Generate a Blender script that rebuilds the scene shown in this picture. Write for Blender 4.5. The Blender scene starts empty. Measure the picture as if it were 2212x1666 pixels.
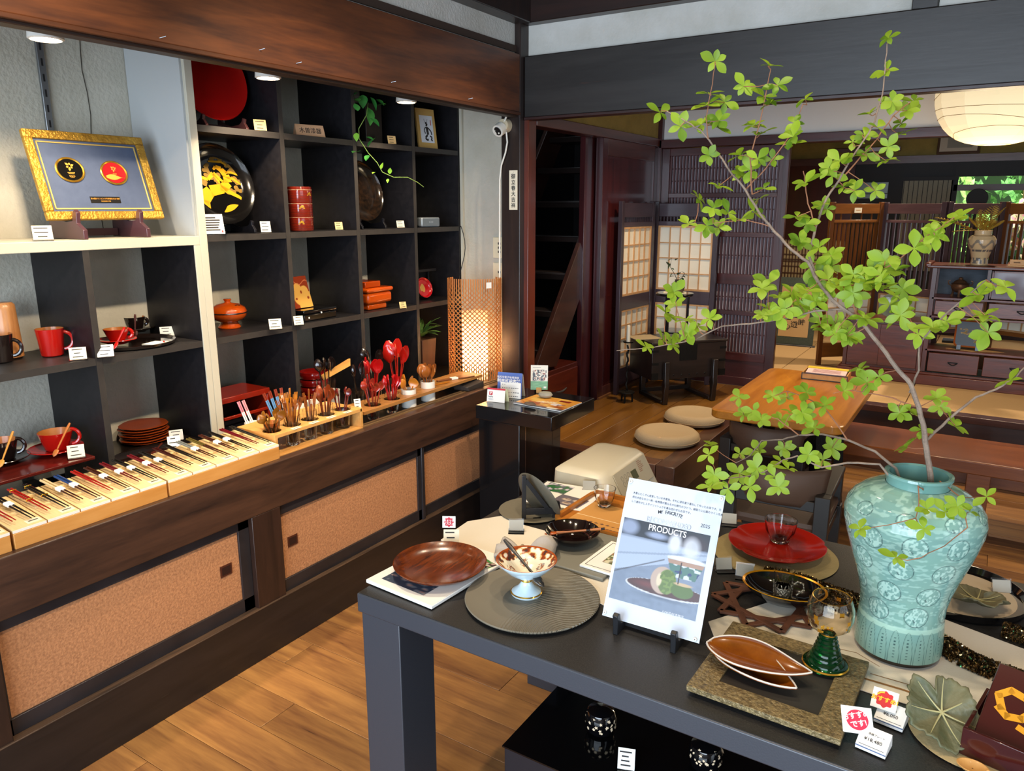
import bpy, math, random
import numpy as np
from mathutils import Vector, Matrix, Euler
R = math.radians
random.seed(7)
SC = bpy.context.scene
COL = SC.collection

# ------------------------------------------------------------------ camera
F, CX, CY, CAMZ = 1636.0, 1106.0, 833.0, 1.60
PITCH, YAW = R(13.28), R(32.4)
cd = bpy.data.cameras.new('camera'); cam = bpy.data.objects.new('camera', cd); COL.objects.link(cam)
cd.sensor_width = 36.0; cd.lens = 36.0 * F / 2212.0; cd.clip_start = 0.02; cd.clip_end = 80
cam.location = (0, 0, CAMZ); cam.rotation_euler = (R(90) - PITCH, 0, YAW)
SC.camera = cam

# ------------------------------------------------------------------ world, daylight, exposure
SC.view_settings.view_transform = 'Standard'; SC.view_settings.look = 'None'
SC.view_settings.gamma = 1.0; SC.view_settings.use_curve_mapping = False
SC.view_settings.exposure = 0.28
cy_ = SC.cycles; cy_.max_bounces = 7; cy_.diffuse_bounces = 3; cy_.glossy_bounces = 3; cy_.transmission_bounces = 6; cy_.transparent_max_bounces = 4
cy_.adaptive_threshold = .02; cy_.caustics_reflective = False; cy_.caustics_refractive = False
wd = bpy.data.worlds.new('daylight'); SC.world = wd; wd.use_nodes = True
wd.node_tree.nodes['Background'].inputs[0].default_value = (0.80, 0.90, 1.0, 1)
wd.node_tree.nodes['Background'].inputs[1].default_value = 0.75

def area(name, loc, size, rot, power, col):
    l = bpy.data.lights.new(name, 'AREA'); l.shape = 'RECTANGLE'; l.size, l.size_y = size
    l.energy = power; l.color = col
    o = bpy.data.objects.new(name, l); COL.objects.link(o); o.location = loc; o.rotation_euler = rot
    return o
# shop-front glazing behind the photographer, side glazing on the right; an added unseen panel brightens the garden bushes
area('front_window_daylight', (-0.3, -2.2, 1.27), (3.6, 2.45), (R(90), 0, 0), 255, (0.72, 0.85, 1.0))
area('side_window_daylight', (2.75, 0.6, 1.6), (2.4, 1.7), (R(90), 0, R(90)), 26, (0.78, 0.88, 1.0))
area('garden_bush_fill', (0, 9.3, 3.9), (5, 1.2), (R(30), 0, 0), 420, (0.95, 1.0, 0.95))

def spot(name, loc, aim, power, cone=70, blend=.5, col=(1.0, 0.80, 0.56), rad=.035):
    l = bpy.data.lights.new(name, 'SPOT'); l.energy = power; l.spot_size = R(cone); l.spot_blend = blend
    l.color = col; l.shadow_soft_size = rad
    o = bpy.data.objects.new(name, l); COL.objects.link(o); o.location = loc
    o.rotation_euler = (Vector(aim) - Vector(loc)).to_track_quat('-Z', 'Y').to_euler()
    return o

# ceiling track spots of the shop and the back rooms
for nm, lc, am, pw, cn in (('track_spot_table', (-.95, 1.05, 2.68), (-.85, 1.45, .7), 36, 62), ('track_spot_table', (-.35, 1.15, 2.68), (-.25, 1.6, .7), 36, 62), ('track_spot_table', (.35, 1.5, 2.68), (.05, 1.7, .7), 30, 62),
    ('track_spot_table', (-1.2, 2.3, 2.68), (-.75, 1.75, .7), 26, 60),
    ('track_spot_wall', (-.85, .75, 2.62), (-2.5, 1.1, .95), 115, 62), ('track_spot_wall', (-.85, 1.75, 2.62), (-2.5, 2.0, .95), 115, 62), ('track_spot_wall', (-.85, 2.7, 2.62), (-2.5, 2.85, .9), 85, 58), ('track_spot_floor', (-1.55, 1.75, 2.68), (-1.6, 1.7, 0), 85, 64),
    ('back_room_spot', (-1.35, 4.1, 2.55), (-1.5, 4.2, .4), 75, 90), ('back_room_spot', (-.6, 3.7, 2.55), (-.75, 3.9, .7), 45, 75), ('back_room_spot', (.2, 4.7, 2.55), (.2, 4.8, .3), 75, 100), ('tatami_room_spot', (-.2, 6.6, 2.55), (-.3, 6.0, .6), 120, 120), ('tatami_room_spot', (-1.6, 6.2, 2.55), (-1.5, 6.8, .6), 60, 110)):
    spot(nm, lc, am, pw, cn, .7)

# ------------------------------------------------------------------ helpers
_c, _s = math.cos, math.sin
FWD = np.array([-_s(YAW)*_c(PITCH), _c(YAW)*_c(PITCH), -_s(PITCH)])
RGT = np.array([_c(YAW), _s(YAW), 0.0]); UPV = np.cross(RGT, FWD)
def ray(x, y): return FWD + RGT*((x-CX)/F) - UPV*((y-CY)/F)
def PZ(x, y, z): d = ray(x, y); t = (z-CAMZ)/d[2]; return Vector((d[0]*t, d[1]*t, z))
def PX(x, y, v): d = ray(x, y); t = v/d[0]; return Vector((v, d[1]*t, CAMZ+d[2]*t))
def PY(x, y, v): d = ray(x, y); t = v/d[1]; return Vector((d[0]*t, v, CAMZ+d[2]*t))

def lin(h):
    h = h.lstrip('#'); o = []
    for i in (0, 2, 4):
        u = int(h[i:i+2], 16)/255; o.append(u/12.92 if u <= .04045 else ((u+.055)/1.055)**2.4)
    return tuple(o)

class MB:
    def __init__(s): s.v = []; s.f = []; s.m = []; s.cur = 0
    def mat(s, i): s.cur = i; return s
    def add(s, vs, fs):
        o = len(s.v); s.v += [tuple(p) for p in vs]
        for f in fs: s.f.append([i+o for i in f]); s.m.append(s.cur)
        return s
    def bx(s, x0, x1, y0, y1, z0, z1):
        return s.add([(x0,y0,z0),(x1,y0,z0),(x1,y1,z0),(x0,y1,z0),(x0,y0,z1),(x1,y0,z1),(x1,y1,z1),(x0,y1,z1)],
                     [(0,3,2,1),(4,5,6,7),(0,1,5,4),(1,2,6,5),(2,3,7,6),(3,0,4,7)])
    def box(s, c, d, rot=None):
        x, y, z = d[0]/2, d[1]/2, d[2]/2
        m = Euler(rot).to_matrix() if rot else Matrix.Identity(3); c = Vector(c)
        vs = [c + m @ Vector(p) for p in [(-x,-y,-z),(x,-y,-z),(x,y,-z),(-x,y,-z),(-x,-y,z),(x,-y,z),(x,y,z),(-x,y,z)]]
        return s.add(vs, [(0,3,2,1),(4,5,6,7),(0,1,5,4),(1,2,6,5),(2,3,7,6),(3,0,4,7)])
    def bar(s, a, b, w, h, up=(0,0,1)):
        a, b = Vector(a), Vector(b); d = (b-a).normalized(); u = Vector(up)
        sd = d.cross(u)
        if sd.length < 1e-4: sd = d.cross(Vector((1,0,0)))
        sd.normalize(); u = sd.cross(d); vs = []
        for p in (a, b):
            for (i, j) in ((-1,-1),(1,-1),(1,1),(-1,1)): vs.append(p + sd*(w/2*i) + u*(h/2*j))
        return s.add(vs, [(0,1,2,3)[::-1],(4,5,6,7),(0,1,5,4),(1,2,6,5),(2,3,7,6),(3,0,4,7)])
    def tube(s, pts, rad, n=8, cap=True):
        pts = [Vector(p) for p in pts]; k = len(pts)
        if not hasattr(rad, '__len__'): rad = [rad]*k
        rings = []; prev = None
        for i in range(k):
            d = (pts[min(i+1, k-1)] - pts[max(i-1, 0)])
            d = d.normalized() if d.length > 1e-9 else Vector((0,0,1))
            if prev is None:
                u = d.orthogonal().normalized()
            else:
                u = prev - d*prev.dot(d); u = u.normalized() if u.length > 1e-6 else d.orthogonal().normalized()
            prev = u; w = d.cross(u)
            rings.append([pts[i] + (u*math.cos(2*math.pi*j/n) + w*math.sin(2*math.pi*j/n))*rad[i] for j in range(n)])
        vs = [p for r in rings for p in r]; fs = []
        for i in range(k-1):
            for j in range(n): fs.append((i*n+j, i*n+(j+1) % n, (i+1)*n+(j+1) % n, (i+1)*n+j))
        if cap: fs += [tuple(range(n))[::-1], tuple(range((k-1)*n, k*n))]
        return s.add(vs, fs)
    def cyl(s, a, b, r0, r1=None, n=16, cap=True): return s.tube([a, b], [r0, r0 if r1 is None else r1], n, cap)
    def lathe(s, prof, n=32, c=(0,0,0), sx=1, sy=1, fn=None, cap=True):
        k = len(prof); vs = []
        for (r, z) in prof:
            for j in range(n):
                a = 2*math.pi*j/n; q = fn(a, r, z) if fn else r
                vs.append((c[0]+q*math.cos(a)*sx, c[1]+q*math.sin(a)*sy, c[2]+z))
        fs = []
        for i in range(k-1):
            for j in range(n): fs.append((i*n+j, i*n+(j+1) % n, (i+1)*n+(j+1) % n, (i+1)*n+j))
        if cap and prof[0][0] > .0012 and prof[-1][0] <= .0012: fs.append(tuple(range(n))[::-1])
        return s.add(vs, fs)
    def prism(s, poly, z0, z1, hole=None):
        n = len(poly); vs = [(p[0], p[1], z0) for p in poly] + [(p[0], p[1], z1) for p in poly]
        fs = [tuple(range(n))[::-1], tuple(range(n, 2*n))] + [(i, (i+1) % n, n+(i+1) % n, n+i) for i in range(n)]
        return s.add(vs, fs)
    def ring(s, outer, inner, z0, z1):
        n = len(outer); vs = []
        for z in (z0, z1):
            vs += [(p[0], p[1], z) for p in outer] + [(p[0], p[1], z) for p in inner]
        fs = []
        for i in range(n):
            j = (i+1) % n; o0, i0, o1, i1 = i, n+i, 2*n+i, 3*n+i; p0, q0, p1, q1 = j, n+j, 2*n+j, 3*n+j
            fs += [(o1, p1, q1, i1), (o0, i0, q0, p0), (o0, p0, p1, o1), (i0, i1, q1, q0)]
        return s.add(vs, fs)
    def xf(s, m, start=0):
        for i in range(start, len(s.v)): s.v[i] = tuple(m @ Vector(s.v[i]))
        return s
    def mesh(s, name, mats, angle=38):
        me = bpy.data.meshes.new(name); me.from_pydata(s.v, [], s.f)
        for m in (mats if isinstance(mats, (list, tuple)) else [mats]): me.materials.append(m)
        if isinstance(mats, (list, tuple)): me.polygons.foreach_set('material_index', s.m)
        me.polygons.foreach_set('use_smooth', [True]*len(me.polygons))
        me.set_sharp_from_angle(angle=R(angle)); me.update()
        return me
    def build(s, name, mats, parent=None, loc=(0,0,0), rot=(0,0,0), bevel=0, angle=38, sub=0, seg=2):
        return obj(name, s.mesh(name, mats, angle), parent, loc, rot, bevel, sub, seg)

def obj(name, me, parent=None, loc=(0,0,0), rot=(0,0,0), bevel=0, sub=0, seg=2):
    o = bpy.data.objects.new(name, me); COL.objects.link(o); o.parent = parent
    o.location = loc; o.rotation_euler = rot
    if bevel:
        b = o.modifiers.new('bevel', 'BEVEL'); b.width = bevel; b.segments = seg; b.limit_method = 'ANGLE'; b.angle_limit = R(40); b.harden_normals = False
    if sub:
        b = o.modifiers.new('subdivision', 'SUBSURF'); b.levels = sub; b.render_levels = sub
    return o
def tag(o, label, cat, group=None):
    o['label'] = label; o['category'] = cat
    if group: o['group'] = group
    return o
def struct(o, label=None):
    o['kind'] = 'structure'
    if label: o['label'] = label
    return o
def T(name, label, cat, loc=(0,0,0), rz=0, group=None, rot=None):
    o = bpy.data.objects.new(name, None); COL.objects.link(o); o.location = loc; o.empty_display_size = .02
    o.rotation_euler = rot if rot else (0, 0, rz)
    return tag(o, label, cat, group)
def S(name, label=None, loc=(0,0,0)):
    o = bpy.data.objects.new(name, None); COL.objects.link(o); o.location = loc; o.empty_display_size = .02
    return struct(o, label)
def copy_tree(o, parent=None):
    c = o.copy(); COL.objects.link(c); c.parent = parent
    for ch in list(o.children): copy_tree(ch, c)
    return c
def inst(o, parent, loc, rot=(0,0,0), scale=None, mat=None):
    c = o.copy(); COL.objects.link(c); c.parent = parent; c.location = loc; c.rotation_euler = rot
    if scale: c.scale = scale
    return c

# ------------------------------------------------------------------ materials
def _nt(name):
    m = bpy.data.materials.new(name); m.use_nodes = True; nt = m.node_tree
    return m, nt, nt.nodes['Principled BSDF']
def _in(b, k, v):
    if k in b.inputs: b.inputs[k].default_value = v
def M(name, col, rough=.5, metal=0, coat=0, var=None, vs=8, bump=0, bs=60, trans=0, ior=1.45, emit=None, es=0, sss=0, stretch=None, spec=None, alpha=1, vary=.0, detail=4, rnd=0):
    m, nt, b = _nt(name); c = lin(col) if isinstance(col, str) else col
    _in(b, 'Base Color', (*c, 1)); _in(b, 'Roughness', rough); _in(b, 'Metallic', metal); _in(b, 'Coat Weight', coat); _in(b, 'Coat Roughness', .06)
    _in(b, 'Transmission Weight', trans); _in(b, 'IOR', ior); _in(b, 'Alpha', alpha)
    if spec is not None: _in(b, 'Specular IOR Level', spec)
    if sss: _in(b, 'Subsurface Weight', sss); _in(b, 'Subsurface Radius', (.02, .012, .008))
    if emit: _in(b, 'Emission Color', (*(lin(emit) if isinstance(emit, str) else emit), 1)); _in(b, 'Emission Strength', es)
    N, L = nt.nodes, nt.links
    if var or bump:
        tc = N.new('ShaderNodeTexCoord'); mp = N.new('ShaderNodeMapping'); L.new(tc.outputs['Object'], mp.inputs[0])
        if stretch: mp.inputs['Scale'].default_value = stretch
        if rnd:
            oi = N.new('ShaderNodeObjectInfo'); vm = N.new('ShaderNodeVectorMath'); vm.operation = 'SCALE'
            vm.inputs[0].default_value = (7.3, 5.1, 9.7); L.new(oi.outputs['Random'], vm.inputs['Scale']); L.new(vm.outputs[0], mp.inputs['Location'])
    if var:
        n = N.new('ShaderNodeTexNoise'); n.inputs['Scale'].default_value = vs; n.inputs['Detail'].default_value = detail; n.inputs['Roughness'].default_value = .6
        L.new(mp.outputs[0], n.inputs['Vector'])
        rp = N.new('ShaderNodeValToRGB'); rp.color_ramp.elements[0].position = .35; rp.color_ramp.elements[1].position = .68
        rp.color_ramp.elements[0].color = (*c, 1); rp.color_ramp.elements[1].color = (*(lin(var) if isinstance(var, str) else var), 1)
        L.new(n.outputs['Fac'], rp.inputs[0]); out = rp.outputs[0]
        if rnd:
            hs = N.new('ShaderNodeHueSaturation'); L.new(out, hs.inputs['Color'])
            mr = N.new('ShaderNodeMapRange'); mr.inputs['To Min'].default_value = 1-rnd; mr.inputs['To Max'].default_value = 1+rnd
            L.new(oi.outputs['Random'], mr.inputs[0]); L.new(mr.outputs[0], hs.inputs['Value']); out = hs.outputs[0]
        L.new(out, b.inputs['Base Color'])
    if bump:
        n2 = N.new('ShaderNodeTexNoise'); n2.inputs['Scale'].default_value = bs; n2.inputs['Detail'].default_value = 3
        L.new(mp.outputs[0], n2.inputs['Vector'])
        bp = N.new('ShaderNodeBump'); bp.inputs['Strength'].default_value = bump; bp.inputs['Distance'].default_value = .01
        L.new(n2.outputs['Fac'], bp.inputs['Height']); L.new(bp.outputs[0], b.inputs['Normal'])
    return m
def wood(name, c1, c2, axis='X', scale=1.0, rough=.45, coat=0, rnd=.0, ring=1.0, bump=.15, stretch=9, dark=None, spec=None):
    """grain running along AXIS of the object's own space"""
    m, nt, b = _nt(name); N, L = nt.nodes, nt.links
    a, d = lin(c1), lin(c2)
    tc = N.new('ShaderNodeTexCoord'); mp = N.new('ShaderNodeMapping'); L.new(tc.outputs['Object'], mp.inputs[0])
    sc = [stretch*scale]*3; sc['XYZ'.index(axis)] = scale*1.0; mp.inputs['Scale'].default_value = sc
    oi = N.new('ShaderNodeObjectInfo')
    if rnd:
        vm = N.new('ShaderNodeVectorMath'); vm.operation = 'SCALE'; vm.inputs[0].default_value = (17.3, 15.1, 19.7)
        L.new(oi.outputs['Random'], vm.inputs['Scale']); L.new(vm.outputs[0], mp.inputs['Location'])
    n = N.new('ShaderNodeTexNoise'); n.inputs['Scale'].default_value = 2.2; n.inputs['Detail'].default_value = 5; n.inputs['Roughness'].default_value = .55; n.inputs['Distortion'].default_value = .6*ring
    L.new(mp.outputs[0], n.inputs['Vector'])
    n3 = N.new('ShaderNodeTexNoise'); n3.inputs['Scale'].default_value = 14; n3.inputs['Detail'].default_value = 3; L.new(mp.outputs[0], n3.inputs['Vector'])
    mx = N.new('ShaderNodeMath'); mx.operation = 'MULTIPLY_ADD'; mx.inputs[1].default_value = .3; L.new(n3.outputs['Fac'], mx.inputs[0]); L.new(n.outputs['Fac'], mx.inputs[2])
    rp = N.new('ShaderNodeValToRGB'); e = rp.color_ramp.elements; e[0].position = .45; e[1].position = .85; e[0].color = (*a, 1); e[1].color = (*d, 1)
    if dark:
        q = rp.color_ramp.elements.new(.92); q.color = (*lin(dark), 1)
    L.new(mx.outputs[0], rp.inputs[0]); out = rp.outputs[0]
    if rnd:
        hs = N.new('ShaderNodeHueSaturation'); L.new(out, hs.inputs['Color']); mr = N.new('ShaderNodeMapRange')
        mr.inputs['To Min'].default_value = 1-rnd; mr.inputs['To Max'].default_value = 1+rnd; L.new(oi.outputs['Random'], mr.inputs[0]); L.new(mr.outputs[0], hs.inputs['Value']); out = hs.outputs[0]
    L.new(out, b.inputs['Base Color']); _in(b, 'Roughness', rough); _in(b, 'Coat Weight', coat); _in(b, 'Coat Roughness', .12)
    if spec is not None: _in(b, 'Specular IOR Level', spec)
    if bump:
        bp = N.new('ShaderNodeBump'); bp.inputs['Strength'].default_value = bump; bp.inputs['Distance'].default_value = .004
        L.new(mx.outputs[0], bp.inputs['Height']); L.new(bp.outputs[0], b.inputs['Normal'])
    return m
def print_mat(name, rough=.35):
    m, nt, b = _nt(name); a = nt.nodes.new('ShaderNodeVertexColor'); a.layer_name = 'print'
    nt.links.new(a.outputs[0], b.inputs['Base Color']); _in(b, 'Roughness', rough); return m
PRINT = print_mat('printed_paper'); PRINT_GLOSS = print_mat('printed_lacquer', .18)
def paint(me, fn, box=None):
    """colour attribute 'print' from fn(u, v) in linear rgb; u, v in 0..1 over the x, y extent"""
    n = len(me.vertices); co = np.empty(n*3); me.vertices.foreach_get('co', co); co = co.reshape(-1, 3)
    x0, x1, y0, y1 = box or (co[:,0].min(), co[:,0].max(), co[:,1].min(), co[:,1].max())
    u = (co[:,0]-x0)/(x1-x0); v = (co[:,1]-y0)/(y1-y0)
    rgb = np.ones((n, 4)); rgb[:, :3] = fn(u, v)
    at = me.color_attributes.new('print', 'FLOAT_COLOR', 'POINT'); at.data.foreach_set('color', rgb.ravel())
def picture(name, w, h, nx, ny, fn, parent, loc, rot=(0,0,0), mat=None):
    """a flat printed sheet, local x right, y up, facing +z"""
    vs = [((i/nx-.5)*w, (j/ny-.5)*h, 0) for j in range(ny+1) for i in range(nx+1)]
    fs = [(j*(nx+1)+i, j*(nx+1)+i+1, (j+1)*(nx+1)+i+1, (j+1)*(nx+1)+i) for j in range(ny) for i in range(nx)]
    mb = MB().add(vs, fs); me = mb.mesh(name, mat or PRINT); paint(me, fn)
    return obj(name, me, parent, loc, rot)
def nz(u, v, s, seed=0):
    """cheap smooth value noise in 0..1"""
    rs = np.random.RandomState(seed); g = rs.rand(64, 64)
    x, y = u*s, v*s; i, j = np.floor(x).astype(int) % 63, np.floor(y).astype(int) % 63; fx, fy = x-np.floor(x), y-np.floor(y)
    fx = fx*fx*(3-2*fx); fy = fy*fy*(3-2*fy)
    return g[i, j]*(1-fx)*(1-fy)+g[i+1, j]*fx*(1-fy)+g[i, j+1]*(1-fx)*fy+g[i+1, j+1]*fx*fy
def mixc(c, d, t): t = np.clip(t, 0, 1)[:, None]; return c*(1-t)+np.array(d)*t
def blob(u, v, x, y, rx, ry, soft=.15): d = np.sqrt(((u-x)/rx)**2+((v-y)/ry)**2); return np.clip((1-d)/soft, 0, 1)
_tx = {}
def text(body, size, mat, parent, loc, rot=(0,0,0), align='CENTER', name='lettering', thick=.0003, bold=0, sx=1, vertical=False):
    key = (body, size, align, bold, sx, mat.name)
    if key not in _tx:
        cu = bpy.data.curves.new('t', 'FONT'); cu.body = body; cu.size = size; cu.align_x = align; cu.align_y = 'CENTER'; cu.extrude = thick; cu.offset = bold; cu.resolution_u = 3
        if '\n' in body: cu.space_line = 1.15
        o = bpy.data.objects.new('t', cu); COL.objects.link(o)
        dg = bpy.context.evaluated_depsgraph_get(); me = bpy.data.meshes.new_from_object(o.evaluated_get(dg)); me.name = name
        bpy.data.objects.remove(o); me.materials.clear(); me.materials.append(mat)
        if sx != 1:
            for q in me.vertices: q.co.x *= sx
        _tx[key] = me
    return obj(name, _tx[key], parent, loc, rot)
# ------------------------------------------------------------------ shared materials
WHITE_PLASTER = M('white_plaster', '#c9c8c2', .9, var='#b9b7ae', vs=5, bump=.25, bs=90)
OLD_PLASTER = M('old_grey_plaster', '#b9b5a8', .92, var='#a9a596', vs=4, bump=.3, bs=70)
OCHRE = M('ochre_wall', '#8d7a3f', .92, var='#7d6c36', vs=10, bump=.3, bs=140)
BEAM = wood('brown_beam', '#6f3f22', '#45271a', 'Y', 1.0, .42, .15, bump=.12)
DBEAM = wood('black_beam', '#2a2725', '#191614', 'X', .8, .42, .2, bump=.12, dark='#4a2a20')
POST = wood('dark_post', '#2c1d17', '#171010', 'Z', 1.0, .4, .2)
REDWOOD = wood('red_lacquered_wood', '#6a2a17', '#4a1c10', 'Z', 1.0, .32, .35)
WINE = wood('wine_lacquered_wood', '#45181a', '#2c0f11', 'Z', .8, .3, .4)
WINEX = wood('wine_lacquered_rail', '#4a1d1c', '#30120f', 'X', .8, .3, .4)
WINEY = wood('wine_lacquered_lintel', '#5a2d26', '#3c1b17', 'Y', .8, .35, .3)
DARKY = wood('counter_wood', '#4a3022', '#2b1b14', 'Y', 1.0, .42, .2, bump=.15, dark='#120c0a')
DARKF = M('black_painted_frame', '#232022', .35, var='#2e2a2c', vs=6)
HEMP = M('hemp_paper', '#ba8358', .85, var='#9c6a46', vs=130, bump=.2, bs=180, detail=2)
BLACKY = M('black_stained_wood', '#141316', .42, var='#1d1b1e', vs=7, stretch=(6, 1, 6), spec=.4)
BLACKEDGE = M('charcoal_board_edge', '#34302d', .5, var='#2a2726', vs=12)
PALE = M('pale_grey_paint', '#b4b0a0', .6, bump=.05, bs=80)
FLOORW = wood('brown_floorboard', '#b07e46', '#7a5030', 'X', .9, .38, .1, rnd=.12, bump=.1, dark='#3f2616')
OAK = wood('ochre_floorboard', '#8a5d24', '#6c4416', 'Y', .9, .3, .25, rnd=.12, bump=.08)
OAKFR = wood('platform_frame_wood', '#6b4128', '#4a2b1a', 'X', .9, .35, .2, bump=.1)
TATAMI = M('tatami', '#c8a573', .8, var='#bb976a', vs=60, stretch=(1, 20, 20), bump=.15, bs=160)
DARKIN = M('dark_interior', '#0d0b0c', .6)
SHOJI = M('shoji_paper', '#e6dcc6', .85, bump=.03, bs=60)
PINE = wood('pale_pine', '#d3a25e', '#b98343', 'Y', 1.0, .5, .05, bump=.08)
METAL = M('galvanised_steel', '#8f9396', .38, .9)
BLK_METAL = M('black_iron', '#1a1816', .5, .6, bump=.2, bs=120)

XC, XS, XB, ZC = -2.077, -2.51, -2.845, .715

# ------------------------------------------------------------------ floors
fl = struct(MB().bx(-3.2, 3.2, -3.0, 5.1, -.08, -.014).build('floor', M('subfloor', '#4a2f1c', .8)), 'brown wooden shop floor')
pm = MB().bx(-.475, .475, -.0695, .0695, -.012, 0).build('floorboard', FLOORW, fl, bevel=.0015)
first = True
for j in range(33):
    y = .42 + j*.14; off = (j*.37) % .95
    for i in range(6):
        x = -2.95 + off + i*.952
        if x > 1.9 or x+.475 < -2.08: continue
        if first: pm.location = (x, y, 0); first = False
        else: inst(pm, fl, (x, y, 0))
# raised platform by the stair closet
RZ = .40
rf = S('floor_raised', 'raised wooden platform with ochre boards in front of the stair closet')
MB().bx(-2.06, -1.22, 3.34, 5.12, 0, RZ-.03).build('platform_base', M('platform_side', '#3a2419', .5), rf)
MB().bx(-1.26, -1.165, 3.265, 5.12, RZ-.15, RZ).build('edge_board', wood('platform_side_board', '#5e3822', '#40261a', 'Y', .9, .3, .25), rf, bevel=.003)
MB().bx(-2.06, -1.262, 3.265, 3.36, RZ-.15, RZ).build('edge_board', OAKFR, rf, bevel=.003)
MB().bx(-2.06, -1.17, 3.30, 3.33, 0, RZ-.152).build('riser_board', wood('riser_wood', '#4a2c1c', '#321d13', 'X', .9, .4), rf)
MB().bx(-1.21, -1.185, 3.33, 5.1, 0, RZ-.152).build('riser_board', wood('riser_side_wood', '#42271a', '#2c1911', 'Y', .9, .4), rf)
pb = None
for i in range(7):
    x = -2.002 + i*.1145
    if pb is None: pb = MB().bx(-.056, .056, 3.362, 5.12, RZ-.028, RZ-.001).build('platform_plank', OAK, rf, (x, 0, 0), bevel=.0015)
    else: inst(pb, rf, (x, 0, 0))
# tatami room
tf = S('floor_tatami', 'tatami floor of the raised back room')
mt = None
for i, x in enumerate((-2.2, -1.29, -.38, .53, 1.44, 2.3)):
    for y in (5.13, 6.94):
        if mt is None: mt = MB().bx(0, .905, 0, 1.805, RZ-.05, RZ).build('tatami_mat', TATAMI, tf, (x, y, 0), bevel=.004)
        else: inst(mt, tf, (x, y, 0))
MB().bx(-1.16, 3.2, 5.03, 5.127, RZ-.035, RZ+.004).build('edge_board', wood('tatami_sill', '#4f2b1c', '#361c12', 'X', .9, .3, .3), tf, bevel=.002)
MB().bx(-1.16, 3.2, 5.06, 5.1, 0, RZ-.035).build('riser_board', wood('tatami_riser', '#3f2417', '#2a170f', 'X', .7, .35, .2), tf)

# ------------------------------------------------------------------ left wall: beams, plaster, alcove
wl = S('wall_left', 'left wall with plaster band above the brown beam')
MB().bx(XC-.14, XC-.03, -1.5, 3.36, 2.30, 2.50).build('plaster_band', WHITE_PLASTER, wl)
MB().bx(XB-.1, XB, -1.5, 3.5, 0, 2.7).build('alcove_back', OLD_PLASTER, wl)
MB().bx(XB, XC-.112, 3.442, 3.52, 0, 2.7).build('alcove_end', OLD_PLASTER, wl)
MB().bx(XB, XC-.02, -1.5, 3.44, 2.33, 2.36).build('alcove_ceiling', M('alcove_ceiling', '#3a2c24', .8), wl)
MB().bx(XS+.003, XS+.02, 3.425, 3.441, .72, 2.33).build('plaster_stop', PALE, wl)
# hairline crack in the old plaster, drawn as a thin dark tube
pts = [(XB+.001, 1.62+.006*math.sin(k*1.7)+.012*k/14, 2.3-.075*k) for k in range(12)]
MB().tube(pts, .0014, 4).build('crack', M('crack_line', '#3a362f', .9), wl)
t1 = struct(MB().bx(XC-.065, XC, -1.5, 3.345, 2.052, 2.32).build('trim_1', BEAM, bevel=.004), 'broad brown wooden beam over the left alcove')
MB().bx(XC-.065, XC+.006, -1.5, 3.345, 2.040, 2.053).build('lower_bead', wood('beam_bead', '#5a331d', '#3a2012', 'Y', 1, .4), t1, bevel=.002)
MB().bx(XC-.06, XC-.01, -1.5, 3.345, 2.031, 2.041).build('groove_strip', wood('beam_groove', '#2c180f', '#1c100a', 'Y', 1, .5), t1, bevel=.002)
for (px, py) in ((345, 82), (640, 137), (845, 178), (1012, 214), (560, 108)):
    p = PX(px, py, XC); MB().cyl((0, 0, 0), (.018, .008, .004), .0012, n=6).build('nail', METAL, t1, (p.x, p.y, p.z))
t2 = struct(MB().bx(XC-.16, XC+.05, -1.5, 3.36, 2.458, 2.75).build('trim_2', POST, bevel=.004), 'dark upper beam along the left wall')
t3 = struct(MB().bx(-2.187, -2.075, 3.345, 3.445, 0, 2.75).build('trim_3', POST, bevel=.004), 'dark corner post with a paper charm')
# ------------------------------------------------------------------ big black beam facing the photographer
t4 = struct(MB().bx(-2.074, 3.0, 3.38, 3.50, 2.03, 2.315).build('trim_4', DBEAM, bevel=.005), 'wide black beam across the back of the shop')
MB().bx(-2.074, 3.0, 3.376, 3.44, 2.018, 2.032).build('lower_lip', wood('beam_lip', '#3a1c18', '#241110', 'X', .9, .4), t4, bevel=.002)
wb = S('wall_back', 'white plaster band above the black beam')
MB().bx(-2.074, -.39, 3.42, 3.50, 2.31, 2.46).build('plaster_band', WHITE_PLASTER, wb)
MB().bx(-.30, 3.0, 3.42, 3.50, 2.31, 2.46).build('plaster_band', WHITE_PLASTER, wb)
MB().bx(-.388, -.302, 3.39, 3.50, 2.315, 2.75).build('short_post', DBEAM, wb, bevel=.003)
t5 = struct(MB().bx(-2.074, 3.0, 3.36, 3.50, 2.458, 2.75).build('trim_5', wood('upper_back_beam', '#2a1712', '#170d0a', 'X', .8, .4, .2), bevel=.004), 'dark upper beam at the ceiling')
struct(MB().bx(-3.0, 3.2, -3.0, 3.6, 2.75, 2.8).build('ceiling', wood('ceiling_boards', '#8a6a4a', '#6a4d34', 'X', 1, .6)), 'wooden ceiling')
struct(MB().bx(-2.3, 3.2, 3.6, 8.6, 2.62, 2.68).build('ceiling_back', wood('back_ceiling_boards', '#7a5a3c', '#5c4029', 'X', 1, .6)), 'wooden ceiling of the back rooms')
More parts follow.
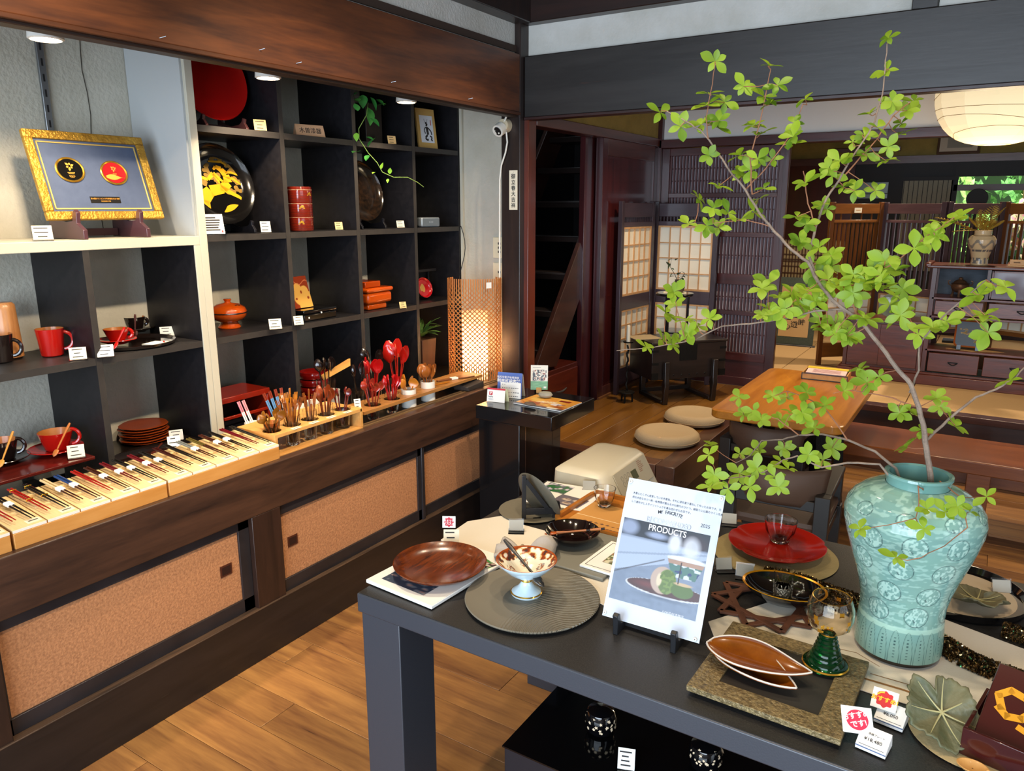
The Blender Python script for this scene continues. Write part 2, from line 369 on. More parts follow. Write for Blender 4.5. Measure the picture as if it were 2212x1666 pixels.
# walls that close the room around the photographer, with the glazing the daylight comes through
wf = S('wall_front', 'shop front behind the photographer with wide glazing')
CREAMW = M('cream_wall', '#cfc8b8', .9)
MB().bx(-3.0, -2.15, -2.4, -2.3, 0, 2.75).build('panel', CREAMW, wf); MB().bx(1.55, 3.2, -2.4, -2.3, 0, 2.75).build('panel', CREAMW, wf)
MB().bx(-2.15, 1.55, -2.4, -2.3, 0, .04).build('panel', CREAMW, wf); MB().bx(-2.15, 1.55, -2.4, -2.3, 2.55, 2.75).build('panel', CREAMW, wf)
for x in (-1.55, -.92, -.3, .32, .95): MB().bx(x-.02, x+.02, -2.16, -2.12, .05, 2.55).build('mullion', DARKF, wf)
for z in (1.2, 1.9): MB().bx(-2.15, 1.55, -2.16, -2.13, z-.015, z+.015).build('glazing_bar', DARKF, wf)
wr = S('wall_right', 'right wall of the shop with side glazing')
MB().bx(2.85, 2.95, -2.3, -.65, 0, 2.75).build('panel', CREAMW, wr); MB().bx(2.85, 2.95, 1.85, 8.4, 0, 2.75).build('panel', CREAMW, wr)
MB().bx(2.85, 2.95, -.65, 1.85, 0, .7).build('panel', CREAMW, wr); MB().bx(2.85, 2.95, -.65, 1.85, 2.5, 2.75).build('panel', CREAMW, wr)
for y in (-.05, .6, 1.25): MB().bx(2.66, 2.70, y-.02, y+.02, .7, 2.5).build('mullion', DARKF, wr)

# ------------------------------------------------------------------ stair closet (plane x = -2.05)
ws = S('wall_stair', 'ochre wall over the stair closet')
MB().bx(-2.15, -2.058, 3.5, 5.2, 2.05, 2.62).build('plaster', OCHRE, ws)
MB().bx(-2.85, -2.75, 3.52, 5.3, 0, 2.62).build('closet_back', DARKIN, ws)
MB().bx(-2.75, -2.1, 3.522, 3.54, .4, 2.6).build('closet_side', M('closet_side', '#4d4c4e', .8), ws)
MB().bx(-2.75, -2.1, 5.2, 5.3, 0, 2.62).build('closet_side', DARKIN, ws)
t6 = struct(MB().bx(-2.14, -2.045, 3.46, 5.13, 1.998, 2.052).build('trim_6', WINEY, bevel=.003), 'reddish lintel over the stair closet')
t7 = struct(MB().bx(-2.15, -2.05, 3.385, 3.46, RZ-.1, 2.03).build('trim_7', REDWOOD, bevel=.003), 'red lacquered jamb beside the corner post')
t8 = struct(MB().bx(-2.12, -2.03, 5.10, 5.19, RZ, 2.62).build('trim_8', WINE, bevel=.003), 'dark red post in the corner of the back room')
d1 = S('door_1', 'dark red sliding closet door')
MB().bx(-2.092, -2.062, 4.30, 5.09, RZ+.06, 1.95).build('panel', wood('door_panel', '#4c1b1a', '#331112', 'Z', .7, .22, .5), d1)
for y0, y1 in ((4.245, 4.315), (5.04, 5.1)): MB().bx(-2.10, -2.052, y0, y1, RZ, 1.998).build('stile', WINE, d1, bevel=.002)
MB().bx(-2.10, -2.052, 4.315, 5.04, 1.90, 1.998).build('rail', WINEY, d1, bevel=.002)
MB().bx(-2.10, -2.052, 4.315, 5.04, RZ, RZ+.07).build('rail', WINEY, d1, bevel=.002)
MB().bx(-2.06, -2.04, 4.25, 5.1, RZ-.002, RZ+.012).build('threshold', wood('threshold', '#8a5a34', '#6b4426', 'Y', 1, .5), d1)
d2 = S('door_2', 'second dark red sliding door stacked behind')
MB().bx(-2.14, -2.105, 4.115, 4.185, RZ, 1.998).build('stile', WINE, d2, bevel=.002)
MB().bx(-2.135, -2.112, 4.185, 5.0, RZ, 1.998).build('panel', WINE, d2)
# stairs
st = T('box_stair', 'steep dark wooden staircase inside the closet', 'staircase', (-2.12, 3.629, .711))
sl = (1.401-.711)/(4.153-3.629)
STAIRW = wood('stair_wood', '#3f2016', '#28140f', 'Y', .8, .35, .3)
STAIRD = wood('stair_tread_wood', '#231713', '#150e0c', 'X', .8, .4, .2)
for x in (-.005, -.55):
    MB().add([(x-.03, -.03, 0), (x-.03, .21, -.03), (x-.03, .21+1.36, -.03+1.36*sl), (x-.03, -.03+1.36, 1.36*sl), (x, -.03, 0), (x, .21, -.03), (x, .21+1.36, -.03+1.36*sl), (x, -.03+1.36, 1.36*sl)],
             [(0,1,2,3), (4,7,6,5), (0,4,5,1), (1,5,6,2), (2,6,7,3), (3,7,4,0)]).build('stringer', STAIRW, st, bevel=.003)
for k, z in enumerate((.80, 1.005, 1.215, 1.425, 1.635, 1.845)):
    yy = (z-.711)/sl
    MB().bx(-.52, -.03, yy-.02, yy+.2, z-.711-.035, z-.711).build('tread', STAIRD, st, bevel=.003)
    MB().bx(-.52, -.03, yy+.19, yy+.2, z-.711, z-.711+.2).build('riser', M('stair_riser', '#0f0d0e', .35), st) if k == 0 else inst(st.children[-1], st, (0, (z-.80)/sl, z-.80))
cb = T('stair_drawer_chest', 'red-brown drawer chest under the closet stairs', 'chest', (-2.30, 3.85, RZ))
MB().bx(-.18, .17, -.3, .28, 0, .265).build('body', wood('chest_red', '#5a2015', '#3e150e', 'Y', .8, .35, .3), cb, bevel=.004)
MB().bx(.17, .182, -.27, .25, .03, .24).build('drawer', wood('chest_red_front', '#652616', '#471810', 'Y', .8, .3, .35), cb, bevel=.003)
MB().tube([(.184, -.02+.12*k/6, .13-.01*math.sin(math.pi*k/6)) for k in range(7)], [.004, .005, .006, .006, .006, .005, .004], 8).build('pull', METAL, cb)

# ------------------------------------------------------------------ lattice sliding door, white wall over it (plane y = 5.15)
d3 = S('door_3', 'dark red lattice sliding door at the back')
LX0, LX1, LY = -2.03, -1.185, 5.125
SLAT = M('lattice_slat', '#4a2a2a', .45); 
MB().bx(LX0, LX0+.055, LY, LY+.035, RZ, 1.985).build('stile', WINE, d3, bevel=.002)
MB().bx(LX1-.06, LX1, LY, LY+.035, RZ, 1.985).build('stile', WINE, d3, bevel=.002)
zs = [(1.985, 1.935), (1.69, 1.66), (1.435, 1.405), (1.16, 1.09), (.915, .885), (.63, .575), (.46, RZ)]
for a, b in zs: MB().bx(LX0+.055, LX1-.06, LY, LY+.035, b, a).build('rail', WINEX, d3, bevel=.002)
for k in range(5):
    zt, zb = zs[k][1], zs[k+1][0]; g = MB(); n = 33
    for i in range(n):
        x = LX0+.062 + (LX1-.06-LX0-.069)*i/(n-1); g.bx(x-.0055, x+.0055, LY+.008, LY+.022, zb, zt)
    for h in (.33, .66) if k < 2 else (.5,): g.bx(LX0+.055, LX1-.06, LY+.022, LY+.028, zb+(zt-zb)*h-.004, zb+(zt-zb)*h+.004)
    o = g.build('slat_grille', SLAT, d3); o['kind'] = 'stuff'
MB().bx(LX0+.05, LX1-.05, LY+.012, LY+.024, .46, .575).build('bottom_panel', WINEX, d3)
MB().bx(LX0+.05, LX1-.05, LY+.04, LY+.045, .6, 1.95).build('lit_paper_backing', M('lattice_light_paper', '#b9aeb4', .8), d3)  # lavender light showing in the gaps is put into this backing's colour
wk = struct(MB().bx(-2.05, 3.0, 5.14, 5.2, 2.04, 2.62).build('wall_over_lattice', M('white_wall', '#cfcbc6', .9, bump=.05, bs=60)), 'white wall above the lattice door')
t9 = struct(MB().bx(-2.05, 3.0, 5.10, 5.2, 1.987, 2.042).build('trim_9', WINEX, bevel=.003), 'long reddish lintel over the back room opening')

# ------------------------------------------------------------------ far wall of the tatami room (plane y = 8.3)
FY = 8.3
wfar = S('wall_far', 'far wall of the tatami room')
MB().bx(-3.2, 3.0, FY, FY+.08, 2.065, 2.62).build('ochre_plaster', OCHRE, wfar)
MB().bx(-3.2, 3.0, FY-.04, FY+.05, 2.0, 2.066).build('lintel', wood('far_lintel', '#5a3a36', '#40261f', 'X', .8, .35, .3), wfar)
MB().bx(-1.30, -.43, FY+.02, FY+.08, .4, 2.0).build('black_panel', DARKIN, wfar)
MB().bx(-.43, 3.0, FY-.01, FY+.06, 1.87, 2.0).build('black_lintel', DARKIN, wfar)
MB().bx(-.43, 3.0, FY, FY+.05, 1.745, 1.80).build('transom_bar', wood('transom', '#4a2620', '#301812', 'X', .8, .4), wfar)
MB().bx(-3.2, 3.0, FY+.0, FY+.06, .3, .80).build('sill_panel', M('far_sill', '#2a1714', .5), wfar)
MB().bx(-2.3, -2.2, 5.2, FY, .3, 2.62).build('side_wall', OCHRE, wfar)
d4 = S('door_4', 'plain dark red sliding door in the far wall')
MB().bx(-3.0, -1.285, FY-.02, FY+.03, 1.27, 2.0).build('panel', wood('far_red_panel', '#4a1714', '#36100f', 'Z', .6, .3, .4), d4)
w1 = S('window_1', 'low latticed paper window under the red door')
MB().bx(-3.0, -1.285, FY, FY+.03, .88, 1.27).build('paper', M('lattice_window_paper', '#c9b489', .85), w1)
g = MB()
for i in range(52): g.bx(-2.9+i*.031, -2.895+i*.031+.004, FY-.012, FY, .88, 1.27)
for z in (.93, 1.0, 1.05, 1.07, 1.12, 1.2): g.bx(-3.0, -1.285, FY-.016, FY-.01, z-.004, z+.004)
o = g.build('slat_grille', M('lattice_brown', '#5a3a28', .5), w1); o['kind'] = 'stuff'
MB().bx(-3.0, -1.285, FY-.06, FY+.03, .80, .88).build('sill', WINEX, w1)
w2 = S('window_2', 'grey reed screen window in the dark far wall')
MB().bx(-.85, -.435, FY+.0, FY+.018, 1.0, 1.86).build('reed_panel', M('grey_reed', '#8f8d7c', .8, var='#7d7b6c', vs=40, stretch=(1, 1, 20)), w2)
g = MB()
for i in range(11): g.bx(-.845+i*.0405, -.841+i*.0405, FY-.01, FY, 1.0, 1.86)
o = g.build('slat_grille', DARKIN, w2); o['kind'] = 'stuff'
MB().bx(-.87, -.42, FY-.012, FY+.01, 1.84, 1.875).build('frame', DARKIN, w2)
w3 = S('window_3', 'pale blue-grey glazed panel in the dark far wall')
MB().bx(-1.26, -.98, FY-.0, FY+.015, 1.68, 1.83).build('pane', M('pale_blue_glass', '#8fa3a8', .2), w3)
MB().bx(-1.26, -.98, FY-.004, FY-.001, 1.72, 1.726).build('glazing_bar', DARKIN, w3)
w4 = S('window_4', 'wide window onto the green garden')
GLASS = M('window_glass', '#ffffff', .0, trans=1, ior=1.0, spec=.2)
for x in (-.43, 1.2): MB().bx(x-.02, x+.03, FY+.0, FY+.05, .6, 1.87).build('frame', DARKIN, w4)
MB().bx(-.4, 3.0, FY+.02, FY+.024, .62, 1.87).build('pane', GLASS, w4)
# garden
gd = struct(MB().bx(-8, 8, 8.5, 20, -.1, .1).build('garden_ground', M('garden_ground', '#5a6b3a', .9, var='#7a7a55', vs=3)), 'garden ground beyond the far window')
GREEN = [M('bush_green_%s' % 'ab'[i], c, .6, var=d, vs=30) for i, (c, d) in enumerate((('#5f9a3a', '#a8d070'), ('#3f7a35', '#7fb860')))]
PINK = M('azalea_pink', '#c86a86', .6, var='#8fb85a', vs=26)
def bush(name, label, loc, rx, rz, mats, n=420, seed=0):
    rs = random.Random(seed); t = T(name, label, 'shrub', loc, group='garden shrubs behind the far window')
    core = MB(); core.lathe([(.01, 0), (rx*.55, rz*.15), (rx*.6, rz*.6), (rx*.35, rz*.9), (.01, rz*.95)], 14); core.build('branches', M('bush_core', '#2f4a22', .8), t)
    g = MB()
    for _ in range(n):
        a, b = rs.uniform(0, 6.283), rs.uniform(-.2, 1); r = rx*math.sqrt(max(0, 1-b*b))*rs.uniform(.8, 1.08)
        c = Vector((r*math.cos(a), r*math.sin(a), rz*(.5+.5*b))); q = Euler((rs.uniform(0, 3), rs.uniform(0, 3), rs.uniform(0, 6))).to_matrix(); s = rs.uniform(.05, .09)
        g.add([c + q @ Vector(p)*s for p in ((-1, 0, 0), (0, -.5, .1), (1, 0, 0), (0, .5, .1))], [(0, 1, 2, 3)])
    o = g.build('foliage', mats, t); o['kind'] = 'stuff'
bush('garden_hedge', 'broad pale green hedge closing the garden view', (.1, 15.7, .1), 2.6, 5.0, GREEN[0], n=2600, seed=9)
bush('garden_bush', 'bright green garden bush seen left in the far window', (-.62, 10.2, .1), .5, 1.9, GREEN[0], seed=1)
bush('garden_bush', 'pink flowering garden bush seen through the far window', (.40, 10.0, .1), .42, 1.78, PINK, seed=2)
bush('garden_bush', 'dark green garden bush behind the pink one', (.8, 11.7, .1), .9, 2.7, GREEN[1], n=600, seed=3)
bush('garden_bush', 'tall green garden bush behind the bright one', (-1.15, 11.8, .1), .9, 2.8, GREEN[1], n=600, seed=4)
# ------------------------------------------------------------------ counter with sliding hemp doors
ZT = .705
ct = T('sliding_door_counter', 'long dark wooden counter with tan sliding doors along the left wall', 'counter', (XC, 2.0, 0))
y0, y1 = -1.5-2.0, 3.44-2.0
MB().bx(-.765, -.012, y0, y1, ZT-.04, ZT).build('top_board', wood('counter_top', '#231a16', '#15100e', 'Y', 1, .3, .3), ct)
MB().bx(-.04, 0, y0, y1, .547, ZT+.012).build('top_rail', DARKY, ct, bevel=.004)
WORN = wood('worn_edge', '#8a6a45', '#3a2a1e', 'Y', 1.6, .6, stretch=20)
for dx in (-.046, -.068, -.09): MB().bx(dx-.006, dx+.004, y0, y1, ZT, ZT+.007).build('track_ridge', WORN, ct, bevel=.0015)
MB().bx(-.03, .004, y0, y1, 0, .198).build('base_board', wood('base_board', '#241c19', '#16110f', 'Y', 1, .45, .1, dark='#3d342e'), ct, bevel=.003)
MB().bx(-.03, .0055, y0, y1, .195, .2).build('worn_sill', wood('worn_sill_wood', '#5c4430', '#2a1e16', 'Y', 1.6, .6, stretch=20), ct, bevel=.002)
MB().bx(-.06, -.05, y0, y1, .19, .56).build('dark_back', DARKIN, ct)
for a, b in ((.70, .772), (1.588, 1.712)): MB().bx(-.04, -.001, a-2, b-2, .198, .548).build('post', wood('counter_post', '#38231a', '#221510', 'Z', 1, .42, .2), ct, bevel=.002)
MB().bx(-.032, -.006, 2.524-2, 2.542-2, .198, .548).build('post', DARKF, ct, bevel=.002)
for k, (a, b, pull) in enumerate(((.772, 1.588, 1.487), (1.712, 2.524, 1.775), (2.542, 3.42, None), (-.2, .70, None))):
    a -= 2; b -= 2; dx = -.022 if k % 2 else -.03
    d = MB().bx(dx-.006, dx, a+.01, b-.02, .235, .515).build('sliding_door', HEMP, ct)
    for q in ((a, a+.012, .2, .548), (b-.045 if k == 0 else b-.022, b, .2, .548), (a, b, .2, .25), (a, b, .508, .548)):
        MB().bx(dx-.008, dx+.008, *q).build('door_frame', DARKF, d, bevel=.0015)
    if pull:
        p = pull-2; MB().bx(dx+.0004, dx+.003, p-.023, p+.023, .366, .406).build('finger_pull', M('pull_wood', '#4a261a', .4), d)
        MB().bx(dx+.003, dx+.0036, p-.017, p+.017, .372, .400).build('pull_recess', M('pull_recess', '#2a1510', .5), d)

# ------------------------------------------------------------------ cube shelves
sh = T('cube_shelf', 'black cube shelf unit filling the alcove', 'shelf', (XS, 2.6, ZT))
dpt = XB-XS+.003
for y in (2.215, 2.632, 3.045, 3.424): MB().bx(dpt, 0, y-.011-2.6, y+.011-2.6, 0, 1.62).build('upright', [BLACKY, BLACKEDGE], sh)
MB().bx(dpt, 0, 1.803-2.6, 1.823-2.6, 0, 1.62).build('upright', BLACKY, sh)
for z in (1.885, 1.49, 1.10):
    for a, b in ((1.824, 2.203), (2.227, 2.62), (2.644, 3.033), (3.057, 3.412)):
        o = MB().bx(dpt, -.001, a-2.6, b-2.6, z-.018-ZT, z+.006-ZT).build('shelf_board', BLACKY, sh)
        MB().bx(-.001, .0005, a-2.6, b-2.6, z-.018-ZT, z+.006-ZT).build('edge_strip', BLACKEDGE, o)
for y in (2.215, 2.632, 3.045): MB().bx(.0, .0006, y-.011-2.6, y+.011-2.6, 0, 1.62).build('edge_strip', BLACKEDGE, sh)
sl_ = T('side_shelf', 'black and pale grey shelf unit at the left end of the alcove', 'shelf', (XS, 1.2, ZT))
MB().bx(dpt, .004, .5-1.2, 1.79-1.2, 1.462-ZT, 1.495-ZT).build('top_board', PALE, sl_, bevel=.002)
for y in (1.365, 1.775): MB().bx(dpt, 0, y-.011-1.2, y+.011-1.2, 0, 1.462-ZT).build('upright', BLACKY, sl_)
for y in (1.365,): MB().bx(0, .0006, y-.011-1.2, y+.011-1.2, 0, 1.462-ZT).build('edge_strip', BLACKEDGE, sl_)
for a, b in ((.5, 1.353), (1.377, 1.763)):
    o = MB().bx(dpt, -.001, a-1.2, b-1.2, 1.082-ZT, 1.105-ZT).build('shelf_board', M('charcoal_shelf', '#2b292a', .45), sl_)
    MB().bx(-.001, .0005, a-1.2, b-1.2, 1.082-ZT, 1.105-ZT).build('edge_strip', BLACKEDGE, o)
MB().bx(.0, .006, 1.764-1.2, 1.789-1.2, 0, 1.462-ZT).build('pale_strip', PALE, sl_, bevel=.001)
MB().bx(-.01, .006, 1.7895-1.2, 1.822-1.2, 0, 1.62).build('pale_post', PALE, sl_, bevel=.002)
MB().bx(dpt, -.01, 1.782-1.2, 1.80-1.2, 1.495-ZT, 1.62).build('pale_side_panel', M('pale_side_panel', '#a9acac', .6), sl_)
# slotted steel shelf standards on the plaster
for k, (y, z0, z1) in enumerate(((1.475, 1.45, 2.3), (2.335, .72, 2.3), (2.75, .72, 2.3))):
    t = T('slotted_standard', ('slotted steel rail on the plaster above the gold-framed award', 'slotted steel rail behind the red-brown canister cubby', 'slotted steel rail behind the black plate cubby')[k], 'steel rail', (XB+.001, y, z0))
    MB().bx(0, .012, -.012, .012, 0, z1-z0).build('channel', METAL, t, bevel=.002)
    s0 = None
    for j in range(int((z1-z0)/.05)):
        if s0 is None: s0 = MB().bx(.0121, .0128, -.003, .003, -.012, .012).build('slot', DARKIN, t, (0, 0, .03))
        else: inst(s0, t, (0, 0, .03+.05*j))

# alcove spot lamps
LAMP = M('lamp_glow', '#fff0d0', .4, emit=(1, .78, .5), es=30)
def alcove_lamp(y, label, aim, power):
    t = T('spot_lamp', label, 'lamp', (-2.30, y, 2.052))
    MB().lathe([(.02, .05), (.042, .045), (.046, .0), (.040, -.003), (.034, .012), (.02, .018)], 24).build('housing', M('lamp_white', '#d8d4cc', .4), t)
    MB().lathe([(.001, .004), (.033, .004), (.034, .006), (.001, .006)], 20).build('bulb', LAMP, t)
    MB().cyl((0, 0, .05), (0, 0, .28), .008).build('stem', METAL, t)
    spot('spot_lamp_light', (-2.30, y, 2.046), aim, power, 100, .6)
alcove_lamp(1.217, 'lit spot lamp under the beam above the gold-framed award', (-2.66, 1.3, 1.2), 34)
alcove_lamp(1.985, 'lit spot lamp under the beam beside the big red plate', (-2.66, 2.15, 1.2), 34)
alcove_lamp(2.75, 'lit spot lamp hidden behind the beam above the white framed print', (-2.55, 2.85, .8), 20)

# ------------------------------------------------------------------ small things: price cards
CARD = M('cream_card', '#e8dcc0', .7); CARDW = M('white_card', '#eceae4', .6); INK = M('ink', '#2a2623', .7)
ACRYL = M('clear_acrylic', '#ffffff', .05, trans=1, ior=1.25)
KRAFT = M('kraft_card', '#d3b078', .75)
def card(p, label, w=.045, h=.036, rz=R(62), lean=20, mat=None, base=True, lines=3, stamp=False):
    """leaning price card; local +y is its back, it faces -y"""
    t = T('price_card', label, 'price card', p, rz, 'price cards in the shop')
    if base: MB().bx(-w*.55, w*.55, -.012, .02, 0, .003).build('holder', ACRYL, t)
    q = MB().bx(-w/2, w/2, -.0006, .0006, 0, h).build('card', mat or CARD, t, (0, -.002, .0032), (R(-lean), 0, 0))
    g = MB(); rs = random.Random(label)
    for k in range(lines):
        z = h*(.82-.62*k/max(1, lines-1)); a = w*rs.uniform(.22, .42); g.bx(-a, a*rs.uniform(.4, .95), -.0010, -.0007, z-h*.035, z+h*.035)
    g.build('print', INK, q)
    if stamp: MB().bx(w*.36, w*.43, -.001, -.0007, h*.06, h*.17).build('stamp', M('stamp_red', '#8a2a20', .7), q)
    return t
def pz(px, py, z): return PZ(px, py, z)
def px_(px, py, x, z): p = PX(px, py, x); return Vector((x, p.y, z))
ZA, ZB, ZD = 1.8915, 1.4965, 1.1065
card(px_(563, 280, -2.53, ZA), 'cream price card beside the big red plate', .05, .042, R(72), 12, KRAFT, False)
card(px_(847, 312, -2.53, ZA), 'kraft price card beside the tall dark pot', .045, .038, R(72), 12, KRAFT, False)
card(px_(575, 500, -2.535, ZB), 'price card beside the black and gold pine plate', .04, .045)
card(px_(733, 498, -2.54, ZB), 'price card right of the red-brown canister', .035, .035, mat=KRAFT)
card(px_(866, 494, -2.54, ZB), 'price card right of the plain black plate', .04, .035)
card(px_(462, 500, -2.525, ZB), 'large white note card in front of the pine plate', .085, .075, R(75), 14, CARDW, True, 6, True)
card(px_(92, 502, -2.55, ZB), 'cream price card in front of the gold-framed award', .055, .045, R(70))
card(pz(170, 778, ZD), 'price card beside the red mug', .05, .04)
card(pz(229, 772, ZD), 'price card in front of the red cup on the round tray', .05, .04, mat=CARDW)
card(pz(362, 728, ZD), 'price card on the round tray by the black cup', .05, .038, mat=CARDW)
card(pz(596, 712, ZD), 'price card beside the orange lidded bowl', .05, .042)
card(pz(646, 703, ZD), 'price card left of the black lacquer box', .04, .038)
card(pz(871, 667, ZD), 'price card beside the orange stacked boxes', .035, .032, mat=KRAFT)
card(pz(166, 990, .785), 'price card beside the red soup cup', .05, .042, mat=CARD)
card(pz(378, 972, ZT+.002), 'front price card by the black oval plate', .045, .05, mat=CARDW)
card(pz(382, 952, ZT+.002), 'rear price card by the stacked orange plates', .05, .04, mat=CARDW)

# ------------------------------------------------------------------ plates on stands in the cubbies
STANDW = M('stand_plum_wood', '#4a2a2a', .3, coat=.3); STANDB = M('stand_black', '#14141a', .3, coat=.3)
def plate_stand(name, label, x, y, z, r, mats, sm, fn=None, rz=0, tilt=14, gold=None):
    """round plate standing on a wooden stand, facing +x; returns plate root"""
    s = T('plate_stand', 'low wooden stand under the ' + label, 'plate stand', (x, y, z), rz)
    for sy in (-r*.55, r*.55):
        prof = [(.10, 0), (.10, .012), (.085, .03), (.088, .045), (.078, .05), (.07, .035), (.055, .026), (.0, .022), (-.05, .04), (-.06, .10), (-.075, .10), (-.075, 0)]
        g = MB().prism([(a, b) for a, b in prof], -.006, .006).xf(Matrix.Translation((0, sy, 0)) @ Matrix.Rotation(R(90), 4, 'X'))
        g.build('side_bracket', sm, s, bevel=.001)
    MB().bx(-.07, -.05, -r*.55, r*.55, .005, .03).build('cross_bar', sm, s)
    t = T(name, label, 'plate', (x+.035, y, z+.03), rot=(0, R(-tilt), rz))
    q = MB(); prof = [(.001, -.004), (r*.62, -.004), (r*.9, .008), (r*.985, .02), (r, .022), (r*.985, .026), (r*.9, .015), (r*.62, .006), (.001, .006)]
    q.lathe(prof, 48)
    o = q.build('body', mats, t, (0, 0, r), (0, R(90), 0)); return t, o
yc = PX(537, 215, -2.64).y - .165
plate_stand('lacquer_plate', 'big red lacquer plate on the top shelf', -2.67, yc, ZA, .17, M('red_lacquer', '#b01410', .16, coat=.6), STANDW)
yc = PX(552, 415, -2.63).y - .16
t, o = plate_stand('lacquer_plate', 'black lacquer plate painted with a golden pine tree', -2.66, yc, ZB, .162, M('black_lacquer', '#0b0a0a', .12, coat=.6), STANDB)
GOLD = M('gold_paint', '#d9a016', .4, .25); DGOLD = M('dull_gold_paint', '#8a6a2c', .45, .25)
def P2(pts, z=.0085): return [(b, a, z) for a, b in pts]
def gtube(pts, rad, mat, name, parent, flat=.25):
    """flat painted stroke: pts in plate units (right, up)"""
    g = MB()
    for i in range(len(pts)-1):
        (x0, y0), (x1, y1) = pts[i], pts[i+1]; d = Vector((x1-x0, y1-y0)); n = Vector((-d.y, d.x)).normalized()
        r0, r1 = rad[i], rad[i+1]
        g.add([(.0008, x0-n.x*r0, y0-n.y*r0), (.0008, x0+n.x*r0, y0+n.y*r0), (.0008, x1+n.x*r1, y1+n.y*r1), (.0008, x1-n.x*r1, y1-n.y*r1)], [(0, 3, 2, 1)])
    return g.build(name, mat, parent, (.0075, 0, .162))
k = .001
def mm(l): return [(a*k, b*k) for a, b in l]
gtube(mm([(-95, -128), (-85, -60), (-40, -25), (20, -15), (52, 10), (48, 40)]), [.034, .03, .022, .019, .019, .016], GOLD, 'gold_trunk', t)
gtube(mm([(48, 40), (30, 62), (8, 72), (-5, 60)]), [.016, .012, .007, .004], GOLD, 'gold_branch', t)
gtube(mm([(10, -10), (55, -32), (88, -48), (112, -66)]), [.012, .009, .007, .004], GOLD, 'gold_branch', t)
gtube(mm([(30, 10), (-10, 45), (-40, 20), (-80, 30), (-120, 25)]), [.004, .009, .007, .006, .004], GOLD, 'gold_branch', t)
gtube(mm([(-10, 42), (5, 20), (10, 5)]), [.004, .007, .003], GOLD, 'gold_branch', t)
gtube(mm([(48, 50), (75, 52), (105, 42)]), [.004, .005, .003], GOLD, 'gold_branch', t)
gtube(mm([(45, 30), (80, 25), (112, 2)]), [.004, .005, .003], GOLD, 'gold_branch', t)
gtube(mm([(-20, 92), (40, 92), (60, 80)]), [.003, .005, .003], GOLD, 'gold_branch', t)
g = MB(); n = 26
g.add([(.0006, .055+.05*math.cos(2*math.pi*i/n)*(1+.08*math.sin(5*i)), -.108+.03*math.sin(2*math.pi*i/n)) for i in range(n)], [tuple(range(n))]); g.build('gold_rock', GOLD, t, (.0075, 0, .162))
nl = None; rs = random.Random(3)
for (cx, cy, w, h, m) in ((25, 108, 38, 14, 12), (65, 88, 24, 14, 8), (88, 18, 30, 10, 10), (90, 62, 22, 8, 8), (-60, 55, 40, 22, 14), (-10, 25, 26, 20, 10), (-70, 5, 24, 16, 8), (72, -20, 34, 14, 10), (-85, 90, 20, 20, 6)):
    for _ in range(m):
        x, y = cx+rs.uniform(-w, w), cy+rs.uniform(-h, h)
        if x*x+y*y > 140**2: continue
        if nl is None: nl = MB().add([(0, .011*math.cos(2*math.pi*i/10), .008*math.sin(2*math.pi*i/10)) for i in range(10)], [tuple(range(10))]).build('needle_tuft', DGOLD, t, (.0079, x*k, .162+y*k))
        else: inst(nl, t, (.0079+rs.random()*.0004, x*k, .162+y*k), (rs.uniform(-.5, .5), 0, 0))
yc = PX(832, 430, -2.63).y - .15
plate_stand('lacquer_plate', 'plain black speckled plate beside the trailing vine', -2.67, yc, ZB, .15, M('black_speckled_lacquer', '#0f0d0c', .12, coat=.5, var='#2a1c12', vs=60), STANDB)

# red-brown stacked canister
p = px_(650, 495, -2.60, ZB); t = T('tiered_canister', 'red-brown lacquered tiered canister with gold leaf marks', 'canister', p)
RB = M('redbrown_lacquer', '#6b1c10', .15, coat=.7); THIN = M('pale_line', '#c89a7a', .4)
for i in range(3):
    tier = MB().lathe([(.053, .058*i+.002), (.055, .058*i+.006), (.055, .058*i+.055), (.053, .058*i+.0575)], 40).build('tier', RB, t)
    for j in range(1, 5): MB().lathe([(.0552, .058*i+.011*j), (.0554, .058*i+.011*j+.0006), (.0552, .058*i+.011*j+.0012)], 40).build('turned_line', M('groove_dark', '#3d0f0a', .3), tier)
MB().lathe([(.053, .1745), (.055, .178), (.053, .188), (.001, .189)], 40).build('lid', RB, t)
for z in (.0585, .1165, .1745): MB().lathe([(.0556, z-.0008), (.0558, z), (.0556, z+.0008)], 40).build('rim_line', THIN, t)
for a, z in ((-38, .03), (-32, .095), (8, .15)):
    g = MB()
    for q, (w0, zz) in enumerate(((-.014, 0), (-.01, .006), (-.004, .011))):
        g.add([(.0562*math.cos(R(a)+th/.055), .0562*math.sin(R(a)+th/.055), z+zz+dz) for th, dz in ((w0, 0), (.013-.002*q, 0), (.012-.003*q, .004), (w0+.003, .004))], [(0, 1, 2, 3)])
    g.build('gold_leaf_mark', M('gold_leaf', '#d9a62a', .3, .6), t)

# wooden name board
p = px_(668, 288, -2.56, ZA); t = T('name_board', 'pale wooden name board with brushed characters', 'sign', p, R(75))
WB = wood('name_board_wood', '#d3a782', '#c2936c', 'X', 2, .55)
MB().add([(-.068, -.018, 0), (.068, -.018, 0), (.068, .018, 0), (-.068, .018, 0), (-.066, -.003, .05), (.066, -.003, .05), (.066, .003, .05), (-.066, .003, .05)], [(0,3,2,1),(4,5,6,7),(0,1,5,4),(1,2,6,5),(2,3,7,6),(3,0,4,7)]).build('board', WB, t, bevel=.001)
text('木曽漆器', .026, INK, t, (0, -.0118, .024), (R(73), 0, 0))

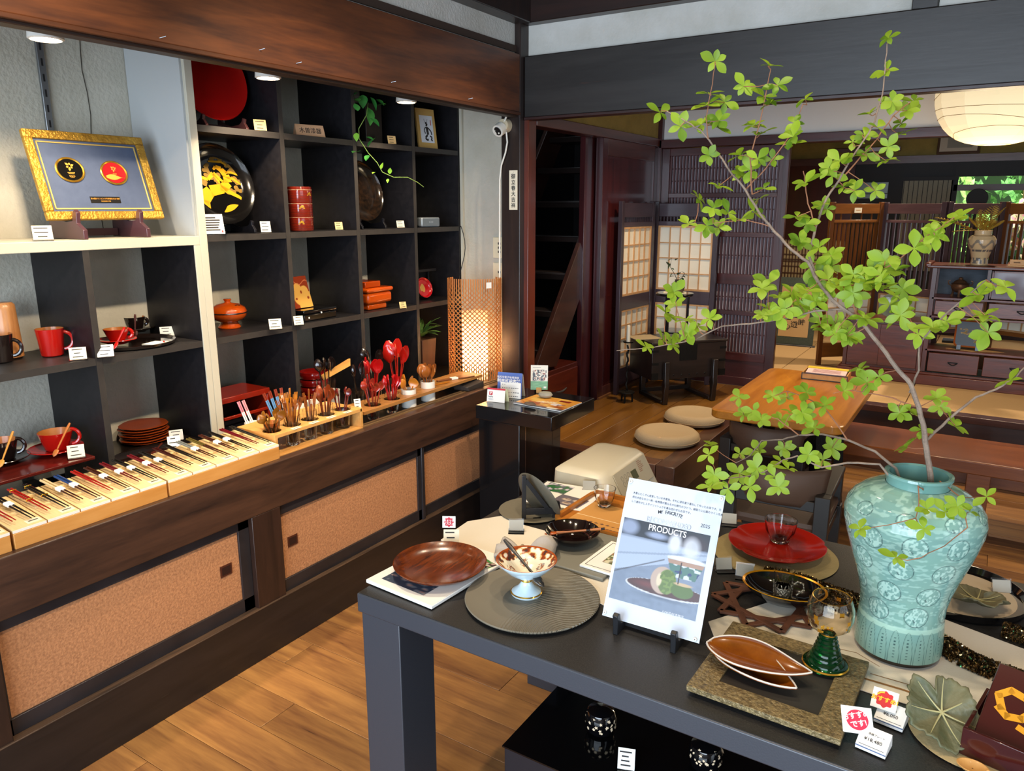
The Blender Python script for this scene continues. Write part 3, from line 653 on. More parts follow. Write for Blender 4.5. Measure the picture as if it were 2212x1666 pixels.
# trailing vine in a tall dark pot
VX = -2.55
t = T('trailing_vine', 'green trailing vine hanging from a tall dark pot', 'houseplant', px_(792, 306, -2.66, ZA))
b = t.location
MB().bx(-.05, .05, -.055, .06, 0, .19).build('pot', M('dark_pot', '#1f1916', .45), t, bevel=.003)
MB().bx(-.045, .045, -.05, .055, .185, .19).build('soil', M('soil', '#2a2018', .9), t)
VINE = M('vine_stem', '#7d9a4e', .5); LEAF = M('vine_leaf', '#2f7a33', .4, var='#4f9a45', vs=30, rnd=.2); LEAF2 = M('vine_young_leaf', '#7fb53a', .4)
vp = [(800, 205, -2.60), (795, 222, -2.54), (792, 248, -2.50), (775, 278, -2.495), (776, 300, -2.49), (795, 330, -2.49), (815, 352, -2.485), (826, 372, -2.48), (850, 383, -2.48), (880, 383, -2.478), (902, 394, -2.475), (915, 404, -2.475)]
pts = [PX(*q)-b for q in vp]; pts[0] = Vector((0, 0, .2)); sm = []
for i in range(len(pts)-1):
    for s in (0, .5): sm.append(pts[i].lerp(pts[i+1], s))
sm.append(pts[-1]); MB().tube(sm, .0018, 6).build('stem', VINE, t)
def leaf_mesh(name, mat, L, W, fold=.25, curl=.15, n=6, sh=.8, pw=.9):
    g = MB(); vs = []; fs = []
    for i in range(n+1):
        s = i/n; w = W*math.sin(math.pi*min(1, s**sh))**pw if 0 < i < n else .0004; x = L*s; z = -curl*L*s*s
        vs += [(x, -w, z+fold*w), (x, 0, z), (x, w, z+fold*w)]
    for i in range(n): fs += [(3*i, 3*i+3, 3*i+4, 3*i+1), (3*i+1, 3*i+4, 3*i+5, 3*i+2)]
    return g.add(vs, fs).mesh(name, mat, 80)
vl, vy = leaf_mesh('leaf', LEAF, .05, .018), leaf_mesh('leaf', LEAF2, .035, .012)
rs = random.Random(5)
for (qx, qy, a, sz, yg) in ((768, 200, 200, 1, 0), (775, 220, 170, 1.1, 0), (800, 210, 300, 1, 0), (812, 215, 340, .8, 0), (815, 228, 20, .8, 0), (795, 232, 270, 1.3, 0), (800, 255, 330, .9, 0), (773, 240, 130, .7, 0), (770, 287, 250, .9, 1), (790, 296, 350, .7, 0), (795, 318, 60, .9, 0), (775, 328, 180, .9, 0), (795, 335, 220, .6, 0), (824, 365, 90, .7, 1), (842, 376, 100, .7, 1), (810, 372, 190, .6, 1), (838, 386, 240, .5, 1), (808, 200, 20, 1, 0), (784, 205, 250, 1, 0)):
    q = PX(qx, qy, -2.49 if qy > 235 else -2.53)-b
    o = obj('leaf', vy if yg else vl, t, q, (rs.uniform(-.4, .4)-.9, R(rs.uniform(-10, 30)), R(90-a)+0)); o.scale = (sz*1.25,)*3
    # aim the blade: local x along image direction a in the y-z plane
    d = Vector((.25, math.cos(R(a)), math.sin(R(a)))); o.rotation_euler = d.to_track_quat('X', 'Z').to_euler()

# white framed print
p = px_(925, 322, -2.56, ZA); t = T('framed_print', 'white print of a black horned figure on a gold mount, top right cubby', 'picture', p, rot=(0, R(-8), R(-8)))
MB().bx(-.006, .006, -.065, .065, 0, .2).build('mount', M('gold_mount', '#c9a05a', .5, bump=.1, bs=90), t, bevel=.001)
MB().bx(.006, .0075, -.045, .045, .03, .165).build('sheet', M('white_sheet', '#d9dade', .7), t)
g = MB()
def stroke(g, pts, w, x=.0082):
    for i in range(len(pts)-1):
        (a0, b0), (a1, b1) = pts[i], pts[i+1]; d = Vector((a1-a0, b1-b0)); n = Vector((-d.y, d.x)).normalized()*w
        g.add([(x, a0-n.x, b0-n.y), (x, a0+n.x, b0+n.y), (x, a1+n.x, b1+n.y), (x, a1-n.x, b1-n.y)], [(0, 1, 2, 3)])
for pl, w in (([(-.016, .148), (-.012, .135), (-.008, .128)], .001), ([(.008, .148), (.004, .136), (.0, .128)], .001), ([(-.008, .128), (.002, .126), (-.003, .112)], .0055), ([(-.012, .105), (.008, .104), (.026, .088), (.03, .07)], .0035), ([(-.014, .104), (-.02, .09), (-.014, .074)], .003), ([(0, .104), (.002, .08), (.004, .07)], .0075), ([(.0, .068), (-.016, .055), (-.01, .043), (.004, .045)], .005), ([(.016, .064), (.03, .058), (.022, .044), (.032, .042)], .004)): stroke(g, pl, w)
g.build('ink_figure', INK, t); g = MB(); g.bx(.0078, .008, .028, .033, .118, .145); g.build('red_seal', M('seal_red', '#b5423a', .7), t)

# small grey speaker
p = px_(926, 493, -2.54, ZB); t = T('small_speaker', 'small silver-grey wireless speaker at the end of the middle shelf', 'speaker', p, R(78))
MB().bx(-.062, .062, -.02, .025, .001, .05).build('body', M('speaker_silver', '#9aa3aa', .35, .5), t, bevel=.008, seg=3)
MB().bx(-.055, .055, -.0216, -.0205, .007, .044).build('grille', M('speaker_grille', '#5c666e', .6, bump=.4, bs=900), t)
text('BOSE', .012, M('speaker_mark', '#8d979e', .4), t, (0, -.022, .026), (R(90), 0, 0))
wire = T('speaker_cable', 'thin black cable hanging from the middle shelf to the lamp', 'cable', (XS+.01, 3.38, 1.5)); 
MB().tube([Vector((XS+.03+.02*math.sin(k*.5), 3.39+.012*math.sin(k*.7), 1.50-.04*k))-wire.location for k in range(12)], .0022, 6).build('cord', M('black_cord', '#141416', .5), wire)

# ------------------------------------------------------------------ lower cubbies
ORANGE = M('orange_lacquer', '#b8480a', .15, coat=.7); ORANGED = M('orange_lacquer_deep', '#a03c08', .2, coat=.6)  # second orange is slightly darker, for the small tray
p = pz(496, 708, ZD); t = T('lidded_bowl', 'orange lacquered footed bowl with a lid', 'bowl', p)
MB().lathe([(.045, 0), (.047, .004), (.036, .02), (.034, .026), (.06, .036), (.072, .052), (.074, .062), (.072, .0635)], 40).build('body', ORANGE, t)
l = MB().lathe([(.0735, .0665), (.074, .07), (.068, .085), (.045, .099), (.016, .105), (.012, .107), (.012, .112), (.016, .118), (.014, .121), (.001, .1215)], 40).build('lid', ORANGE, t)
MB().lathe([(.0742, .062), (.0752, .0645), (.0742, .067)], 40).build('black_band', STANDB, t)
g = MB(); rs = random.Random(9); n = 30
g.add([(.0462*math.cos(a)*q+.012, .0462*math.sin(a)*q, .0995-.012*max(0, q*1.0-.75)) for a, q in [(2*math.pi*i/n, rs.choice((.55, 1.0, .8))) for i in range(n)]], [tuple(range(n))]).build('black_splash', STANDB, l)
p = pz(690, 690, ZD); t = T('lacquer_box', 'flat black lacquer box with white inlaid dots', 'box', p+Vector((-.075, .0, 0)), R(2))
BLQ = M('black_gloss_lacquer', '#0a0a0c', .1, coat=.8)
MB().bx(-.09, .085, -.105, .1, 0, .032).build('body', BLQ, t, bevel=.006, seg=3); MB().bx(-.092, .087, -.107, .102, .033, .05).build('lid', BLQ, t, bevel=.006, seg=3)
for y, z in ((-.075, .016), (.0, .032)): MB().lathe([(.0045, 0), (.004, .001), (.001, .0012)], 12).build('inlay_dot', CARDW, t, (.0855 if z < .03 else .0875, y, z), (0, R(90), 0))
t2 = T('upright_box', 'upright red-brown box with gold painted petals on the black box', 'box', p+Vector((-.055, -.035, .0515)), rot=(0, R(-16), R(4)))
MB().bx(-.05, .0, -.055, .06, 0, .145).build('body', M('redbrown_box', '#6a2008', .18, coat=.5), t2, bevel=.004)
def petal(u, v):
    c = np.tile(np.array(lin('#7d2a0c')), (len(u), 1)); g = np.array(lin('#c99b4a'))
    a = np.maximum.reduce([blob(u, v, .38, .6, .22, .2, .06), blob(u, v, .72, .52, .22, .18, .06), (v < .5)*(u > .28)*1.0, blob(u, v, .5, .35, .45, .3, .06)])
    c = mixc(c, g, a); c = mixc(c, lin('#7d2a0c'), blob(u, v, .53, .5, .05, .06)+blob(u, v, .85, .3, .06, .05)+blob(u, v, .2, .3, .06, .04))
    w = np.abs(v-(.8+.06*np.sin(u*9))) < .012; return mixc(c, lin('#c9764a'), w*1.0)
picture('painted_lid', .112, .142, 40, 50, petal, t2, (.0012, .0025, .0725), (R(90), 0, R(90)), PRINT_GLOSS)
p = pz(822, 668, ZD); t = T('stacked_box', 'orange lacquered stacked box with a stepped lid', 'box', p+Vector((-.065, 0, 0)))
MB().bx(-.06, .055, -.075, .06, 0, .03).build('foot', ORANGE, t, bevel=.008, seg=3)
MB().bx(-.085, .07, -.09, .088, .03, .085).build('body', ORANGE, t, bevel=.016, seg=4)
MB().bx(-.09, .075, -.095, .093, .086, .108).build('lid', ORANGE, t, bevel=.01, seg=3)
MB().bx(-.07, .045, -.08, .03, .108, .138).build('small_tray', ORANGED, t, bevel=.004)
p = pz(930, 648, ZD); t = T('openwork_stand', 'black openwork stand behind the red sake cup', 'stand', p+Vector((-.09, 0, 0)))
for q in ((-.012, .012, -.085, -.072, 0, .15), (-.012, .012, .082, .095, 0, .15), (-.02, .06, -.085, .095, .15, .165), (-.012, .0, -.072, .082, .11, .15), (-.05, -.045, -.085, .095, 0, .15)): MB().bx(*q).build('panel', M('frame_black', '#151214', .4), t, bevel=.002)
t = T('sake_cup', 'red lacquer sake cup with a gold emblem standing on edge', 'cup', p+Vector((-.03, -.012, .008)), rot=(0, R(72), R(-8)))
MB().lathe([(.02, -.014), (.02, -.004), (.045, .004), (.055, .018), (.056, .019), (.053, .018), (.044, .008), (.001, .002)], 36).build('body', M('sake_red', '#b0121c', .14, coat=.7), t, (-.056, 0, 0))
g = MB(); rs = random.Random(2); n = 24
g.add([(.02*math.cos(2*math.pi*i/n)*(1+.25*math.sin(7*i)), .018*math.sin(2*math.pi*i/n), 0) for i in range(n)], [tuple(range(n))]).build('gold_emblem', M('gold_emblem', '#d9a85a', .3, .5), t, (-.056, -.004, .0062))
p = pz(918, 790, ZT); t = T('planter', 'tall brown box planter with a leafy fern in the bottom right cubby', 'planter', Vector((-2.60, 3.17, ZT)))
MB().add([(-.06, -.05, 0), (.05, -.05, 0), (.05, .05, 0), (-.06, .05, 0), (-.065, -.06, .2), (.06, -.06, .2), (.06, .06, .2), (-.065, .06, .2)], [(0,3,2,1),(4,5,6,7),(0,1,5,4),(1,2,6,5),(2,3,7,6),(3,0,4,7)]).build('box', wood('planter_wood', '#5a3826', '#3f2619', 'Z', 1, .5), t, bevel=.003)
FERN = M('fern_green', '#3f6a32', .5, var='#7fae4f', vs=25)
fr = leaf_mesh('leaf', FERN, .075, .011, .2, .3, 5); rs = random.Random(8)
for i in range(26):
    a = rs.uniform(0, 6.28); e = rs.uniform(.1, 1.25); o = obj('leaf', fr, t, (.02*math.cos(a), .02*math.sin(a), .2+rs.uniform(0, .07)))
    o.rotation_euler = Vector((math.cos(a)*math.cos(e), math.sin(a)*math.cos(e), math.sin(e))).to_track_quat('X', 'Z').to_euler(); o.scale = (rs.uniform(.8, 1.5),)*3
# red shelf-stand box on the counter
p = pz(530, 905, ZT); t = T('box_stand', 'red lacquered open stand with chopsticks inside', 'stand', Vector((-2.66, 1.99, ZT)))
RLQ = M('vermilion_lacquer', '#8f1f0c', .25, coat=.5, var='#7a1808', vs=8)
MB().bx(-.09, .085, -.125, .125, .115, .14).build('top', RLQ, t, bevel=.003)
for y in (-.118, .118): MB().bx(-.085, .08, y-.006, y+.006, 0, .115).build('side', RLQ, t, bevel=.002)
MB().bx(-.085, .08, -.112, .112, 0, .008).build('bottom', STANDB, t); MB().bx(-.085, -.08, -.112, .112, .008, .115).build('back', STANDB, t)
MB().bx(.075, .085, -.112, .112, .045, .058).build('front_bar', RLQ, t, bevel=.002)
# stacked red bowls
p = pz(682, 842, ZT); rb = M('red_bowl_lacquer', '#7a0f0c', .15, coat=.7)
for i, w in enumerate(('lowest', 'second', 'third', 'topmost')):
    o = MB().lathe([(.05, 0), (.066, .004), (.069, .016), (.069, .026), (.066, .034), (.063, .034), (.064, .02), (.05, .008), (.001, .007)], 40).build('stacked_bowl', rb, None, (-2.66, 2.445, ZT+.003+.0352*i))
    tag(o, w + ' dark red bowl in the stack behind the spoon glasses', 'bowl', 'stacked dark red bowls')

# ------------------------------------------------------------------ left shelves
# award plaque
t = T('award_frame', 'gold-framed blue award with two oval medals', 'framed award', (-2.605, 1.508, ZB+.058), rot=(0, R(-18), R(0)))
GF = M('hammered_gold_frame', '#c79a3c', .38, .55, bump=.6, bs=120, var='#a87a28', vs=30)
W, Hh = .41, .30
FW = .028
for q in ((0, .018, -W/2, W/2, 0, FW), (0, .018, -W/2, W/2, Hh-FW, Hh), (0, .018, -W/2, -W/2+FW, FW, Hh-FW), (0, .018, W/2-FW, W/2, FW, Hh-FW)): MB().bx(*q).build('frame_bar', GF, t, bevel=.003)
MB().bx(.001, .009, -W/2+FW, W/2-FW, FW, Hh-FW).build('mat', M('blue_velvet', '#4a5670', .75, var='#44506a', vs=30), t)
a, b2 = W/2-FW-.008, FW+.008
for q in ((-a, a, b2, b2+.004), (-a, a, Hh-b2-.004, Hh-b2), (-a, -a+.004, b2, Hh-b2), (a-.004, a, b2, Hh-b2)): MB().bx(.009, .0115, *q).build('inner_fillet', M('pale_gold', '#d8b868', .35, .4), t)
MG = M('medal_gold', '#d9a63a', .22, .85)
def medal(y, z, col, lab):
    m = MB().lathe([(.042, 0), (.043, .004), (.040, .006), (.0365, .0045)], 36, sx=1.0, sy=1.12).build(lab, MG, t, (.009, y, z), (0, R(90), 0))
    f = MB().lathe([(.036, .0044), (.036, .0052), (.001, .0053)], 36, sx=1.0, sy=1.12).build('enamel', col, m)
    return m
m1 = medal(-.085, .17, M('black_enamel', '#0e0d0c', .2, coat=.5), 'black_medal'); m2 = medal(.065, .165, M('red_enamel', '#b01a20', .2, coat=.5), 'red_medal')
OG = M('orange_gold', '#e0a040', .4, .2)
def flower(parent, z, s):
    g = MB()
    for i in range(6):
        an = R(60*i+20); d = Vector((math.cos(an), math.sin(an))); n = Vector((-d.y, d.x)); r0, r1, w = .003*s, (.016, .012, .017, .013, .018, .012)[i]*s, .0042*s
        # medal local frame: -x is up, y is right
        P = [d*r0, d*(r1*.6)+n*w, d*r1, d*(r1*.6)-n*w]; g.add([(-(z+p.y), p.x, .0056) for p in P], [(0, 1, 2, 3)])
    g.build('petal_mark', OG, parent)
flower(m1, .012, 1); flower(m2, .014, .7)
for parent, zz, s in ((m1, -.022, 1), (m2, -.004, .75)):
    g = MB()
    for i, (dx, dz) in enumerate(((-.0065, 0), (0, 0), (.0065, 0), (-.0032, -.003), (.0032, -.003))):
        c = [(dx*s+.0029*s*math.cos(2*math.pi*j/14), dz*s+.0029*s*math.sin(2*math.pi*j/14)) for j in range(14)]; ci = [(dx*s+.0021*s*math.cos(2*math.pi*j/14), dz*s+.0021*s*math.sin(2*math.pi*j/14)) for j in range(14)]
        g.ring([(-(zz+b_), a_) for a_, b_ in c], [(-(zz+b_), a_) for a_, b_ in ci], .0055, .0058)
    g.build('rings_mark', OG, parent)
MB().bx(-.001, .001, -.012, .012, .0054, .0057).build('gold_line', OG, m1, (.01, 0, 0)); MB().bx(-.001, .001, -.01, .01, .0054, .0057).build('gold_line', OG, m1, (.014, 0, 0))
g = MB(); n = 14
g.add([(.012-.006*math.sin(i/n*5), -.034+.068*i/n, .0056) for i in range(n+1)]+[(.022-.004*math.sin(i/n*6+1), .032-.064*i/n, .0056) for i in range(n+1)], [tuple(range(2*n+2))]).build('gold_hills', OG, m2)
MB().bx(.009, .0105, -.045, .06, .058, .08).build('name_plate', M('black_plate', '#141210', .3), t)
text('第18回オリンピック冬季競技大会 長野', .0062, OG, t, (.0109, .0075, .0725), (R(90), 0, R(90)), sx=.95)
text('NAGANO 1998', .005, OG, t, (.0109, .0075, .064), (R(90), 0, R(90)))
s = T('easel_stand', 'plum wood easel stand holding the gold-framed award', 'stand', (-2.64, 1.49, ZB))
for sy in (-.11, .11):
    prof = [(.12, 0), (.12, .03), (.085, .05), (.09, .085), (.078, .095), (.066, .085), (.06, .058), (.02, .055), (.0, .06), (-.06, .2), (-.075, .2), (-.09, 0)]
    MB().prism(prof, -.007, .007).xf(Matrix.Translation((0, sy, 0)) @ Matrix.Rotation(R(90), 4, 'X')).build('bracket', M('plum_easel', '#4a2e34', .3, coat=.4), s, bevel=.0015)
MB().bx(-.07, -.05, -.1, .1, .005, .03).build('cross_bar', STANDW, s)
# dark bowl top left
t = tag(MB().lathe([(.035, 0), (.036, .012), (.06, .03), (.078, .06), (.084, .085), (.081, .085), (.074, .06), (.05, .03), (.001, .022)], 40).build('dark_bowl', M('dark_brown_bowl', '#2c2019', .2, coat=.5, var='#4a3626', vs=9), None, (-2.66, 1.005, ZB)), 'dark brown glossy bowl at the left end of the pale shelf', 'bowl')
# tan vase, mugs, cups
o = tag(MB().lathe([(.035, 0), (.042, .005), (.041, .05), (.038, .12), (.036, .16), (.035, .178), (.028, .186), (.001, .188)], 32).build('tan_bottle', wood('tan_bottle_wood', '#c08650', '#a56c3b', 'Z', 3, .35, .2), None, (-2.76, 1.205, ZD)), 'tan wooden bottle behind the dark mug', 'bottle')
REDL = M('scarlet_lacquer', '#a8160f', .16, coat=.6); DKL = M('dark_brown_lacquer', '#1b1210', .14, coat=.6); INWOOD = M('amber_inside', '#a8662c', .35, coat=.3)
def mug(name, label, loc, r0, r1, h, mat, rz, hr=.028, inside=None, hz=.5, cat='cup'):
    t = T(name, label, cat, loc, rz)
    MB().lathe([(r0*.9, 0), (r0, .003), (r1, h), (r1*.965, h+.001)], 36).build('body', mat, t)
    MB().lathe([(r1*.963, h+.0008), (r0*.94, .012), (.001, .010)], 36, cap=False).build('inside', inside or INWOOD, t)
    rm = r0+(r1-r0)*hz
    MB().tube([(rm*.97+hr*1.05*math.sin(math.pi*k/10), 0, h*hz+hr*1.1*math.cos(math.pi*k/10)) for k in range(11)], .0062, 8).build('handle', mat, t)
    return t
mug('lacquer_mug', 'red lacquer mug on the middle left shelf', pz(114, 768, ZD), .034, .044, .092, REDL, R(55), .027, hz=.55)
mug('lacquer_mug', 'dark lacquer mug at the left edge of the photo', pz(3, 782, ZD), .034, .042, .09, DKL, R(55), .024, hz=.5)
mug('coffee_cup', 'red lacquer cup with a red spoon on a saucer', pz(254, 738, ZD+.022), .025, .044, .046, REDL, R(60), .014, hz=.6)
mug('coffee_cup', 'black lacquer cup with a dark spoon behind the red cup', pz(292, 712, ZD+.022), .028, .04, .05, DKL, R(60), .012, hz=.6)
mug('soup_cup', 'red lacquer soup cup with a wooden spoon on a red saucer', pz(124, 970, .7945), .036, .054, .062, REDL, R(55), .024, hz=.65)
mug('soup_cup', 'dark lacquer soup cup with a wooden spoon on a dark saucer', pz(6, 992, .7945), .036, .05, .064, DKL, R(55), .022, hz=.65)
def saucer(label, loc, r, mat): 
    return tag(MB().lathe([(r*.5, 0), (r*.55, .003), (r*.92, .012), (r, .016), (r*.985, .018), (r*.9, .014), (r*.55, .007), (.001, .006)], 40).build('saucer', mat, None, loc), label, 'saucer')
saucer('red saucer under the red lacquer cup on the tray', pz(254, 742, ZD+.014), .066, REDL)
saucer('dark saucer under the black lacquer cup on the tray', pz(296, 716, ZD+.014), .066, DKL)
saucer('red saucer under the red soup cup', pz(122, 976, .7865), .085, REDL)
saucer('dark saucer under the dark soup cup', pz(6, 998, .7865), .08, DKL)
p = pz(308, 738, ZD); t = T('serving_tray', 'round dark tray under the red and black cups', 'tray', (-2.665, 1.572, ZD))
MB().lathe([(.14, 0), (.152, .003), (.158, .014), (.155, .014), (.148, .006), (.001, .006)], 48).build('body', DKL, t)
p = pz(340, 741, ZD+.0075); t = T('paper_napkin', 'white paper with a red berry on the round tray', 'paper', p, R(20)); MB().bx(-.035, .04, -.04, .035, 0, .0008).build('sheet', CARDW, t)
MB().lathe([(.001, 0), (.004, .003), (.001, .007)], 10).build('berry', REDL, t, (.02, .01, .0008))
def lspoon(label, a, b, mat, bowl=.010, name='spoon', r=.0028):
    a, b = Vector(a), Vector(b); t = T(name, label, 'spoon', a)
    MB().tube([Vector((0, 0, 0)).lerp(b-a, k/6) for k in range(7)], [r*.8, r, r, r*1.1, r*1.3, r*1.6, r*1.2], 8).build('handle', mat, t); 
    d = (a-b).normalized(); g = MB().lathe([(.001, 0), (bowl*.8, .004), (bowl, .012), (bowl*.8, .022), (.001, .028)], 16, sy=.4)
    o = g.build('bowl', mat, t); o.rotation_euler = d.to_track_quat('Z', 'Y').to_euler(); return t
SPW = M('spoon_wood', '#a8622c', .4, coat=.2); SPD = M('spoon_dark', '#45190f', .25, coat=.4)
p = pz(254, 738, ZD+.05); lspoon('red lacquer spoon standing in the red cup', p, p+Vector((.0, .03, .045)), REDL)
p = pz(292, 712, ZD+.05); lspoon('dark spoon standing in the black cup', p, p+Vector((-.01, .012, .055)), SPD)
p = pz(124, 970, .83); lspoon('wooden spoon leaning in the red soup cup', p, p+Vector((-.02, .06, .07)), SPW)
p = pz(6, 992, .83); lspoon('wooden spoon leaning in the dark soup cup', p, p+Vector((-.02, .05, .075)), M('spoon_amber', '#c98a3a', .4))
t = T('lacquer_board', 'long red-brown lacquered board raised on clear blocks', 'board', (-2.60, 1.02, ZT))
MB().bx(-.15, .12, -.4, .275, .068, .08).build('board', wood('board_redbrown', '#5a1a14', '#3a100c', 'Y', 1, .2, .5), t, bevel=.003)
for y in (-.1, .16): MB().bx(-.06, .06, y-.04, y+.04, 0, .067).build('block', ACRYL, t)
PLATEO = M('orange_brown_plate', '#8a3a14', .3, coat=.3)
p = pz(326, 938, ZT); base = Vector((-2.74, 1.63, ZT))
for i in range(7):
    o = MB().lathe([(.05, 0), (.055, .003), (.083, .007), (.086, .009), (.083, .0105), (.055, .007), (.001, .006)], 40, fn=lambda a, r, z: r*(1+.05*abs(math.sin(2.5*a)) if r > .06 else 1)).build('flower_plate', PLATEO, None, base+Vector((.003*math.sin(i*2), .003*math.cos(i*3), .001+.0098*i)), (0, 0, .1*math.sin(i)))
    tag(o, ('lowest', 'second', 'third', 'fourth', 'fifth', 'sixth', 'topmost')[i] + ' orange-brown petal plate of the stack', 'plate', 'stacked petal plates')
t = tag(MB().lathe([(.001, 0), (.15, 0), (.152, .002), (.15, .004), (.001, .004)], 48, sx=.62).build('beige_mat', M('beige_mat', '#c2a878', .85, bump=.2, bs=200), None, (-2.545, 1.525, ZT), (0, 0, 0)), 'beige oval mat under the black oval plate', 'place mat')
t = tag(MB().lathe([(.09, 0), (.11, .004), (.132, .012), (.135, .013), (.132, .015), (.11, .008), (.001, .006)], 48, sx=.62).build('oval_plate', DKL, None, (-2.55, 1.52, ZT+.0042)), 'black oval plate with dark spoons by the chopstick trays', 'plate')
p = Vector((-2.55, 1.55, ZT+.014)); lspoon('dark wooden spoon lying on the black oval plate', p, p+Vector((-.03, .05, .012)), SPD)
# ------------------------------------------------------------------ chopstick trays on the counter front
PINET = wood('tray_pine', '#cf9450', '#b97c38', 'Y', .9, .45, .1, bump=.06)
TILE = M('tile_maple', '#e3c795', .6, var='#d9ba82', vs=8, stretch=(2, 14, 14)); TILEW = M('tile_white_edge', '#efe8da', .6)
BAND = M('paper_band', '#f1ede6', .7)
def stickmat(c, d=None): return M('stick_'+c.strip('#'), c, .22, coat=.4)
SM = {}
def sm_(c):
    if c not in SM: SM[c] = stickmat(c)
    return SM[c]
ORD = ('first', 'second', 'third', 'fourth', 'fifth')
def tray(y0, y1, n, where, pairs, start=0):
    t = T('chopstick_tray', 'pale pine chopstick tray, ' + where, 'tray', (-2.10, y0, ZT+.001))
    L = y1-y0; D = .225
    MB().add([(-D, .002, 0), (0, .002, 0), (0, L-.002, 0), (-D, L-.002, 0), (-D, .002, .08), (0, .002, .054), (0, L-.002, .054), (-D, L-.002, .08)], [(0,3,2,1),(4,5,6,7),(0,1,5,4),(1,2,6,5),(2,3,7,6),(3,0,4,7)]).build('body', PINET, t, bevel=.0015)
    sl = math.atan2(.026, D); w = L/n
    tm = rm = None
    for i in range(n):
        yc = y0+w*(i+.5)
        # tile frame: origin at the front edge, x to the front
        q = T('display_tile', ORD[i+start]+' pale display tile on the '+where, 'display tile', (-2.102, yc, ZT+.056), rot=(0, sl, 0), group='chopstick display tiles')
        MB().bx(-.215, 0, -w/2+.002, w/2-.002, 0, .008).build('tile', TILE, q, bevel=.0006)
        MB().bx(0, .0008, -w/2+.002, w/2-.002, 0, .008).build('front_edge', TILEW, q)
        for xx in (-.165, -.085): MB().bx(xx-.004, xx+.004, -w/2+.012, w/2-.012, .008, .016).build('rest', TILE, q, bevel=.0006)
        MB().bx(-.034, -.012, .002, w/2-.006, .008, .0088).build('price_strip', CARD, q); MB().bx(-.026, -.022, .008, w/2-.012, .0088, .009).build('print', INK, q)
        for j, (c, band) in enumerate(pairs[i]):
            yy = yc+(-.021 if j == 0 else .019); ln = .2 if j else .185
            nm = {'#8f1a12': 'bright red', '#16120f': 'black', '#5a0f16': 'maroon', '#3a1a10': 'dark brown', '#c9b183': 'cream', '#1f3a6b': 'blue', '#6b6f6c': 'grey', '#55491f': 'olive', '#33100d': 'dark red'}[c]
            s = T('chopstick_pair', '%s chopstick pair%s, %s tile of the %s' % (nm, ', white band' if band == 'w' else ', gold bands' if band == 'g' else '', ORD[i+start], where), 'chopsticks', (-2.102, yy, ZT+.072), rot=(0, sl+R(1.5), R(4)), group='chopstick pairs on the trays')
            m = sm_(c); m2 = sm_('#3a1a10') if c in ('#c9b183', '#1f3a6b', '#6b6f6c', '#55491f', '#33100d') else m
            for e in (-.0048, .0048):
                st_ = MB(); st_.mat(0).tube([(-.215, e, .004), (-.215+ln*.42, e, .004)], [.0036, .0032], 8); st_.mat(1).tube([(-.215+ln*.42, e, .004), (-.215+ln, e, .0035)], [.0032, .0014], 8)
                st_.build('chopstick', [m, m2], s)
            if band == 'w': MB().bx(-.14, -.115, -.0095, .0095, -.0005, .0085).build('paper_band', BAND, s, bevel=.002)
            if band == 'g':
                for xx in (-.2, -.12): MB().bx(xx, xx+.003, -.0095, .0095, -.0002, .0082).build('gold_band', MG, s, bevel=.001)
R_, K_, MA, DB, CR, BL, GY, OL, DR = '#8f1a12', '#16120f', '#5a0f16', '#3a1a10', '#c9b183', '#1f3a6b', '#6b6f6c', '#55491f', '#33100d'
tray(.857, 1.304, 5, 'tray in the middle', [[(R_, ''), (K_, 'w')], [(R_, 'g'), (K_, 'g')], [(CR, 'w'), (BL, 'w')], [(R_, ''), (DB, 'w')], [(MA, 'w'), (K_, 'w')]])
tray(1.307, 1.748, 5, 'tray by the spoon rack', [[(MA, 'w'), (K_, 'w')], [(DR, ''), (K_, '')], [(GY, 'w'), (OL, '')], [(DB, 'w'), (K_, 'w')], [(MA, ''), (K_, '')]])
tray(.675, .853, 2, 'tray at left edge', [[(K_, ''), (R_, 'w')], [(R_, ''), (K_, 'w')]])

# ------------------------------------------------------------------ spoon racks
GLS = M('clear_glass', '#ffffff', .02, trans=1, ior=1.35); WCUP = M('white_porcelain', '#e4e2da', .2, coat=.3)
def sq(cx, cy, hx, hy, n=24):
    o = []
    for i in range(n):
        a = 2*math.pi*i/n+math.pi/4; c, s_ = math.cos(a), math.sin(a); k = 1/max(abs(c), abs(s_)); o.append((cx+c*k*hx, cy+s_*k*hy))
    return o
def circ(cx, cy, r, n=24): return [(cx+r*math.cos(2*math.pi*i/n+math.pi/4), cy+r*math.sin(2*math.pi*i/n+math.pi/4)) for i in range(n)]
ra = T('spoon_rack', 'pale pine two-level rack holding glasses of spoons', 'rack', (-2.22, 1.93, ZT+.001))
PB = wood('rack_pine', '#d3a05c', '#bf8845', 'Y', .9, .5, .05)
RY = [1.79, 1.885, 1.975, 2.06, 2.15]; yb_ = [1.752, 1.837, 1.93, 2.018, 2.105, 2.20]
g = MB()
for i, y in enumerate(RY):
    a, b = yb_[i], yb_[i+1]; g.ring(sq(.035, (a+b)/2-1.93, .06, (b-a)/2), circ(.035, y-1.93, .034), .078, .09)
g.build('upper_board', PB, ra)
MB().bx(-.115, -.025, -.178, .27, .078, .09).build('upper_board', PB, ra, bevel=.001)
MB().bx(-.115, .098, -.178, .27, 0, .012).build('lower_board', PB, ra, bevel=.001)
MB().bx(-.115, .095, .262, .275, .012, .092).build('end_panel', PB, ra, bevel=.001); MB().bx(-.115, .095, -.178, -.166, .012, .078).build('end_panel', PB, ra, bevel=.001)
rk = T('spoon_rack', 'brown wooden plank rack with holes for glasses and white pots', 'rack', (-2.22, 2.70, ZT+.001))
BB = wood('rack_brown', '#a8743c', '#865728', 'Y', .9, .45, .1)
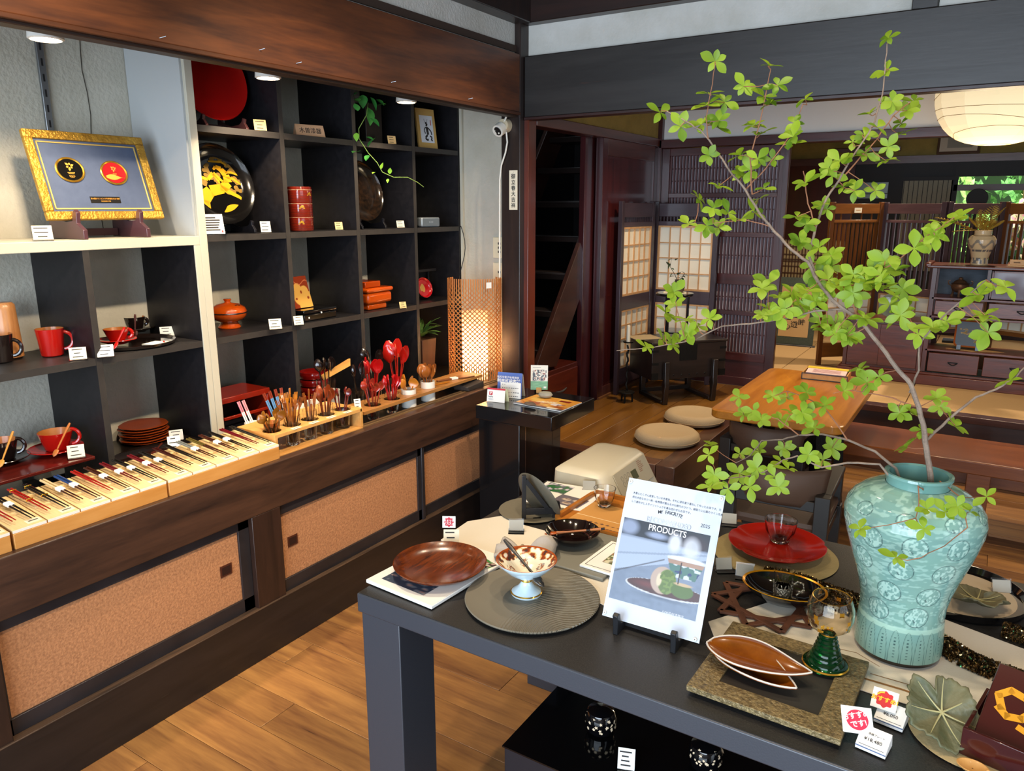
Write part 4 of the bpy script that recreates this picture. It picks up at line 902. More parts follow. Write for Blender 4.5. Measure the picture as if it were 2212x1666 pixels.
BY = [2.345, 2.47, 2.585, 2.725]; e_ = [2.235, 2.405, 2.53, 2.655, 2.80]
g = MB()
for i, y in enumerate(BY):
    a, b = e_[i], e_[i+1]; g.ring(sq(.02, (a+b)/2-2.70, .055, (b-a)/2), circ(.02, y-2.70, .036), .05, .064)
g.build('board', BB, rk); MB().bx(-.035, .075, .10, .40, .05, .064).build('board', BB, rk, bevel=.001); MB().bx(-.07, -.036, -.45, .40, .05, .064).build('board', BB, rk, bevel=.001)
for y in (-.44, .3): MB().bx(-.065, .0, y-.015, y+.015, 0, .05).build('foot', DARKF, rk)
def glass(label, loc, r0, r1, h, n=28, mat=None, ridged=True, name='glass', cat='glass'):
    g = MB(); f = (lambda a, r, z: r*(1+.03*math.cos(10*a) if ridged and .004 < z < h*.75 else 1))
    g.lathe([(r0*.9, 0), (r0, .003), (r0+(r1-r0)*.5, h*.5), (r1, h), (r1-.002, h), (r0+(r1-r0)*.5-.0025, h*.5), (r0-.003, .012), (.001, .011)], 40, fn=f)
    return tag(g.build(name, mat or GLS, None, loc), label, cat, 'glasses and pots of spoons')
def spoon_me(name, mat, L=.15, bw=.014, bl=.045, kind='spoon', r=.0032):
    bw *= 1.2; g = MB(); g.tube([(0, 0, 0), (0, 0, L*.3), (0, .001, L-bl), (0, .002, L-bl*.7)], [r*1.2, r, r*.9, r*1.3], 7)
    if kind == 'spoon':
        vs = []; fs = []; n, m = 8, 10
        for i in range(n+1):
            s = i/n; w = bw*math.sin(math.pi*min(1, .06+.88*s))**.75
            for j in range(m):
                a = 2*math.pi*j/m; vs.append((w*math.cos(a), .004*math.sin(a)*(1.2 if math.sin(a) < 0 else .3)-.006*math.sin(math.pi*s)+.003, L-bl*.9+bl*s))
        for i in range(n):
            for j in range(m): fs.append((i*m+j, i*m+(j+1) % m, (i+1)*m+(j+1) % m, (i+1)*m+j))
        fs += [tuple(range(m))[::-1], tuple(range(n*m, n*m+m))]; g.add(vs, fs)
    elif kind == 'fork':
        g.add([(-.004, -.001, L-bl*.8), (.004, -.001, L-bl*.8), (.0085, -.001, L-bl*.45), (-.0085, -.001, L-bl*.45), (-.004, .0015, L-bl*.8), (.004, .0015, L-bl*.8), (.0085, .0015, L-bl*.45), (-.0085, .0015, L-bl*.45)], [(0,1,2,3),(4,7,6,5),(0,4,5,1),(1,5,6,2),(2,6,7,3),(3,7,4,0)])
        for x in (-.007, -.0023, .0023, .007): g.tube([(x, 0, L-bl*.47), (x, 0, L-.003), (x*1.05, 0, L)], [.0015, .0012, .0006], 5)
    elif kind == 'spread': g.add([(x*s, y, L-bl+z*bl) for y in (-.001, .001) for x, z, s in ((-.004, 0, 1), (.004, 0, 1), (.008, .5, 1), (.004, 1, 1), (-.006, .95, 1))], [(0,1,2,3,4), (9,8,7,6,5)]+[(i, 5+i, 5+(i+1) % 5, (i+1) % 5) for i in range(5)])
    return g.mesh(name, mat, 50)
def bunch(center, z, n, me, label, group, r=.02, lean=14, seed=0, name='spoon', cat='spoon', face=R(90)):
    rs = random.Random(seed+n*7)
    for i in range(n):
        a = 2*math.pi*i/n+rs.uniform(-.3, .3); le = R(rs.uniform(lean*.5, lean)); d = Vector((math.cos(a)*math.sin(le), math.sin(a)*math.sin(le), math.cos(le)))
        q = d.to_track_quat('Z', 'Y') @ Euler((0, 0, face+rs.uniform(-.9, .9))).to_quaternion()
        o = obj(name, me, None, (center[0]+.005*math.cos(a), center[1]+.005*math.sin(a), z)); o.rotation_euler = q.to_euler(); o.scale = (1, 1, rs.uniform(.93, 1.05))
        tag(o, label, cat, group)
WS = M('walnut_spoon', '#8a4a1c', .3, coat=.4); OS = M('amber_spoon', '#b8701c', .28, coat=.5); RS = M('red_spoon', '#a80f10', .2, coat=.6); DS = M('burgundy_spoon', '#5c1410', .22, coat=.6); KS = M('black_spoon', '#1a100d', .18, coat=.6); OK_ = M('olive_spoon', '#7a4a10', .28, coat=.5)
zf = ZT+.0135
# front row of the pale rack
glass('smoky low glass of olive wooden spoons, near end of the pine rack', (-2.185, RY[0], zf+.04), .024, .030, .07, mat=M('smoky_glass', '#c9a488', .05, trans=1, ior=1.3)); bunch((-2.185, RY[0]), zf+.054, 6, spoon_me('spoon', OK_, .10, .014, .04), 'olive-brown wooden spoon in the smoky low glass', 'olive spoons', lean=26, seed=1)
glass('clear glass of wooden forks and small spoons on the pine rack', (-2.185, RY[1], zf), .026, .032, .115); bunch((-2.185, RY[1]), zf+.012, 9, spoon_me('fork', WS, .175, .01, .05, 'fork'), 'wooden fork in the second glass of the pine rack', 'wooden forks', lean=15, seed=2, name='fork', cat='fork'); bunch((-2.185, RY[1]), zf+.012, 5, spoon_me('fork', OS, .2, .01, .05, 'fork'), 'tall amber fork in the second glass of the pine rack', 'amber forks', lean=9, seed=3, name='fork', cat='fork')
glass('clear ribbed glass of butter sticks on the pine rack', (-2.185, RY[2], zf), .024, .027, .115); bunch((-2.185, RY[2]), zf+.012, 5, spoon_me('butter_knife', WS, .175, .006, .06, 'spread'), 'thin wooden butter knife in the third glass of the pine rack', 'butter knives', lean=10, seed=4, name='butter_knife', cat='knife')
glass('clear glass of brown wooden spoons on the pine rack', (-2.185, RY[3], zf), .025, .03, .12); bunch((-2.185, RY[3]), zf+.012, 6, spoon_me('spoon', M('chestnut_spoon', '#7a3214', .28, coat=.4), .17, .012, .05), 'chestnut wooden spoon in the fourth glass of the pine rack', 'chestnut spoons', lean=12, seed=5)
glass('clear tumbler of dark spoons at the far end of the pine rack', (-2.185, RY[4], zf), .028, .033, .085); bunch((-2.185, RY[4]), zf+.012, 4, spoon_me('spoon', DS, .155, .010, .035), 'thin dark spoon in the last tumbler of the pine rack', 'thin dark spoons', lean=17, seed=6)
# behind the pale rack
glass('tall clear glass of black ladles behind the pine rack', (-2.40, 2.275, ZT+.001), .034, .043, .165, ridged=False); bunch((-2.40, 2.275), ZT+.02, 6, spoon_me('spoon', KS, .235, .017, .055), 'black lacquer spoon in the tall glass behind the rack', 'black ladles', lean=11, seed=7)
glass('low white pot with two pink-ended chopstick sets', (-2.41, 1.885, ZT+.02), .032, .033, .045, mat=WCUP, ridged=False, name='white_pot', cat='pot')
t = T('pine_block', 'pale pine block under the low white pot', 'block', (-2.41, 1.885, ZT+.001)); MB().bx(-.06, .06, -.075, .07, 0, .0185).build('block', PB, t, bevel=.001)
for i, (y, c) in enumerate(((-.012, '#c97a86'), (.01, '#d08a90'))):
    s = T('chopstick_pair', ('left', 'right')[i]+' pink-ended white chopstick pair in the low white pot', 'chopsticks', (-2.41, 1.885+y, ZT+.028), rot=(R(8), R(-18), 0))
    for e in (-.004, .004):
        q = MB(); q.mat(0).tube([(0, e, 0), (0, e, .085)], [.002, .003], 8); q.mat(1).tube([(0, e, .085), (0, e, .13)], [.003, .0034], 8); q.build('chopstick', [BAND, M('pink_end', c, .3)], s)
glass('white pot of blue-striped chopsticks behind the pine rack', (-2.375, 2.0, ZT+.001), .028, .03, .08, mat=WCUP, ridged=False, name='white_pot', cat='pot')
BLU = M('blue_wrap', '#5a8ab8', .4); BST = M('brown_tip', '#7a2f1c', .3)
for i in range(4):
    s = T('chopstick_pair', ('first', 'second', 'third', 'fourth')[i]+' blue-wrapped chopstick pair leaning left in the white pot', 'chopsticks', (-2.375, 1.98+.014*i, ZT+.03), rot=(R(16-6*i), R(-10), 0), group='blue-wrapped chopsticks')
    for e in (-.0038, .0038):
        q = MB(); q.mat(0).tube([(0, e, 0), (0, e, .12)], [.002, .0034], 8); q.mat(1).tube([(0, e, .12), (0, e, .15)], [.0036, .0036], 8); q.build('chopstick', [BLU if i < 3 else BAND, BST], s)
for i, (x, y, lab) in enumerate(((-2.375, 2.09, 'white pot behind the butter knife glass'), (-2.375, 2.175, 'white pot behind the chestnut spoon glass'), (-2.45, 2.36, 'white pot behind the tall glass of black ladles'))): glass(lab, (x, y, ZT+.001), .028, .031, .095, mat=WCUP, ridged=False, name='white_pot', cat='pot')
o = tag(MB().prism([(0, 0), (.14, .0), (.155, .028), (.15, .03), (.0, .024)], 0, .012).build('wooden_spatula', wood('spatula_wood', '#cf9a4a', '#b8823a', 'X', 2, .5), None, (-2.40, 2.26, ZT+.165), (R(75), R(-18), R(78))), 'pale wooden rice spatula slanting in front of the red bowls', 'spatula')
# brown rack
for i, y in enumerate(BY[:2]):
    glass(('clear tumbler of small red spoons at the near end of the brown rack', 'clear tumbler of dark red spoons, second on the brown rack')[i], (-2.20, y, ZT+.001), .025, .034, .09)
bunch((-2.20, BY[0]), ZT+.014, 6, spoon_me('spoon', M('rust_spoon', '#8f2a1c', .22, coat=.6), .155, .0135, .04), 'rust-red spoon in the first tumbler of the brown rack', 'rust-red spoons', lean=15, seed=8)
bunch((-2.20, BY[1]), ZT+.014, 7, spoon_me('spoon', RS, .155, .011, .05), 'slim red spoon in the second tumbler of the brown rack', 'slim red spoons', lean=15, seed=9)
for i, y in enumerate(BY[2:]):
    glass(('white pot of amber wooden spoons on the brown rack', 'white pot of brown wooden spoons on the brown rack')[i], (-2.20, y, ZT+.001), .034, .034, .085+.01*i, mat=WCUP, ridged=False, name='white_pot', cat='pot')
bunch((-2.20, BY[2]), ZT+.02, 4, spoon_me('spoon', OS, .125, .02, .05), 'round amber spoon in the first white pot of the brown rack', 'amber round spoons', lean=19, seed=10)
bunch((-2.20, BY[3]), ZT+.02, 7, spoon_me('spoon', M('tan_spoon', '#96551f', .28, coat=.5), .15, .02, .058), 'large tan spoon in the second white pot of the brown rack', 'large tan spoons', lean=16, seed=11)
for (x, y, lab, me, n, sl_, gr, h) in ((-2.345, 2.41, 'clear glass of black forks behind the brown rack', spoon_me('fork', KS, .2, .01, .06, 'spoon'), 4, 'black fork-spoon in the glass at the back of the brown rack', 'black fork-spoons', .1),
                                  (-2.338, 2.50, 'clear glass of large red spoons behind the brown rack', spoon_me('spoon', RS, .21, .02, .065), 6, 'large red spoon in the rear glass of the brown rack', 'large red spoons', .1),
                                  (-2.41, 2.59, 'clear glass of burgundy ladles behind the brown rack', spoon_me('spoon', KS, .225, .018, .06), 4, 'burgundy-black ladle in the rear glass', 'burgundy ladles', .1),
                                  (-2.338, 2.665, 'clear glass of tall scarlet ladles behind the brown rack', spoon_me('spoon', M('scarlet_ladle', '#b01a10', .2, coat=.6), .255, .024, .085), 6, 'tall scarlet ladle behind the white pots', 'tall scarlet ladles', .1)):
    glass(lab, (x, y, ZT+.001), .03, .036, h); bunch((x, y), ZT+.014, n, me, sl_, gr, lean=12, seed=len(lab))
for y, lab in ((2.255, 'small price tag leaning at the joint of the two spoon racks'),): card((-2.20, y, ZT+.066), lab, .028, .04, R(60), 15, CARDW, False)
for i, y in enumerate((1.86, 1.95, 2.04, 2.13)):
    t = T('price_slip', ('first', 'second', 'third', 'fourth')[i]+' cream price slip lying on the pine rack edge', 'price slip', (-2.135, y, ZT+.0915), R(6), 'price slips on the racks'); MB().bx(-.011, .011, -.02, .02, 0, .0006).build('slip', CARD, t); MB().bx(-.002, .002, -.014, .012, .0006, .0008).build('print', INK, t)
# things at the far end of the counter
t = T('wooden_server', 'long wooden serving spatula with a white band lying on the brown rack', 'spatula', (-2.20, 2.92, ZT+.067), R(70)); MB().prism([(-.09, -.008), (.02, -.008), (.05, -.022), (.12, -.02), (.12, .02), (.05, .022), (.02, .008), (-.09, .008)], 0, .006).build('blade', wood('server_wood', '#8a5228', '#6a3b1a', 'X', 2, .45), t, bevel=.001); MB().bx(-.01, .025, -.012, .012, -.0005, .009).build('paper_band', BAND, t)
t = T('wooden_knife', 'small wooden butter knife lying beside the last white pot', 'knife', (-2.185, 2.81, ZT+.067), R(80)); MB().prism([(-.05, -.004), (.0, -.005), (.03, -.009), (.05, -.004), (.05, .003), (.0, .005), (-.05, .004)], 0, .004).build('blade', OS, t)
t = T('driftwood_block', 'dark weathered wood block by the woven lamp', 'wood block', (-2.16, 3.0, ZT+.008)); MB().add([(-.05, -.06, 0), (.04, -.05, 0), (.045, .07, 0), (-.045, .08, 0), (-.06, -.05, .03), (.03, -.06, .022), (.05, .06, .035), (-.05, .07, .042)], [(0,3,2,1),(4,5,6,7),(0,1,5,4),(1,2,6,5),(2,3,7,6),(3,0,4,7)]).build('block', wood('driftwood', '#3f332b', '#2a211c', 'Y', 2, .7, bump=.5), t, bevel=.004)

# ------------------------------------------------------------------ woven veneer lamp
PAPT, nt_, b_ = _nt('lamp_paper'); _in(b_, 'Base Color', (*lin('#f0dcc0'), 1)); _in(b_, 'Emission Color', (1, .58, .32, 1)); _in(b_, 'Emission Strength', .35)
tr_ = nt_.nodes.new('ShaderNodeBsdfTranslucent'); tr_.inputs[0].default_value = (1, .86, .66, 1); mx_ = nt_.nodes.new('ShaderNodeMixShader'); mx_.inputs[0].default_value = .6
nt_.links.new(b_.outputs[0], mx_.inputs[1]); nt_.links.new(tr_.outputs[0], mx_.inputs[2]); nt_.links.new(mx_.outputs[0], [q for q in nt_.nodes if q.type == 'OUTPUT_MATERIAL'][0].inputs[0])
t = T('veneer_lamp', 'tall glowing lamp of slit cypress veneer at the end of the counter', 'lamp', (-2.285, 3.235, ZT+.001), R(35))
VEN = M('cypress_veneer', '#c07a38', .45, var='#a8622a', vs=5, stretch=(3, 3, 1))
HN, NS, NV = .535, 40, 150
def lamp_pt(s, z):
    """cross-section: a wide U open to the back, s in -1..1"""
    a = s*R(122); wob = .07*math.sin(z/HN*math.pi)
    rad = .118-.012*math.cos(a*2)*1.0
    return rad*math.sin(a)*(1.08), -rad*math.cos(a)*(.78-wob*.5)
g = MB()
for k in range(NS):
    vs = []; ph = math.pi if k % 2 else 0
    for i in range(NV+1):
        z = HN*i/NV; u = z/HN
        amp = .42*min(1, max(.12, 1.5*math.sin(math.pi*min(1, max(0, u*1.02)))))*(1 if u < .75 else max(.25, 1-(u-.75)*3))
        s = (k+.5+amp*math.sin(2*math.pi*z/.0235+ph))/NS*2-1; hw = .56/NS
        for e in (-hw, hw):
            x, y = lamp_pt(max(-1.02, min(1.02, s+e)), z); vs.append((x, y, z))
    g.add(vs, [(2*i, 2*i+1, 2*i+3, 2*i+2) for i in range(NV)])
o = g.build('shade', VEN, t); sol = o.modifiers.new('thickness', 'SOLIDIFY'); sol.thickness = .0012
for sgn in (-1, 1):
    x, y = lamp_pt(sgn*1.0, 0); MB().bx(x-.002, x+.002, y-.012, y+.016, 0, HN).build('edge_strip', VEN, t)
MB().lathe([(.05, 0), (.05, .012), (.015, .016), (.015, .05), (.001, .05)], 24).build('base', M('lamp_base', '#3a2a20', .5), t)
MB().lathe([(.014, .05), (.03, .075), (.034, .10), (.026, .125), (.001, .135)], 20).build('bulb', M('bulb_glow', '#fff0d8', .4, emit=(1, .70, .42), es=22), t)
MB().lathe([(.068, .0), (.068, .36)], 28).build('inner_paper', PAPT, t)
MB().bx(.0, .03, -.003, -.001, .49, .52).build('price_label', CARDW, t, (.06, -.10, 0), (0, 0, R(30)))
pl = bpy.data.lights.new('veneer_lamp_light', 'POINT'); pl.energy = 6; pl.color = (1, .62, .35); pl.shadow_soft_size = .04
po = bpy.data.objects.new('veneer_lamp_light', pl); COL.objects.link(po); po.parent = t; po.location = (0, -.0, .16)

# ------------------------------------------------------------------ corner post: camera, charm, switches
p = PY(1094, 272, 3.344); t = T('security_camera', 'small white round security camera on the corner post', 'camera', p)
WPL = M('white_plastic', '#d5d2c8', .35)
MB().cyl((0, 0, 0), (0, -.035, 0), .034, .030, 24).build('mount', M('beige_plastic', '#c2b396', .45), t)
h = MB().cyl((-.01, -.03, -.012), (-.012, -.062, -.03), .032, .030, 24).build('head', WPL, t)
MB().cyl((-.0122, -.0625, -.0302), (-.0124, -.0635, -.0308), .022, .021, 20).build('lens_ring', DARKIN, t)
for i in range(4):
    a = R(90*i+45); MB().cyl((-.0124+.013*math.cos(a), -.0642, -.031+.012*math.sin(a)), (-.0124+.013*math.cos(a), -.0655, -.0315+.012*math.sin(a)), .0045, n=10).build('led', WPL, t)
MB().cyl((.006, -.03, .015), (.052, -.045, .085), .005, .0045, 10).build('antenna', WPL, t)
MB().tube([(.012, -.02, -.03), (.014, -.014, -.08), (0, -.01, -.13), (-.025, -.01, -.19), (-.036, -.008, -.26), (-.038, -.007, -.45), (-.04, -.007, -.9)], .0045, 8).build('cable', WPL, t)
p = PY(1109, 411, 3.3445); t = T('paper_charm', 'white paper charm with vertical brush characters on the corner post', 'paper charm', p)
MB().bx(-.0245, .0245, -.001, 0, -.097, .097).build('sheet', M('charm_paper', '#ddd5bf', .8), t)
for i, ch in enumerate('御立春大吉祥'): text(ch, .026, INK, t, (0, -.0014, .066-.0285*i), (R(90), 0, 0), bold=.0004)
p = PY(1078, 535, 3.441); t = T('light_switch', 'cream switch plate with three black rockers', 'switch', p); SWP = M('switch_cream', '#d6cdb0', .4)
MB().bx(-.035, .035, -.007, 0, -.055, .055).build('plate', SWP, t, bevel=.002)
for z in (.022, 0, -.022): MB().bx(-.002, .016, -.0095, -.007, z-.006, z+.006).build('rocker', DARKIN, t, bevel=.001)
p = PY(1078, 590, 3.441); t = T('light_switch', 'cream switch plate with one rocker above the veneer lamp', 'switch', p)
MB().bx(-.035, .035, -.007, 0, -.055, .055).build('plate', SWP, t, bevel=.002); MB().bx(-.002, .016, -.0095, -.007, .0, .012).build('rocker', DARKIN, t, bevel=.001)

# ------------------------------------------------------------------ black display stand with leaflets
KX0, KX1, KY0, KY1, KZ = -1.975, -1.567, 2.795, 3.215, .70
t = T('display_stand', 'glossy black display stand at the end of the counter', 'stand', ((KX0+KX1)/2, (KY0+KY1)/2, 0)); cx, cy = t.location.x, t.location.y
KB = M('kiosk_black', '#101012', .16, coat=.4)
MB().bx(KX0-cx, KX1-cx, KY0-cy, KY1-cy, KZ-.065, KZ).build('top', KB, t, bevel=.003)
MB().bx(KX0-cx+.01, KX0-cx+.235, KY0-cy+.01, KY1-cy-.02, 0, KZ-.066).build('pedestal', KB, t, bevel=.003)
MB().bx(KX0-cx+.236, KX1-cx-.03, KY0-cy+.06, KY0-cy+.064, .02, KZ-.067).build('clear_pane', M('clear_pane', '#ffffff', .02, trans=1, ior=1.15), t)
# blue sign in a clear holder
p = pz(1094, 862, KZ+.001); t = T('leaflet_holder', 'blue and white sign sheet in a folded stand', 'sign', p+Vector((0, .02, 0)), R(14))
BLUE = M('sign_blue', '#4a66b0', .5)
MB().bx(-.062, .062, 0, .0015, 0, .122).build('sheet', [BLUE], t, (0, .006, 0), (R(-8), 0, 0)); MB().bx(-.06, .06, 0, .0015, 0, .12).build('back_sheet', M('sheet_tan', '#c8b79a', .6), t, (.004, .06, 0), (R(16), 0, 0))
text('塩尻市電子地域通貨', .0125, CARDW, t, (0, -.0095, .104), (R(82), 0, 0)); text('利用可能店舗', .0195, CARDW, t, (.002, -.0075, .0855), (R(82), 0, 0), bold=.0004)
l = MB().bx(-.045, .058, -.001, 0, 0, .076).build('white_leaflet', CARDW, t, (.002, .0015, 0), (R(-4), 0, 0))
g = MB(); rs = random.Random(4)
for z in (.066, .05, .028, .01):
    for i in range(8 if z < .06 else 2): g.bx(-.036+.011*i, -.036+.011*i+rs.uniform(.003, .008), -.0015, -.001, z-.002, z+.0015)
g.build('print', M('print_grey', '#5c5c60', .7), l)
p = pz(1073, 868, KZ+.001); t = T('payment_sign', 'small white payment card with a red top and logo', 'sign', p+Vector((0, -.01, 0)), R(10))
MB().bx(-.046, .046, 0, .001, 0, .066).build('card', CARDW, t, (0, 0, 0), (R(-10), 0, 0)); MB().bx(-.046, .046, .002, .003, 0, .066).build('back_card', M('card_yellowish', '#d8d2a0', .6), t, (.01, .03, 0), (R(18), 0, 0))
REDP = M('logo_red', '#c02838', .5)
MB().bx(-.046, .046, -.0008, -.0002, .058, .066).build('red_strip', REDP, t, (0, 0, 0), (R(-10), 0, 0))
lg = MB().bx(-.035, -.018, -.0008, -.0002, .032, .049).build('logo', REDP, t, (0, 0, 0), (R(-10), 0, 0), bevel=.001); text('P', .016, CARDW, t, (-.0265, .0055, .0402), (R(80), 0, 0), bold=.0006)
text('PayPay', .009, M('print_dark', '#4a4a50', .7), t, (-.0265, .003, .0245), (R(80), 0, 0)); g = MB(); g.bx(-.038, -.012, -.0008, -.0002, .013, .0145); g.bx(-.036, -.016, -.0008, -.0002, .009, .0105); g.build('print', M('print_light', '#9a9aa0', .7), t, (0, 0, 0), (R(-10), 0, 0))
p = pz(1158, 850, KZ+.001); t = T('leaflet', 'green and white leaflet standing in a small wooden clip', 'leaflet', p+Vector((0, .03, 0)), R(28))
def leafl(u, v):
    c = np.tile(np.array(lin('#ddd6c4')), (len(u), 1)); gr = np.array(lin('#4d8a52'))
    c = mixc(c, gr, (v < .34)*1.0); c = mixc(c, lin('#7fb07a'), (v < .34)*nz(u*.6, v*4, 9, 3)*.7)
    ph = (v > .36)*(v < .82)*(u > .1)*(u < .92); n = nz(u, v, 17, 5); c = mixc(c, lin('#2a2422'), ph*(n < .5)*1.0); c = mixc(c, lin('#8a4a30'), ph*(n > .75)*1.0)
    c = mixc(c, lin('#e8e4d8'), (u > .75)*(u < .92)*(v > .07)*(v < .13)*1.0); return mixc(c, lin('#6a665c'), (v > .9)*(v < .925)*(u > .1)*(u < .6)*1.0)
picture('sheet', .085, .122, 40, 56, leafl, t, (0, 0, .075), (R(80), 0, 0)); MB().bx(-.0425, .0425, .0008, .0016, -.061, .061).build('backing', CARDW, t, (0, 0.0, .075), (R(-10), 0, 0))
MB().bx(-.014, .012, -.018, .014, 0, .026).build('clip', PB, t, bevel=.001)
p = pz(1183, 872, KZ+.001); t = T('brochure', 'orange food brochure lying on the black stand', 'magazine', p, R(-3))
def broch(u, v):
    c = np.tile(np.array(lin('#d8963a')), (len(u), 1)); c = mixc(c, lin('#e0b050'), (nz(u, v, 6, 1) > .55)*1.0); c = mixc(c, lin('#a8552a'), (v < .42)*(nz(u, v*3, 8, 2) > .45)*1.0)
    c = mixc(c, lin('#5c5560'), (v < .1)*1.0); c = mixc(c, lin('#7a1c14'), (u > .62)*(u < .86)*(v > .72)*(v < .86)*1.0); c = mixc(c, lin('#e8e0e0'), blob(u, v, .72, .42, .12, .12)*(nz(u, v, 22, 4) > .45)); c = mixc(c, lin('#5a4a78'), blob(u, v, .8, .45, .09, .1)*(nz(u, v, 25, 7) > .5))
    return mixc(c, lin('#efe6d8'), ((np.abs(v-.45-.45*(u-.35)) < .07)*(u > .3)*(u < .65)*(nz(u, v, 42, 6) > .52))*1.0+(u > .68)*(u < .9)*(v > .03)*(v < .14)*1.0)
MB().bx(-.13, .13, -.095, .095, 0, .005).build('pages', CARDW, t, bevel=.001); picture('cover', .26, .19, 60, 44, broch, t, (0, 0, .0056))
p = pz(1160, 862, KZ+.007); o = tag(MB().lathe([(.001, 0), (.028, .004), (.036, .014), (.028, .026), (.001, .03)], 24, sy=.72).build('grey_stone', M('pale_stone', '#8d8c80', .8, var='#a8a698', vs=14, bump=.3, bs=40), None, p+Vector((.02, .045, 0)), (0, 0, R(20))), 'rounded pale grey stone weighing down the brochure', 'stone')
p = pz(1145, 876, KZ+.007); o = tag(MB().lathe([(.001, 0), (.026, .002), (.034, .007), (.026, .013), (.001, .015)], 24, sy=.62).build('brown_stone', M('brown_stone', '#5c4c42', .8, var='#6e5d50', vs=14, bump=.3, bs=40), None, p+Vector((.0, .0, 0)), (0, 0, R(-15))), 'flat brown stone weighing down the brochure', 'stone')
# ------------------------------------------------------------------ seat cushions on the platform
CUSH = M('beige_cushion', '#b39a76', .85, bump=.15, bs=200)
for (x, y, lab) in ((-1.355, 3.655, 'round beige seat cushion nearest the platform corner'), (-1.36, 4.09, 'round beige seat cushion behind the nearer one')):
    t = T('seat_cushion', lab, 'cushion', (x, y, RZ+.001), group='round seat cushions')
    MB().lathe([(.13, 0), (.158, .008), (.168, .025), (.165, .042), (.15, .056), (.125, .06), (.105, .054), (.001, .05)], 48).build('cover', CUSH, t); MB().lathe([(.166, .02), (.1705, .024), (.166, .028)], 48).build('seam', M('cushion_seam', '#a58c68', .85), t)
# ------------------------------------------------------------------ bread machine on a low stand behind the table
t = T('low_stand', 'low black stand behind the display table', 'stand', (-1.07, 2.33, 0)); MB().bx(-.2, .16, -.19, .2, .39, .42).build('top', KB, t, bevel=.002)
for x in (-.18, .14):
    for y in (-.17, .18): MB().bx(x-.015, x+.015, y-.015, y+.015, 0, .39).build('leg', KB, t)
t = T('bread_machine', 'cream home bread machine with a display panel', 'bread machine', (-1.07, 2.29, .421))
CREAM = M('cream_plastic', '#cfc6ae', .35); CREAM2 = M('cream_panel', '#bdb298', .45)
def rbox(x0, x1, y0, y1, r, n=6):
    o = []
    for cx, cy, a in ((x1-r, y1-r, 0), (x0+r, y1-r, 90), (x0+r, y0+r, 180), (x1-r, y0+r, 270)):
        for i in range(n+1): o.append((cx+r*math.cos(R(a+90*i/n)), cy+r*math.sin(R(a+90*i/n))))
    return o
def loft(rings, name, mat, parent, **kw):
    n = len(rings[0][0]); vs = []; fs = []
    for poly, z in rings: vs += [(a, b, z) for a, b in poly]
    for i in range(len(rings)-1):
        for j in range(n): fs.append((i*n+j, i*n+(j+1) % n, (i+1)*n+(j+1) % n, (i+1)*n+j))
    fs += [tuple(range(n))[::-1], tuple(range((len(rings)-1)*n, len(rings)*n))]
    return MB().add(vs, fs).build(name, mat, parent, **kw)
loft([(rbox(-.115, .14, -.17, .17, .03), 0), (rbox(-.12, .152, -.175, .175, .035), .1), (rbox(-.118, .15, -.175, .175, .035), .188)], 'body', CREAM, t)
loft([(rbox(-.119, .155, -.176, .176, .035), .19), (rbox(-.118, .1175, -.176, .176, .035), .255), (rbox(-.115, .083, -.174, .174, .035), .315), (rbox(-.1, .068, -.162, .162, .033), .327), (rbox(-.08, .05, -.14, .14, .03), .331)], 'lid', CREAM, t)
MB().bx(-.06, .03, -.182, -.172, .19, .205).build('handle', CREAM, t, bevel=.003)
pn = MB().bx(-.036, .05, -.135, .12, 0, .003).build('control_panel', CREAM2, t, (.1015, .015, .286), (0, R(60), 0), bevel=.001)
MB().bx(-.012, .02, -.02, .02, .003, .0045).build('display', M('lcd_olive', '#4d4a1c', .3), pn); MB().prism([(.032, -.012), (.032, .012), (.04, .006), (.04, -.006)], .003, .0048).build('button', M('teal_button', '#2f4a48', .4), pn)
bt = None
for y in (-.09, -.065, -.04):
    for x in (-.008, .012):
        if bt is None: bt = MB().ring(circ(0, 0, .0085, 16), circ(0, 0, .0075, 16), .003, .0036).build('button_ring', M('button_print', '#8a8478', .5), pn, (x, y, 0))
        else: inst(bt, pn, (x, y, 0))
g = MB(); rs = random.Random(3)
for i in range(7): g.bx(-.03+.006*i, -.027+.006*i, .045, .045+rs.uniform(.02, .05), .003, .0034)
g.build('print', M('panel_print', '#a5826a', .6), pn)
g = MB()
for i in range(2): g.bx(-.085, -.04, .09+.02*i, .098+.02*i, 0, .0003)
g.build('print', M('lid_print', '#6a6258', .6), t, (0, 0, .3275))
t = T('power_cord', 'thin clear power cord beside the bread machine', 'cord', (-1.2, 2.17, .421)); MB().tube([(0, 0, .02), (-.01, .0, .1), (-.03, .01, .14), (-.1, .04, .16), (-.16, .08, .15)], .003, 6).build('cord', M('grey_cord', '#8a9096', .4), t)

# ------------------------------------------------------------------ dining table, chairs, bench
OAKT = wood('honey_oak', '#c8832c', '#a8641c', 'Y', .8, .3, .2, bump=.05)
t = T('dining_table', 'honey-coloured wooden dining table with rounded corners', 'table', (-.75, 3.85, 0))
loft([(rbox(-.275, .285, -.545, .545, .05), .662), (rbox(-.28, .29, -.55, .55, .05), .668), (rbox(-.28, .29, -.55, .55, .05), .697), (rbox(-.277, .287, -.547, .547, .05), .70)], 'top', OAKT, t)
for x in (-.2, .2):
    for y in (-.4, .17): MB().bar((x, y, 0), (x*.8, y*.9, .662), .045, .045).build('leg', BLK_METAL, t)
MB().bx(-.2, .2, -.37, .42, .63, .66).build('under_frame', BLK_METAL, t)
TRIMG = M('brass_edge', '#c9a05a', .4, .3)
t = T('menu_box', 'flat wooden card box with yellow and pink cards on the dining table', 'box', (-.70, 4.24, .7012), R(2))
